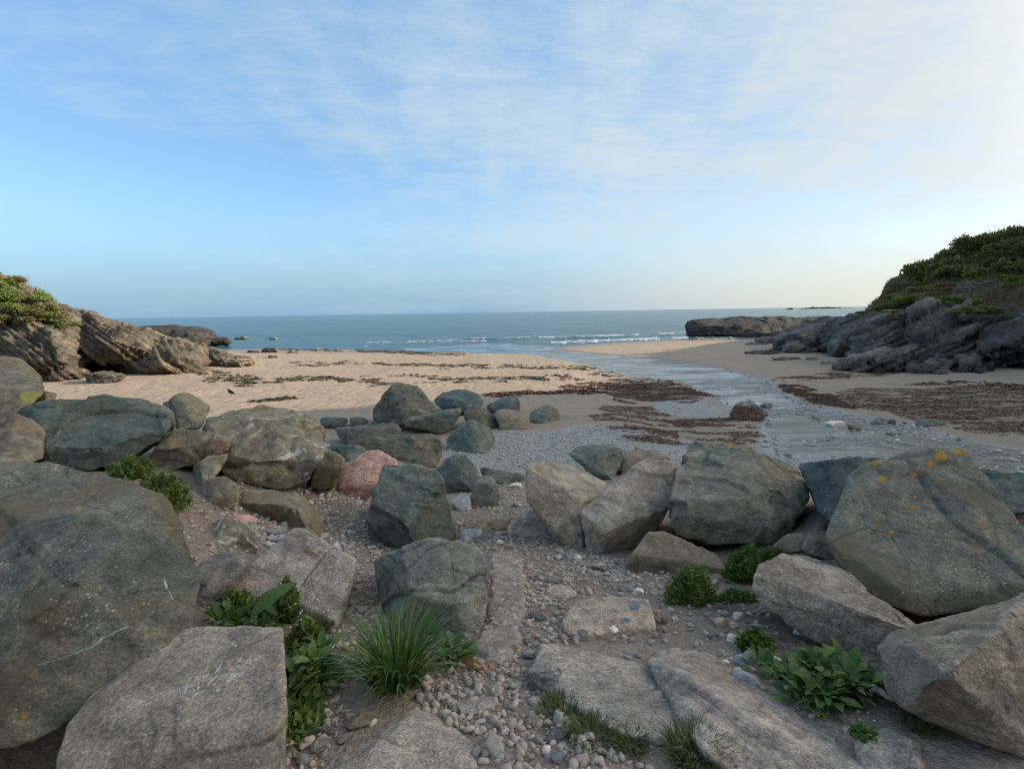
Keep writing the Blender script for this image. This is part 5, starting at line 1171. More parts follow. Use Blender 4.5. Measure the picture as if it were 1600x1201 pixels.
# single stones that stand out
def stone(label, mat, px, py, w, hgt, dep, seed, yaw=0.0, tilt=0.0, z=0, shape=None, name='stone', on=None):
    x, y = zp(z, [(px, py)])[0]; sc_ = ZO[z][2]
    if on is None:
        p = G(x, y)[0]
    else: p = np.array(cast(x, y)[0])
    D = (p - CAM) @ Fv; W = w * sc_ * D / FPX / 2
    V, F = ico(4); r = np.random.RandomState(seed); V = V * (1 + .10 * fbm(V * 1.1 + seed, 2, .5, seed))[:, None]
    for k in range(9 if shape != 'round' else 3):
        n = r.normal(size=3); n[2] *= .5; n /= np.linalg.norm(n); d = V @ n; lim = r.uniform(.5, .8); V = V - n * np.maximum(d - lim, 0)[:, None] * .92
    V = V / np.abs(V).max(0) * np.array([W, W * dep, W * hgt]) ; V = V + .02 * W * np.stack([fbm(V / W * 5 + j, 3, .6, seed + j) for j in range(3)], 1)
    V[:, 2] += W * hgt * .55
    return link(name, mesh_np(name, V, F, M[mat]), None, p, (tilt, 0, yaw), label=label, category='stone' if name != 'shell' else 'shell')
S = stone
S('flat greenish grey stone in the gravel right of the pinkish concrete strip', 'green', 80, 425, 120, .55, .8, 1, .1, 0, 11)
S('blue-grey oval stone, left one of the two at the path edge near the soil patch', 'slate', 75, 195, 72, .4, .6, 2, .3, 0, 11)
S('blue-grey flat stone, right one of the two at the path edge near the soil patch', 'slate', 170, 195, 125, .35, .6, 3, -.1, 0, 11)
S('round flat slate disc beside the round pale pebble below the leaning block', 'slate', 635, 245, 95, .3, 1.0, 4, 0, 0, 11, 'round')
S('round pale pebble right of the slate disc below the leaning block', 'palestone', 715, 270, 62, .8, .9, 5, 0, 0, 11, 'round')
S('low grey-brown stone bedded in the gravel left of the two-stone block', 'grey', 200, 290, 260, .25, .6, 6, .2, 0, 11)
S('small angular grey stone above the dark end of the smooth slab', 'slate', 25, 575, 60, .6, .8, 7, .6, 0, 11)
S('dark grey rounded stone at the left end of the smooth slab', 'slate', 30, 660, 105, .5, .7, 8, .1, 0, 11)
S('upright narrow slate chip by the dark end of the smooth slab', 'slate', 78, 920, 42, 1.6, .5, 9, 0, 0, 11)
S('rounded tan stone in the pebbles below the dark end of the slab', 'tan', 50, 1080, 110, .6, .8, 10, .4, 0, 11)
S('flat dark stone half buried beside the short turf at the bottom of the path', 'slate', 200, 1165, 190, .3, .6, 11, .3, 0, 11)
S('flat sandy grey stone bedded in the middle of the pebbles', 'grey', 830, 850, 230, .2, .5, 12, .1, 0, 4)
S('large round grey pebble at the bottom edge of the path', 'blue', 1215, 1090, 85, .8, .9, 13, 0, 0, 4, 'round')
S('squarish pale pebble at the bottom edge left of the round grey one', 'palestone', 1155, 1065, 55, .8, .9, 14, .7, 0, 4)
S('long grey slate finger lying by the speckled rock', 'slate', 480, 770, 260, .3, .26, 15, .05, 0, 10)
S('tilted grey slate blade right of the slate finger', 'slate', 630, 830, 150, .35, .5, 16, 1.0, 0, 10)
S('jagged grey slate piece below the slate finger', 'slate', 440, 900, 170, .6, .7, 17, .5, 0, 10)
S('rounded blue-grey stone at the foot of the tan block', 'blue', 285, 1010, 105, .8, .9, 18, 0, 0, 10, 'round')
S('brown rounded stone below the grass tuft', 'brown', 760, 700, 260, .4, .7, 19, .2, 0, 10)
S('long brown stone at the foot of the tan block', 'brown', 200, 960, 100, .7, 1.6, 20, .4, 0, 10)
S('small pale pebble left of the slate pieces', 'palestone', 478, 610, 66, .8, .9, 21, 0, 0, 10, 'round')
S('white shell lying in the gravel left of the grass tuft', 'shell', 545, 140, 52, .25, .8, 22, .4, 0, 10, None, 'shell')
S('yellowish round stone on the soil by the twigs', 'sandstone', 1225, 465, 85, .8, .9, 23, 0, 0, 11, 'round')
S('upper whitish pebble of the pair beside the yellowish stone', 'palestone', 1330, 425, 75, .7, .8, 24, .2, 0, 11, 'round')
S('lower pinkish pebble of the pair beside the yellowish stone', 'pink', 1305, 480, 55, .8, .9, 25, 0, 0, 11, 'round')
S('pale flat stone left of the bright green weed', 'palestone', 1295, 560, 95, .5, .7, 26, .3, 0, 11)
S('pale blue oval stone lying on the dry twigs', 'paleblue', 700, 250, 118, .6, .62, 27, -.7, 0, 13)
S('grey wedge shaped stone at the edge of the layered slab', 'blue', 270, 440, 160, .5, .6, 28, .2, 0, 13)
S('small white pebble at the edge of the layered slab', 'palestone', 150, 445, 66, .7, .8, 29, -.5, 0, 13, 'round')
S('grey oval stone with pale rings at the edge of the layered slab', 'blue', 300, 590, 225, .5, .55, 30, -.65, 0, 13, 'round')
S('white crusted stone behind the broad-leaved plant', 'palestone', 490, 450, 150, .6, .6, 31, -.2, 0, 13)
S('pale blue-grey stone peeping over the broad-leaved plant', 'paleblue', 640, 455, 86, .7, .8, 32, .1, 0, 13, 'round')
S('small dark stone right of the two-stone block', 'slate', 832, 450, 45, .8, .8, 33, 0, 0, 11)
S('brown angular stone on the soil right of the two-stone block', 'brown', 875, 450, 60, .9, .8, 34, .4, 0, 11)
S('white stone in the stream, largest pale one', 'palestone', 1305, 667, 28, .45, .7, 35, 0)
S('reddish brown stone in the stream right of the white one', 'brown', 1336, 672, 26, .6, .8, 36, 0)
S('dark grey stone in the stream near the far bank', 'slate', 1370, 664, 24, .7, .8, 37, 0)
S('small black stone in the stream beside the dark grey one', 'teal', 1394, 662, 12, .8, .8, 38, 0)
S('flat green slab of stone at the far bank of the stream', 'green', 1452, 664, 44, .3, .6, 39, .1)
S('dark flat stone in the near part of the stream', 'slate', 1396, 680, 26, .4, .8, 40, 0)
S('dark stone at the bend where the stream turns', 'slate', 1196, 637, 22, .5, .8, 41, 0)
S('brown stone at the edge of the stream below the bend', 'brown', 1275, 655, 16, .5, .8, 42, 0)
S('small grey stone in the shingle behind the split boulder', 'blue', 178, 780, 30, .8, .9, 43, 0, 0, 3)
S('flat grey stone in the gravel below the pale squared stone', 'blue', 430, 820, 90, .4, .6, 44, .1, 0, 9)
S('round dark pebble in the gravel near the triangular slab', 'slate', 500, 915, 62, .7, .8, 45, 0, 0, 9, 'round')
S('rounded pale stone in the gravel near the triangular slab', 'palestone', 425, 880, 50, .7, .8, 46, 0, 0, 9, 'round')
S('pale flat stone beside the smooth green shard', 'palestone', 540, 510, 110, .35, .6, 47, .1, 0, 9)
S('grey pebble left of the long tan block', 'blue', 540, 635, 66, .7, .8, 48, .1, 0, 9, 'round')
S('round whitish stone at the foot of the leaning tan block', 'paleblue', 940, 985, 52, .8, .9, 49, 0, 0, 9, 'round')
S('small upright grey stone right of the leaning tan block foot', 'blue', 1190, 1020, 42, 1.3, .7, 50, 0, 0, 9)
S('white pebble under the slaty stone at the edge of the weeds', 'shell', 300, 915, 85, .5, .5, 51, .3, 0, 8)
S('brown pebble beside the white one at the edge of the weeds', 'brown', 355, 855, 66, .7, .7, 52, .1, 0, 8, 'round')
S('blue-grey stone among pebbles beside the tan slab', 'blue', 800, 400, 130, .4, .5, 53, .4, 0, 8)
S('flat slate stone among pebbles behind the tan slab', 'slate', 760, 345, 180, .3, .6, 54, -.2, 0, 8)

# concrete strip with cobbles in it
def strip():
    pts = np.array([(765, 868), (792, 864), (812, 870), (822, 900), (823, 960), (818, 1000), (806, 1030), (780, 1050), (748, 1040), (742, 1010), (748, 985), (762, 950), (764, 910)], float)
    D = march(pts[:, 0], pts[:, 1], H); W = P(pts[:, 0], pts[:, 1], D)
    poly = W[:, :2]; x0, y0 = poly.min(0) - .1; x1, y1 = poly.max(0) + .1
    X, Y = np.meshgrid(np.arange(x0, x1, .012), np.arange(y0, y1, .012)); sd = poly_sd(X, Y, poly) + .034 * n2(X, Y, 8, 4, 4)
    Z = H(X, Y) - .08 + .105 * smooth(.06, -.03, sd) + .010 * n2(X, Y, 9, 4, 2)
    V = np.stack([X, Y, Z], -1).reshape(-1, 3); ny, nx = X.shape; i = np.arange(ny - 1)[:, None] * nx; j = np.arange(nx - 1)[None]
    F = np.stack([i + j, i + j + 1, i + nx + j + 1, i + nx + j], -1).reshape(-1, 4); F = F[(sd.ravel()[F] < .06).any(1)]
    u = np.unique(F); mp = np.full(len(V), -1); mp[u] = np.arange(len(u)); c = V[u].mean(0)
    o = link('concrete_strip', mesh_np('concrete_strip', V[u] - c, mp[F], M['oldconcrete']), None, c, label='pinkish old concrete strip studded with pebbles down the path', category='paving')
    r = np.random.RandomState(3); p = in_poly(poly, 260, r); p = p[poly_sd(p[:, 0], p[:, 1], poly) < -.03][:70]
    ms = [mesh_np('cobble', *pebble_shape(3, 90 + k), M['setpebble']) for k in range(5)]
    for k, (x, y) in enumerate(p):
        s = r.uniform(.013, .030); link('cobble', ms[k % 5], o, np.array([x, y, float(H(x, y)) + .022]) - c, (0, 0, r.uniform(0, 6.3)), (s, s, s * .7))
M['oldconcrete'] = rock_mat('old_concrete', (.205, .175, .155), (.255, .22, .195), (.17, .147, .13), .8, .1, strata=0, scale=2)
M['setpebble'] = simple_mat('set_cobble', [(0, (.28, .24, .215)), (.5, (.38, .32, .285)), (1, (.46, .40, .36))], .85, 'object', nscale=2.5, bump=.002)
strip()

# ------------------------------------------------------------------ plants
def empty(name, loc, rz=0, **props):
    o = bpy.data.objects.new(name, None); COL.objects.link(o); o.location = tuple(float(v) for v in loc); o.rotation_euler = (0, 0, rz); o.empty_display_size = .1
    for k, v in props.items():
        if v: o[k] = v
    return o
def blades(n, r, spread, lmin, lmax, width, seed, droop=1.0, seg=5, lean=(0, 0), base=None):
    rr = np.random.RandomState(seed); V = []; F = []
    for k in range(n):
        a = rr.uniform(0, 6.283); d = spread * math.sqrt(rr.uniform()); bx, by = (math.cos(a) * d, math.sin(a) * d) if base is None else base[k]
        L = rr.uniform(lmin, lmax); out = a + rr.normal(0, .5); el = rr.uniform(.85, 1.5) if droop > .5 else rr.uniform(1.0, 1.5); w = width * rr.uniform(.6, 1.2)
        x, y, z = bx, by, -.01; i0 = len(V); tw = rr.normal(0, .4)
        for s in range(seg + 1):
            t = s / seg; ww = w * (1 - t ** 1.6) + .0004
            sx, sy = -math.sin(out + tw) * ww, math.cos(out + tw) * ww
            V += [(x - sx, y - sy, z), (x + sx, y + sy, z)]
            e = el - droop * (1.9 if rr.uniform() < .999 else 1) * t ** 1.4 * (L / lmax)
            st = L / seg; x += math.cos(out) * math.cos(e) * st + lean[0] * st * t; y += math.sin(out) * math.cos(e) * st + lean[1] * st * t; z += math.sin(e) * st
        for s in range(seg): F.append((i0 + 2 * s, i0 + 2 * s + 1, i0 + 2 * s + 3, i0 + 2 * s + 2))
    return np.array(V), np.array(F)
def tube(pts, r0, r1, sides=5):
    pts = np.array(pts, float); V = []; F = []; n = len(pts)
    for k in range(n):
        d = pts[min(k + 1, n - 1)] - pts[max(k - 1, 0)]; d /= np.linalg.norm(d) + 1e-9
        a = np.cross(d, (0, 0, 1)); a = a / (np.linalg.norm(a) + 1e-6) if np.linalg.norm(a) > 1e-3 else np.array([1., 0, 0]); b = np.cross(d, a); r = r0 + (r1 - r0) * k / (n - 1)
        for j in range(sides): V.append(pts[k] + r * (math.cos(6.283 * j / sides) * a + math.sin(6.283 * j / sides) * b))
    for k in range(n - 1):
        for j in range(sides): F.append((k * sides + j, k * sides + (j + 1) % sides, (k + 1) * sides + (j + 1) % sides, (k + 1) * sides + j))
    return np.array(V), np.array(F)
def ground_at(px, py):
    return G(px, py)[0]
def surf(px, py):
    """first surface seen there, or the ground"""
    p, n, o = cast(px, py)
    return p if p is not None else G(px, py)[0]
p = ground_at(620, 1066)
t = empty('grass_tuft', p, label='large tuft of long dark green grass in front of the grey-green boulder', category='grass tuft')
V, F = blades(420, .1, .09, .18, .43, .0058, 3, .74); link('blades', mesh_np('blades', V, F, M['grass']), t, kind='stuff')
V, F = blades(26, .05, .07, .36, .50, .0026, 5, .35); link('flower_stalk', mesh_np('flower_stalk', V, F, M['grass']), t, kind='stuff')
for (px, py, n, r, lo, hi, lab) in ((880, 1118, 520, .10, .03, .075, 'short dark turf along the left edge of the smooth slab'), (925, 1152, 420, .09, .03, .075, 'short dark turf at the lower corner of the smooth slab'),
                               (987, 1165, 260, .05, .03, .07, 'small patch of turf under the lower edge of the smooth slab'), (1085, 1182, 620, .085, .05, .12, 'clump of fine turf at the bottom edge where the two slabs meet'),
                               (1440, 1135, 160, .07, .05, .12, 'thin grass in the shade below the brown overhanging boulder'), (500, 985, 200, .07, .03, .09, 'low grass at the foot of the narrow tan slab')):
    q = G(px, py)[0]
    V, F = blades(n, .1, r, lo, hi, .0022, int(px), .8, 3); link('grass_tuft', mesh_np('grass_tuft', V, F, M['turf']), None, q + np.array([0, 0, .005]), label=lab, category='grass tuft')

def leafshape(kind, seed):
    """one leaf along +x, length 1"""
    r = np.random.RandomState(seed); n = 9; V = []; F = []
    t = np.linspace(0, 1, n)
    if kind == 'broad': w = .30 * np.sin(np.pi * np.clip(t * 1.0, 0, 1) ** .8) ** .75 + .01; w[0] = .03
    elif kind == 'long': w = .14 * np.sin(np.pi * t ** .75) ** .8 + .008; w[0] = .03
    else: w = .20 * np.sin(np.pi * t ** .9) + .008 + .05 * (np.arange(n) % 2)
    arch = .34 * r.uniform(.6, 1.2)
    for k in range(n):
        z = arch * (t[k] - t[k] ** 2 * 1.25); wav = .02 * math.sin(k * 2.1 + seed)
        V += [(t[k], -w[k], z + w[k] * .35 + wav), (t[k], 0, z - .01), (t[k], w[k], z + w[k] * .35 - wav)]
    for k in range(n - 1):
        a = 3 * k; F += [(a, a + 3, a + 4, a + 1), (a + 1, a + 4, a + 5, a + 2)]
    return np.array(V), np.array(F)
LEAVES = {}
for kd in ('broad', 'long', 'lobed'):
    LEAVES[kd] = [mesh_np('leaf', *leafshape(kd, 3 + k), M['leaf']) for k in range(4)]
def leafy(name, label, px, py, n, rx, ry, kinds, lmin, lmax, hgt, seed, mat=None, rosettes=5):
    c = G(px, py)[0]; t = empty(name, c, label=label, category='plant'); r = np.random.RandomState(seed)
    cen = [(r.normal(0, .42) * rx, r.normal(0, .42) * ry) for k in range(rosettes)]
    for k in range(n):
        cx, cy = cen[k % rosettes]; a = r.uniform(0, 6.283); L = r.uniform(lmin, lmax); u = r.uniform(0, 1)
        rad = .018 + .05 * u
        el = .15 + 1.05 * (1 - u) * r.uniform(.4, 1); x = cx + math.cos(a) * rad; y = cy + math.sin(a) * rad
        z = float(H(c[0] + x, c[1] + y)) - c[2] + hgt * r.uniform(.0, .75) * (1 - .5 * u) * (1 if k % 3 else 1.5)
        link('leaf', r.choice(LEAVES[kinds[r.randint(len(kinds))]]), t, (x, y, max(z, .008)), (r.normal(0, .3), -el, a), (L, L * r.uniform(.75, 1.2), L))
    return t
leafy('broad_leaved_plant', 'sprawling broad-leaved green plant beside the brown overhanging boulder', 1308, 1082, 420, .26, .22, ('broad', 'broad', 'long', 'lobed'), .04, .085, .11, 5, rosettes=20)
leafy('broad_leaved_plant', 'smaller leafy part of the weeds creeping over the layered slab edge', 1225, 1055, 70, .08, .10, ('long', 'lobed'), .05, .085, .05, 6, rosettes=5)
leafy('leafy_weed', 'leafy weed growing up along the right side of the tan squared block', 482, 1070, 240, .09, .26, ('lobed', 'long', 'broad'), .045, .10, .15, 7, rosettes=12)
leafy('leafy_weed', 'leafy weed with one broad blade between the tan block and the flat tan slab', 395, 985, 150, .17, .10, ('lobed', 'long'), .05, .10, .12, 8, rosettes=9)
leafy('leafy_weed', 'small bright leafy weed right of the big grass tuft', 712, 1035, 46, .07, .06, ('lobed', 'lobed', 'long'), .05, .09, .10, 9, rosettes=3)
c = G(420, 985)[0]; link('dock_leaf', LEAVES['long'][1], None, c + np.array([-.03, -.10, .16]), (0.5, -.5, .55), (.26, .30, .2), label='single long upright bright leaf behind the tan squared block', category='leaf')
# fine leaved herbs: many small leaves on thin stems
def herb(name, label, px, py, n, rx, ry, hgt, size, mat, seed, D=None, leaf=.35, stems=14, flower=0, cat='plant'):
    r = np.random.RandomState(seed); c = P(px, py, D) if D else surf(px, py)
    th = empty(name, c, label=label, category=cat)
    d = r.normal(size=(n, 3)); d /= np.linalg.norm(d, axis=1)[:, None]; d[:, 2] = np.abs(d[:, 2]); rad = r.uniform(.45, 1, n) ** .6
    lump = 1 + .35 * fbm(d * 2.3 + seed, 2, .5, seed)
    pos = d * rad[:, None] * lump[:, None] * np.array([rx, ry, hgt]); pos[:, 2] -= .02 * hgt
    a = r.uniform(0, 6.283, n); e = r.uniform(-.2, 1.3, n); s = size * r.uniform(.5, 1.3, n)
    rot = euler_m(r.normal(0, .8, n), -e, a)
    LV = np.array([(0, -.1, 0), (.5, -leaf, .08), (1, 0, 0), (.5, leaf, .08), (0, .1, 0)]); LV[:, 0] -= .2
    X = np.einsum('nij,vj->nvi', rot, LV) * s[:, None, None] + pos[:, None]
    F = (np.array([[0, 1, 3, 4], [1, 2, 3, 3]])[None] + (np.arange(n) * 5)[:, None, None])
    Vv = X.reshape(-1, 3); Fa = F[:, 0]; Fb = F[:, 1, :3]
    tri = np.concatenate([Fa[:, [0, 1, 2]], Fa[:, [0, 2, 3]], Fb])
    link('foliage', mesh_np('foliage', Vv, tri, M[mat], False), th, kind='stuff')
    VV = []; FF = []
    for k in range(stems):
        q = pos[r.randint(n)] * .9; w = max(.0012, hgt * .012); i0 = len(VV)
        for (tt) in (0, .5, 1.0):
            m_ = q * np.array([tt ** 1.3, tt ** 1.3, tt]); VV += [(m_[0] - w, m_[1], m_[2] - .01), (m_[0] + w, m_[1], m_[2] - .01), (m_[0], m_[1] + w, m_[2] - .01)]
        for s_ in (0, 3):
            for j in range(3): FF.append((i0 + s_ + j, i0 + s_ + (j + 1) % 3, i0 + s_ + 3 + (j + 1) % 3, i0 + s_ + 3 + j))
    link('stem', mesh_np('stem', np.array(VV), np.array(FF), M['stem']), th)
    return th
herb('herb_clump', 'dense dark green mound of fine leaved plant below the low brown slab', 1078, 938, 5200, .145, .12, .20, .028, 'herb', 1, leaf=.13)
herb('herb_clump', 'yellowish green bushy herb growing up between the green boulder and the rusty slab', 1160, 905, 3600, .13, .10, .26, .030, 'yellowherb', 2, leaf=.16)
herb('herb_clump', 'small dark tuft of herb on the rusty slab at the foot of the green boulder', 1200, 872, 900, .10, .06, .07, .03, 'herb', 3, leaf=.16)
herb('herb_clump', 'low green plant at the foot of the yellowish herb', 1150, 938, 900, .11, .07, .06, .03, 'herb', 4, leaf=.25)
herb('herb_clump', 'bright yellow-green weed among the twigs right of the soil patch', 1180, 1012, 900, .085, .07, .085, .042, 'yellowherb', 5, leaf=.2)
herb('herb_clump', 'feathery green plant under the long green slab in the left pile', 205, 752, 2600, .20, .15, .24, .05, 'herb', 6, D=4.5, leaf=.10)
herb('herb_clump', 'feathery green plant hanging down beside the reddish brown stone', 258, 795, 2400, .15, .15, .30, .05, 'herb', 7, D=4.0, leaf=.10)
herb('herb_clump', 'thin weeds in the gap at the top of the leafy weed', 452, 950, 420, .06, .05, .16, .035, 'yellowherb', 8, leaf=.2)
herb('herb_clump', 'low creeping weed at the foot of the leafy weed', 470, 1130, 900, .09, .16, .06, .04, 'herb', 9, leaf=.25)
herb('herb_clump', 'dry looking tuft on the bare soil below the leaning block', 930, 893, 260, .06, .04, .035, .02, 'turf', 10, leaf=.15)
herb('herb_clump', 'sparse yellow-green sprig on the left edge of the ridged stone', 1345, 1150, 160, .04, .04, .04, .03, 'yellowherb', 12, leaf=.16)

herb('herb_clump', 'bushy weed crowding the lower left corner of the flat tan slab', 375, 962, 1500, .13, .07, .12, .045, 'herb', 21, leaf=.22)
herb('herb_clump', 'upright yellow-green weed with a tall tip before the crack in the tan slab', 450, 968, 1300, .07, .06, .22, .04, 'yellowherb', 22, leaf=.2)
herb('herb_clump', 'lush weed beside the top right corner of the tan squared block', 478, 1010, 1500, .08, .09, .14, .045, 'herb', 23, leaf=.24)
herb('herb_clump', 'lush weed beside the middle of the tan squared block edge', 470, 1075, 1500, .09, .10, .13, .045, 'herb', 24, leaf=.24)
r = np.random.RandomState(3)
q = G(478, 1010)[0]
for k in range(9):
    a, b2 = r.normal(0, .05), r.normal(0, .06); st = np.array([(0, 0, 0), (.01, 0, .1), (.012 + a * .2, b2 * .2, .17 + r.uniform(0, .06))]); c_ = q + np.array([a, b2, 0])
    t_ = empty('wildflower', c_, label=('thin stalked wildflower with a pale bud rising out of the weeds'), category='flower', group='thin stalked wildflowers in the weeds')
    link('stalk', mesh_np('stalk', *tube(st, .0012, .0009, 4), M['yellowherb']), t_); V, F = ico(2); link('bud', mesh_np('bud', V * .005, F, M['shell']), t_, st[2])

# dry twigs and stems on the soil
r = np.random.RandomState(21)
TW = pxpoly([(1100, 945), (1180, 945), (1270, 975), (1290, 1010), (1230, 1020), (1200, 985), (1110, 965)])
tp = in_poly(TW, 900, r)[:64]
for k in range(len(tp)):
    x, y = tp[k]; a = r.normal(-.35, .6); L = r.uniform(.08, .26); pts = []
    for s in range(6):
        q = s / 5 - .5; xx = x + math.cos(a + q * r.normal(0, .5)) * L * q; yy = y + math.sin(a + q * .4) * L * q
        pts.append((xx, yy, float(H(xx, yy)) + .008 + .035 * (0.25 - q * q) * r.uniform(0, 3)))
    c = np.array(pts[0]); w = r.uniform(.002, .0045)
    link('twig', mesh_np('twig', *tube(np.array(pts) - c, w, w * .6), M['twig']), None, c, label='thin dry stem tangled on the ground below the rusty slab', category='twig', group='tangle of dry stems below the rusty slab')
def stick(lab, a, b, w, z=11, lift=.012, mat='twig'):
    (ax, ay), (bx, by) = zp(z, [a, b]); A, Bp = G(ax, ay)[0], G(bx, by)[0]; pts = []
    for s in range(7):
        q = s / 6; m_ = A + (Bp - A) * q; m_[2] = float(H(m_[0], m_[1])) + lift + .006 * math.sin(q * 7)
        pts.append(m_ + np.array([.006 * math.sin(q * 9), .004 * math.cos(q * 8), 0]))
    c = pts[0].copy(); link('stick', mesh_np('stick', *tube(np.array(pts) - c, w, w * .55, 7), M[mat]), None, c, label=lab, category='stick')
stick('dark broken stick on the bare soil near the yellowish stone', (1150, 550), (1275, 510), .009)
stick('thin pale stick slanting over the soil to the yellowish stone', (1130, 430), (1250, 490), .005)
stick('short stick standing out beside the two-stone block', (845, 480), (855, 575), .004)
stick('thin stick on the soil above the brown angular stone', (920, 390), (945, 450), .004)
stick('long dry stem lying across the twigs towards the rusty slab', (1200, 215), (1590, 350), .004, lift=.05)
stick('knobbly lichened grey branch poking from under the brown overhanging boulder', (1190, 700), (1420, 810), .022, 13, .05, 'branch') if False else None
M['branch'] = rock_mat('lichened_branch', (.16, .15, .13), (.30, .30, .27), (.12, .10, .08), .8, .6, scale=6)
stick('knobbly lichened grey branch poking from under the brown overhanging boulder', (1190, 700), (1420, 800), .016, 13, .05, 'branch')
# dry orange leaves
ORD0 = ['second', 'third', 'fourth', 'fifth', 'rightmost', 'leftmost']
r = np.random.RandomState(8)
for k, (x, y) in enumerate(((800, 660), (830, 690), (852, 700), (875, 665), (905, 690), (780, 672))):
    q = G(*zp(4, [(x, y)])[0])[0]; L = r.uniform(.02, .036)
    mm = LEAVES['broad'][k % 4].copy(); mm.materials.clear(); mm.materials.append(M['orangeleaf'])
    link('orange_leaf', mm, None, q + np.array([0, 0, .035]), (r.normal(0, .8), -r.uniform(.2, 1.1), r.uniform(0, 6.28)), (L * 1.5, L * 1.5, L), label=ORD0[k] + ' curled dry orange leaf on the pebbles right of the grass tuft', category='leaf', group='dry orange leaves on the pebbles')

# ------------------------------------------------------------------ scrub on the hills
def bush_mesh(n, seed, mat, wind=.35, size=.085, flat=1.0):
    r = np.random.RandomState(seed); L = []
    k = r.randint(5, 9); cs = np.stack([r.normal(0, .48, k), r.normal(0, .48, k), r.uniform(.2, .75, k) * flat], 1); rs = r.uniform(.28, .55, k)
    w = r.choice(k, n, p=rs ** 2 / (rs ** 2).sum()); d = r.normal(size=(n, 3)); d /= np.linalg.norm(d, axis=1)[:, None]; d[:, 2] = np.where(d[:, 2] < -.3, -d[:, 2], d[:, 2])
    rad = r.uniform(.55, 1.12, n) * (1 + .30 * fbm(d * 3.5 + w[:, None] * 3.3, 2, .6, seed))
    pos = cs[w] + d * (rs[w] * rad)[:, None] * np.array([1, 1, .85]); pos[:, 2] = np.maximum(pos[:, 2], .0)
    pos[:, 0] += wind * pos[:, 2] ** 1.5 * .6
    s = size * r.uniform(.5, 1.5, n); rot = euler_m(r.uniform(0, 6.3, n), r.uniform(-1, 1, n), r.uniform(0, 6.3, n))
    Q = np.array([(-.5, -.35, 0), (.5, -.35, .1), (.55, .35, 0), (-.45, .35, -.1)])
    X = np.einsum('nij,vj->nvi', rot, Q) * s[:, None, None] + pos[:, None]
    return mesh_np('crown', X.reshape(-1, 3), np.arange(4 * n).reshape(n, 4), M[mat], False)
TR = []
for k in range(3):
    VV = []; FF = []; rr = np.random.RandomState(k + 60); nn = 0
    for j in range(5):
        e = np.array([rr.normal(.1, .4), rr.normal(0, .4), rr.uniform(.5, .9)]); v_, f_ = tube([np.array([0, 0, -.15]) + rr.normal(0, .03, 3), e * .5 * np.array([1, 1, .9]), e], .045, .012, 5); VV.append(v_); FF.append(f_ + nn); nn += len(v_)
    TR.append(mesh_np('trunk', np.concatenate(VV), np.concatenate(FF), M['stem']))
CR = {'bush': [bush_mesh(2600, 200 + k, 'bush') for k in range(5)], 'bushlight': [bush_mesh(2200, 220 + k, 'bushlight', .1, .08, .6) for k in range(3)], 'bracken': [bush_mesh(1700, 230 + k, 'bracken', .1, .07, .5) for k in range(2)]}
NB = [0]
def bush(px, py, size, mat, label, fn=rhill, h=1.0, name='bush', D=None, group=None, rz=None):
    r = np.random.RandomState(300 + NB[0]); NB[0] += 1
    if D is None:
        DD = float(march([px], [py], lambda x, y: np.maximum(fn(x, y), H0(x, y)), 20, 120)[0]); 
        if DD > 100: DD = 52
        q = P(px, py, DD)
        q[2] = float(fn(q[0], q[1]))
    else: q = P(px, py, D)
    t = empty(name, q, r.uniform(-.5, .5), label=label, category='bush', group=group); t.scale = (size, size, size * h)
    link('crown', CR[mat][NB[0] % len(CR[mat])], t, rot=(0, 0, r.uniform(-.6, .6))); link('trunk', TR[NB[0] % 3], t)
    return t
ORD = ['first', 'second', 'third', 'fourth', 'fifth', 'sixth', 'seventh', 'eighth', 'ninth', 'tenth', 'eleventh', 'twelfth', 'thirteenth', 'fourteenth', 'fifteenth', 'sixteenth', 'seventeenth']
def nth(xs, k): return ORD[sorted(range(len(xs)), key=lambda i: xs[i]).index(k)]
GRP = 'windswept scrub bushes on the right hill'
rr = np.random.RandomState(77)
line = [(1437, 441), (1450, 432), (1463, 424), (1478, 416), (1494, 409), (1510, 402), (1527, 396), (1543, 391), (1560, 386), (1577, 382), (1594, 378), (1612, 374), (1635, 366)]
for k, (x, y) in enumerate(line):
    bush(x, y + 6, rr.uniform(1.45, 2.0), 'bush', ORD[k] + ' bush from the left along the windswept skyline scrub of the right hill', h=rr.uniform(.9, 1.2), group=GRP)
bush(1466, 412, .8, 'bush', 'small wind-blown bush leaning out above the skyline scrub, left of the tall bushes', h=1.6)
for k in range(34):
    u = rr.uniform(0, 1); x = 1445 + 175 * u; yt = np.interp(x, *zip(*line)); y = rr.uniform(yt + 12, 442 - 10 * u)
    bush(x, y, rr.uniform(1.1, 1.8), 'bush', 'dark scrub bush in the mass covering the right hillside', h=rr.uniform(.7, 1.1), group='scrub covering the right hillside')
ROW = ((1402, 468, 1.0), (1418, 474, 1.1), (1432, 470, 1.2), (1448, 474, 1.3), (1466, 476, 1.4), (1480, 478, 1.3), (1496, 474, 1.3), (1508, 478, 1.2), (1392, 480, .8), (1376, 485, .7), (1440, 455, 1.0), (1452, 446, 1.0))
for k, (x, y, s) in enumerate(ROW):
    bush(x, y, s, 'bushlight', nth([q[0] for q in ROW], k) + ' low bright green bush from the left between scrub and dark cliff', h=.6, group='low green bushes above the dark cliff')
ROW = ((1398, 456, 1.1), (1410, 449, 1.2), (1388, 466, .9), (1378, 474, .8), (1420, 452, 1.1), (1455, 462, 1.1), (1466, 456, 1.2), (1478, 449, 1.1), (1446, 464, .9))
for k, (x, y, s) in enumerate(ROW):
    bush(x, y, s, 'bracken', nth([q[0] for q in ROW], k) + ' patch of dry red-brown bracken from the left on the right hillside', h=.5, name='bracken', group='dry bracken on the right hillside')
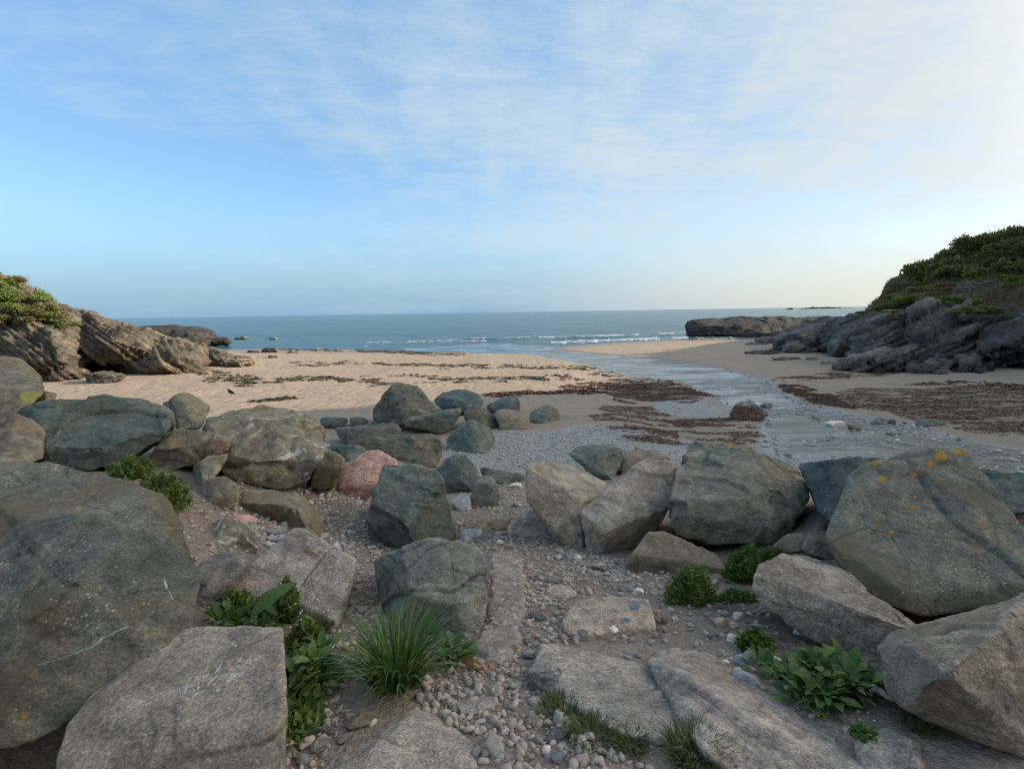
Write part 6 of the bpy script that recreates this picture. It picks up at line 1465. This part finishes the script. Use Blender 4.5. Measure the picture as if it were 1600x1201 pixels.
ROW = ((1528, 437, .9), (1545, 434, 1.0), (1562, 436, 1.0), (1580, 436, 1.1), (1600, 438, 1.1), (1508, 436, .8), (1540, 447, .7), (1590, 448, .9))
for k, (x, y, s) in enumerate(ROW):
    bush(x, y, s, 'bushlight', nth([q[0] for q in ROW], k) + ' grassy green clump from the left on the ledge by the ruined wall', h=.45, group='grassy clumps on the ledge by the ruined wall')
ROW = ((1525, 487, 1.2, 36), (1545, 485, 1.2, 36), (1512, 490, .9, 36), (1556, 492, .8, 35.5), (1350, 490, .7, 42), (1395, 489, .7, 38))
for k, (x, y, s, D) in enumerate(ROW):
    bush(x, y, s, 'bushlight', nth([q[0] for q in ROW], k) + ' low green cushion from the left on the dark cliff top edge', h=.4, D=D, group='green cushions on the edge of the dark cliff')
GL = 'green bushes on the left cliff top'
LROW = ((-60, 440, 1.6, 'bushlight'), (-25, 446, 1.5, 'bushlight'), (0, 452, 1.5, 'bushlight'), (14, 446, 1.2, 'bush'), (30, 462, 1.2, 'bushlight'), (10, 470, 1.5, 'bushlight'), (46, 470, 1.0, 'bushlight'), (-10, 485, 1.4, 'bushlight'), (24, 486, 1.3, 'bushlight'), (44, 490, 1.1, 'bush'),
                                 (62, 486, .9, 'bushlight'), (70, 496, 1.0, 'bushlight'), (84, 502, 1.0, 'bushlight'), (96, 508, .9, 'bushlight'), (60, 500, .9, 'bush'), (78, 484, .7, 'bush'), (5, 505, 1.0, 'bush'))
for k, (x, y, s, mt_) in enumerate(LROW):
    p_, n_, o_ = cast(x, y) if x > -400 else (None, None, None)
    D = float((p_ - CAM) @ Fv) if p_ is not None and p_[1] < 60 else 38.0
    bush(x, y + 3, s, mt_, nth([q[0] for q in LROW], k) + (' bush from the left on the left cliff top, bright green' if mt_ == 'bushlight' else ' bush from the left on the left cliff top, darker green'), D=D, h=.7, group=GL if mt_ == 'bushlight' else 'darker bushes on the left cliff')
b_ = bush(28, 443, .55, 'bush', 'small bush with magenta flowers at the crest of the left cliff', D=39)
link('flower', bush_mesh(45, 401, 'flower', 0, .10), b_)

# rough grass and dry stalks over the open slopes
def slope_grass(label, fn, seed, hseed, x0, x1, y0, y1, n, mat, zmin, hmin, hmax):
    r = np.random.RandomState(seed); x = r.uniform(x0, x1, n); y = r.uniform(y0, y1, n); z = fn(x, y) + .22 * n2(x, y, .45, 4, hseed) + .35 * n2(x, y, .12, 2, hseed + 4)
    k = (z > zmin) & (n2(x, y, .5, 3, seed) > -.35); x, y, z = x[k], y[k], z[k]; n = len(x); V = np.zeros((n, 3, 3, 3))
    for j in range(3):
        a = r.uniform(0, 6.283, n); h = r.uniform(hmin, hmax, n); w = h * .13; ox, oy = np.cos(a), np.sin(a); lx, ly = r.normal(.25, .3, n) * h, r.normal(0, .3, n) * h; bx, by = x + r.normal(0, .1, n), y + r.normal(0, .1, n)
        V[:, j, 0] = np.stack([bx - ox * w, by - oy * w, z - .06], 1); V[:, j, 1] = np.stack([bx + ox * w, by + oy * w, z - .06], 1); V[:, j, 2] = np.stack([bx + lx, by + ly, z + h], 1)
    link('rough_grass', mesh_np('rough_grass', V.reshape(-1, 3), np.arange(9 * n).reshape(-1, 3), M[mat], False), kind='stuff', label=label)
slope_grass('rough green grass over the right hillside', rhill, 5, 3, 27, 62, 33, 72, 16000, 'turf', 3.2, .15, .42)
slope_grass('dry reddish stalks over the right hillside', rhill, 6, 3, 27, 62, 33, 72, 9000, 'bracken', 3.6, .15, .45)
slope_grass('rough bright grass over the left hillside', lhill, 7, 8, -62, -34, 30, 60, 9000, 'bushlight', 4.2, .15, .4)

# ruined dry-stone wall on the right hill
def dry_wall():
    xs = np.linspace(1488, 1566, 18); base = empty('stone_wall', P(1525, 460, 41.5), label='ruined dry-stone wall on the ledge of the right hillside', category='wall')
    c = np.array(base.location); r = np.random.RandomState(9)
    ms = []
    for k in range(5):
        V, F = pebble_shape(2, 500 + k); V = V * np.array([1, .8, 1.1]); ms.append(mesh_np('stone', V, F, M['stonework']))
    for row in range(7):
        x = 1486 + r.uniform(0, 4) + row * 1.2
        end = 1566 - row * 3 if row > 2 else 1568
        while x < end:
            w = r.uniform(5, 10); y = 463 - row * 3.3 - (x - 1486) * .04 + r.normal(0, .5)
            q = P(x + w / 2, y, 41.5 + .1 * row + .012 * (x - 1525)); s = w * .5 * 41.5 / FPX
            if not (row > 4 and r.uniform() < .35): link('stone', ms[r.randint(5)], base, q - c, (0, 0, r.normal(0, .15)), (s * 1.08, s * .9 + .1, .17 * r.uniform(.9, 1.25)))
            x += w * .93
dry_wall()
# rough steps at the foot of the right cliff
def steps():
    base = empty('stone_steps', P(1476, 581, 32.3), label='short flight of rough stone steps at the foot of the right cliff', category='steps'); c = np.array(base.location)
    V, F = pebble_shape(2, 600)
    for k in range(4):
        q = P(1468 + k * 3.0, 580 - k * 5.2, 32.2 + .28 * k); bm = bmesh.new(); bmesh.ops.create_cube(bm, size=1); bmesh.ops.bevel(bm, geom=bm.edges[:], offset=.07, segments=2, affect='EDGES', profile=.6)
        me = bpy.data.meshes.new('step'); bm.to_mesh(me); bm.free(); me.materials.append(M['stonework'])
        link('step', me, base, q - c, (0, 0, .1), ((.72 - .06 * k), .5, .22))
steps()

# ------------------------------------------------------------------ seaweed, foam, birds
def ribbons(p, L, W, lift, seed):
    r = np.random.RandomState(seed); n = len(p); a = r.uniform(0, 6.283, n); Q = []
    l = L * r.uniform(.5, 1.4, n); w = W * r.uniform(.5, 1.4, n); zb = H(p[:, 0], p[:, 1])
    X = np.zeros((n, 8, 3))
    for k in range(4):
        t = k / 3 - .5; bend = a + t * r.normal(0, 1.0, n)
        cx = p[:, 0] + np.cos(bend) * l * t; cy = p[:, 1] + np.sin(bend) * l * t; cz = zb + lift * r.uniform(.1, 1.0, n) * (1 if k in (1, 2) else .5) + .004
        ox = -np.sin(bend) * w; oy = np.cos(bend) * w; oz = w * r.normal(0, .6, n)
        X[:, 2 * k] = np.stack([cx - ox, cy - oy, np.maximum(cz - oz, zb + .003)], 1); X[:, 2 * k + 1] = np.stack([cx + ox, cy + oy, np.maximum(cz + oz, zb + .003)], 1)
    F = np.array([[0, 1, 3, 2], [2, 3, 5, 4], [4, 5, 7, 6]])[None] + (np.arange(n) * 8)[:, None, None]
    return X.reshape(-1, 3), F.reshape(-1, 4)
r = np.random.RandomState(31)
labs = ('thin scatter of brown seaweed on the sand beside the stream', 'broad tangle of red-brown seaweed left of the stream', 'small thick heap of seaweed at the stream bend', 'band of seaweed at the back of the shingle', 'line of seaweed along the edge of the shingle', 'wide carpet of brown seaweed on the right-hand sand', 'thick bank of seaweed edging the far side of the stream', 'thin line of seaweed below the right cliff')
for k, (q, d) in enumerate(WEED):
    p = in_poly(q, d * 2.0, r); 
    pn = n2(p[:, 0] * .8, p[:, 1] * 2.2, .9, 4, 61 + k); p = p[pn > (-.30 if k in (2, 5, 6) else -.02)]
    r.shuffle(p); p = p[:13000]
    V, F = ribbons(p, .16, .010, .04 if k not in (2, 6) else .09, 70 + k)
    link('seaweed', mesh_np('seaweed', V, F, M['seaweed']), kind='stuff', label=labs[k])
# strandlines further out: short dark wracks lying along the old tide marks
def wrack(lab, path, n, wpx, hpx, seed, mat='darkweed', gap=.35):
    r = np.random.RandomState(seed); path = np.array(path, float); d = np.r_[0, np.cumsum(np.hypot(*np.diff(path, axis=0).T))]
    P_ = []
    for k in range(n):
        s = r.uniform(0, d[-1]); x = np.interp(s, d, path[:, 0]); y = np.interp(s, d, path[:, 1]) + r.normal(0, hpx)
        m_ = int(r.uniform(5, 16)); xx = x + r.normal(0, wpx * r.uniform(.3, 1), m_); yy = y + r.normal(0, .5, m_)
        P_.append(np.stack([xx, yy], 1))
    q = np.concatenate(P_); g = P(q[:, 0], q[:, 1], march(q[:, 0], q[:, 1], H0, 10))[:, :2]
    V, F = ribbons(g, .34, .045, .05, seed); link('seaweed', mesh_np('seaweed', V, F, M[mat]), kind='stuff', label=lab)
wrack('cluster of dark seaweed on the sunlit sand near the slanting spur', [(305, 583), (345, 592), (400, 594)], 42, 12, 5, 1)
wrack('cluster of dark seaweed in the middle of the sunlit sand', [(425, 598), (470, 588), (500, 594), (600, 596)], 42, 10, 3.5, 2)
wrack('line of dark seaweed behind the heap of boulders', [(590, 592), (650, 588), (720, 595), (800, 592), (850, 590), (960, 588)], 46, 10, 2.5, 3)
wrack('thin tide line of dark seaweed across the sand', [(450, 568), (520, 568), (640, 570), (720, 572), (860, 574), (930, 578)], 70, 12, 1.6, 4)
wrack('weedy fringe of dark seaweed along the waterline', [(440, 545), (520, 546), (600, 549), (680, 552), (725, 553)], 130, 10, 1.4, 5)
wrack('dark seaweed line in the shaded sand right of the heap', [(765, 618), (800, 615), (860, 613), (930, 612)], 60, 14, 1.2, 6, 'seaweed')
wrack('faint streak of seaweed in the shaded sand left of the heap', [(400, 627), (430, 624), (470, 622)], 14, 10, 1.0, 7)
wrack('dark seaweed scraps on the sand in front of the right cliff', [(1440, 600), (1500, 598), (1580, 604), (1640, 606)], 30, 20, 2.5, 8, 'seaweed')
wrack('speckle of seaweed scraps along the near tide line', [(880, 607), (940, 603), (1000, 600), (1060, 603)], 40, 12, 3.5, 9, 'seaweed')

def foam(lab, path, n, hpx, smin, smax, seed):
    r = np.random.RandomState(seed); path = np.array(path, float); t = r.uniform(0, 1, n); i = np.linspace(0, 1, len(path))
    x = np.interp(t, i, path[:, 0]); y = np.interp(t, i, path[:, 1]) + r.normal(0, hpx, n) * (.3 + .7 * np.sin(x * .13) ** 2)
    keep = n2(x, x * 0, .05, 3, seed) > -.25; x, y = x[keep], y[keep]
    ry = ray(x, y); D = -CAMZ / ry[:, 2]; p = CAM + D[:, None] * ry; s = smin + (smax - smin) * r.uniform(0, 1, len(x)) ** 2
    p[:, 2] = .07 + .30 * np.exp(-((p[:, 1] - (93.5 + .10 * p[:, 0])) / 2.5) ** 2)
    sh = [(v * np.array([2.2, .7, .35]), f) for v, f in (pebble_shape(1, 700 + k) for k in range(3))]
    V, F = merge(sh, p, s, euler_m(np.zeros(len(x)), np.zeros(len(x)), r.normal(0, .2, len(x))), seed)
    link('foam', mesh_np('foam', V, F, M['foam']), kind='stuff', label=lab)
foam('white crest of the small breaker', [(735, 531), (780, 530.2), (825, 529.4), (845, 529)], 800, .55, .06, .26, 1)
foam('broken surf line right of the breaker', [(840, 529.5), (900, 527), (945, 525), (1000, 523), (1060, 521)], 1100, 1.1, .05, .26, 2)
foam('thin foam edge lapping the sandbar', [(860, 536), (940, 532.5), (1010, 530), (1075, 527.5)], 1200, 1.3, .05, .20, 3)
foam('faint foam edge along the left shallows', [(560, 536.5), (640, 535), (710, 533.5), (760, 533)], 420, .5, .05, .16, 4)
foam('white water at the foot of the headland', [(1045, 521), (1070, 519), (1100, 521.5), (1118, 522.5)], 180, .6, .05, .2, 5)

def blob(c, rad, rot=0, axis='Y'):
    V, F = ico(2); V = V * np.array(rad)
    ca, sa = math.cos(rot), math.sin(rot); V = np.stack([V[:, 0] * ca + V[:, 2] * sa, V[:, 1], -V[:, 0] * sa + V[:, 2] * ca], 1)
    return V + np.array(c)
def bird(name, label, px, py, L, mat, beakm, seed, rz, wing=None, D=None):
    p = G(px, py)[0]; root = empty(name, p, rz, label=label, category='bird')
    body = [hull_bm(blob((0, 0, .52), (.30, .15, .15), .35)), hull_bm(np.concatenate([blob((.20, 0, .66), (.13, .10, .12), .6), blob((.33, 0, .78), (.10, .085, .09))])), hull_bm(np.concatenate([blob((-.22, 0, .42), (.12, .09, .06), .35), blob((-.52, 0, .30), (.10, .06, .02), .35)]))]
    me = voxel(body, .022); V = get_co(me); me.vertices.foreach_set('co', (V * L).astype(np.float32).ravel()); me.materials.clear(); me.materials.append(M[mat]); me.name = 'body'; me.polygons.foreach_set('use_smooth', np.ones(len(me.polygons), bool))
    link('body', me, root)
    bk = hull_bm(np.concatenate([blob((.42, 0, .775), (.02, .028, .03)), blob((.55, 0, .75), (.012, .01, .01))])); mb = bpy.data.meshes.new('beak'); bk.to_mesh(mb); bk.free(); mb.transform(Matrix.Scale(L, 4)); mb.materials.append(M[beakm]); link('beak', mb, root)
    for s in (-1, 1):
        w = hull_bm(np.concatenate([blob((.10, s * .13, .56), (.14, .03, .10), .35), blob((-.34, s * .08, .40), (.14, .02, .035), .35)])); mw = bpy.data.meshes.new('wing'); w.to_mesh(mw); w.free(); mw.transform(Matrix.Scale(L, 4)); mw.materials.append(M[wing or mat]); link('wing', mw, root)
        v_, f_ = tube(np.array([(.0, s * .06, .42), (.02, s * .06, .2), (.0, s * .06, 0), (.10, s * .07, .005)]) * L, .014 * L, .012 * L, 5); link('leg', mesh_np('leg', v_, f_, M[beakm]), root)
bird('crow', 'black crow walking on the shaded sand behind the left boulders', 361, 619.5, .46, 'feather', 'beak', 1, 2.75)
for k, (x, y, rz, lab) in enumerate(((571, 543.5, .3, 'white gull standing at the waterline near the weedy fringe'), (790, 538, .2, 'leftmost white gull of the three in the shallows below the breaker'), (799, 536.8, 2.8, 'middle white gull of the three in the shallows below the breaker'), (812, 536.2, .1, 'rightmost white gull of the three in the shallows below the breaker'))):
    bird('gull', lab, x, y, .5, 'gull', 'beak', 5 + k, rz, 'gullgrey')

# ------------------------------------------------------------------ patches of lichen, crust and quartz lying on the stones
DG = DEPS(); DG.update()
def patch(poly, mat, name='lichen_patch', step=2.2, z=0, wob=.25, lift=.0025, seed=0):
    a = np.array([q[:2] for q in zp(z, poly)], float); x0, y0 = a.min(0) - 1; x1, y1 = a.max(0) + 1
    step = min(step, max(x1 - x0, y1 - y0) / 7)
    X, Y = np.meshgrid(np.arange(x0, x1 + step, step), np.arange(y0, y1 + step, step)); sd = poly_sd(X, Y, a); sd = sd + wob * step * 3 * n2(X, Y, .22 / step * 1.6, 3, seed + 5)
    ins = sd < 0
    if not ins.any(): return
    c0 = np.argwhere(sd == sd.min())[0]; _, _, ob = cast(X[tuple(c0)], Y[tuple(c0)])
    if ob is None: return
    pts = np.full(X.shape + (3,), np.nan)
    for i in range(X.shape[0]):
        for j in range(X.shape[1]):
            if sd[i, j] < step * 1.2:
                p_, n_, o_ = cast(X[i, j], Y[i, j])
                if p_ is not None and o_ == ob: pts[i, j] = p_ + n_ * (lift * (1 if sd[i, j] < 0 else -2.5))
    ok = ~np.isnan(pts[..., 0]); idx = np.full(X.shape, -1); idx[ok] = np.arange(ok.sum()); V = pts[ok]; F = []
    for i in range(X.shape[0] - 1):
        for j in range(X.shape[1] - 1):
            q = (idx[i, j], idx[i + 1, j], idx[i + 1, j + 1], idx[i, j + 1])
            if min(q) >= 0 and (ins[i, j] or ins[i + 1, j] or ins[i + 1, j + 1] or ins[i, j + 1]): F.append(q)
    if not F: return
    link(name, mesh_np(name, V - np.array(ob.matrix_world.translation), np.array(F), M[mat]), ob)
def disc(x, y, rx, ry=None, z=0, mat='lichen', seed=0, n=12):
    ry = ry or rx * .8; r = np.random.RandomState(int(x * 7 + y))
    patch([(x + rx * math.cos(t) * r.uniform(.75, 1.2), y + ry * math.sin(t) * r.uniform(.75, 1.2)) for t in np.linspace(0, 6.283, n, endpoint=False)], mat, z=z, seed=int(x))
M['lichen'] = simple_mat('orange_lichen', [(0, (.36, .165, .04)), (.5, (.42, .24, .04)), (1, (.38, .19, .05))], .95, 'object', nscale=40, bump=.004)
M['yellowlichen'] = simple_mat('yellow_lichen', [(0, (.34, .29, .10)), (1, (.40, .34, .13))], .95, 'object', nscale=22, bump=.006)
M['quartz'] = simple_mat('pale_quartz', [(0, (.47, .42, .35)), (1, (.55, .50, .42))], .8, 'object', nscale=25, bump=.004)
M['greenquartz'] = simple_mat('greenish_quartz', [(0, (.34, .39, .35)), (1, (.40, .44, .40))], .8, 'object', nscale=25, bump=.004)
M['rust'] = simple_mat('rust_stain', [(0, (.20, .085, .055)), (1, (.25, .11, .07))], .95, 'object', nscale=25, bump=.004)
for x, y, rx in ((952, 262, 40), (898, 293, 23), (1035, 220, 24), (1055, 242, 22), (1088, 228, 16), (930, 225, 14), (972, 230, 9), (1036, 271, 10), (630, 382, 28), (580, 292, 28), (810, 360, 17), (797, 540, 22), (676, 680, 21), (600, 606, 20), (890, 678, 15), (745, 560, 10), (915, 455, 14), (955, 385, 16), (690, 452, 11), (812, 478, 16)):
    disc(x, y, rx, z=7)
for x, y, rx in ((660, 525, 14), (684, 505, 16), (436, 562, 9)): disc(x, y, rx, z=1)
for x, y, rx in ((750, 443, 14), (142, 592, 12), (100, 770, 20)): disc(x, y, rx, z=2)
for x, y, rx in ((88, 208, 12), (130, 228, 12)): disc(x, y, rx, z=12)
for x, y, rx in ((1050, 170, 18), (1150, 182, 12), (960, 245, 10)): disc(x, y, rx, z=5)
patch([(145, 440), (190, 425), (270, 425), (300, 450), (290, 500), (230, 525), (170, 520), (140, 480)], 'yellowlichen', z=12, seed=3)
def streak(x0, y0, x1, y1, w, z=0, mat='quartz', name='white_fleck', seed=0):
    d = np.array([x1 - x0, y1 - y0], float); L = np.hypot(*d); n = np.array([-d[1], d[0]]) / L; k = max(4, int(L / 12)); r = np.random.RandomState(seed)
    t = np.linspace(0, 1, k + 1); mid = np.array([x0, y0]) + t[:, None] * d + n * (r.normal(0, .25 * w, k + 1))[:, None]; ww = w * (.25 + np.sin(np.pi * np.clip(t, .04, .96)) * r.uniform(.5, 1.1, k + 1))
    up = mid + n * ww[:, None] / 2; dn = mid - n * ww[:, None] / 2
    patch([tuple(q) for q in up] + [tuple(q) for q in dn[::-1]], mat, name, z=z, step=.8, wob=.5, lift=.0012, seed=seed)
for k, q in enumerate(((150, 545, 250, 518, 7), (245, 519, 320, 494, 6), (330, 490, 390, 470, 8), (385, 470, 470, 415, 13), (468, 415, 575, 366, 9), (728, 150, 750, 200, 12), (748, 200, 775, 250, 9), (590, 165, 606, 172, 10), (670, 305, 695, 292, 9), (708, 268, 732, 252, 7), (515, 98, 530, 106, 9))): streak(*q, 2, 'greenquartz', 'quartz_vein', 90 + k)
rs_ = np.random.RandomState(44)
for k in range(30):
    u = rs_.uniform(0, 1); x = 760 + 340 * u + rs_.normal(0, 30); y = 690 - 150 * u + rs_.normal(0, 32); L = rs_.uniform(14, 60); a = -.62 + rs_.normal(0, .25)
    streak(x, y, x + L * math.cos(a), y + L * math.sin(a), rs_.uniform(5, 13), 2, seed=k)
for k in range(18):
    x = rs_.uniform(560, 1060); y = 835 - .06 * (x - 600) + rs_.normal(0, 26); L = rs_.uniform(12, 50); a = -.45 + rs_.normal(0, .3)
    streak(x, y, x + L * math.cos(a), y + L * math.sin(a), rs_.uniform(4, 9), 2, seed=50 + k)
for k in range(6):
    x = rs_.uniform(985, 1110); y = 437 + rs_.normal(0, 10); streak(x, y, x + rs_.uniform(12, 34), y + rs_.normal(0, 9), rs_.uniform(6, 12), 2, seed=80 + k)
patch([(1005, 465), (1040, 460), (1090, 480), (1110, 500), (1060, 505), (1020, 490)], 'rust', 'rust_hollow', z=8, step=1.2, seed=6)
patch([(648, 325), (690, 312), (718, 328), (715, 375), (660, 372)], 'blueinset', 'blue_stone', z=11, wob=.15, lift=.004, seed=7)
patch([(588, 435), (625, 415), (662, 425), (665, 450), (600, 456)], 'blueinset', 'blue_stone', z=11, wob=.15, lift=.004, seed=8)
patch([(525, 475), (560, 465), (592, 500), (575, 525), (540, 510)], 'palestone', 'set_stone', z=11, wob=.1, lift=.006, seed=9)
patch([(432, 505), (470, 490), (500, 510), (480, 540), (440, 535)], 'pink', 'set_stone', z=11, wob=.1, lift=.006, seed=10)
patch([(330, 500), (360, 485), (395, 505), (385, 545), (340, 540)], 'slate', 'set_stone', z=11, wob=.1, lift=.006, seed=11)
for x, y, s in ((1195, 655, 20), (1278, 722, 12), (1290, 700, 7)): disc(x, y, s, s * .7, 9, 'quartz')
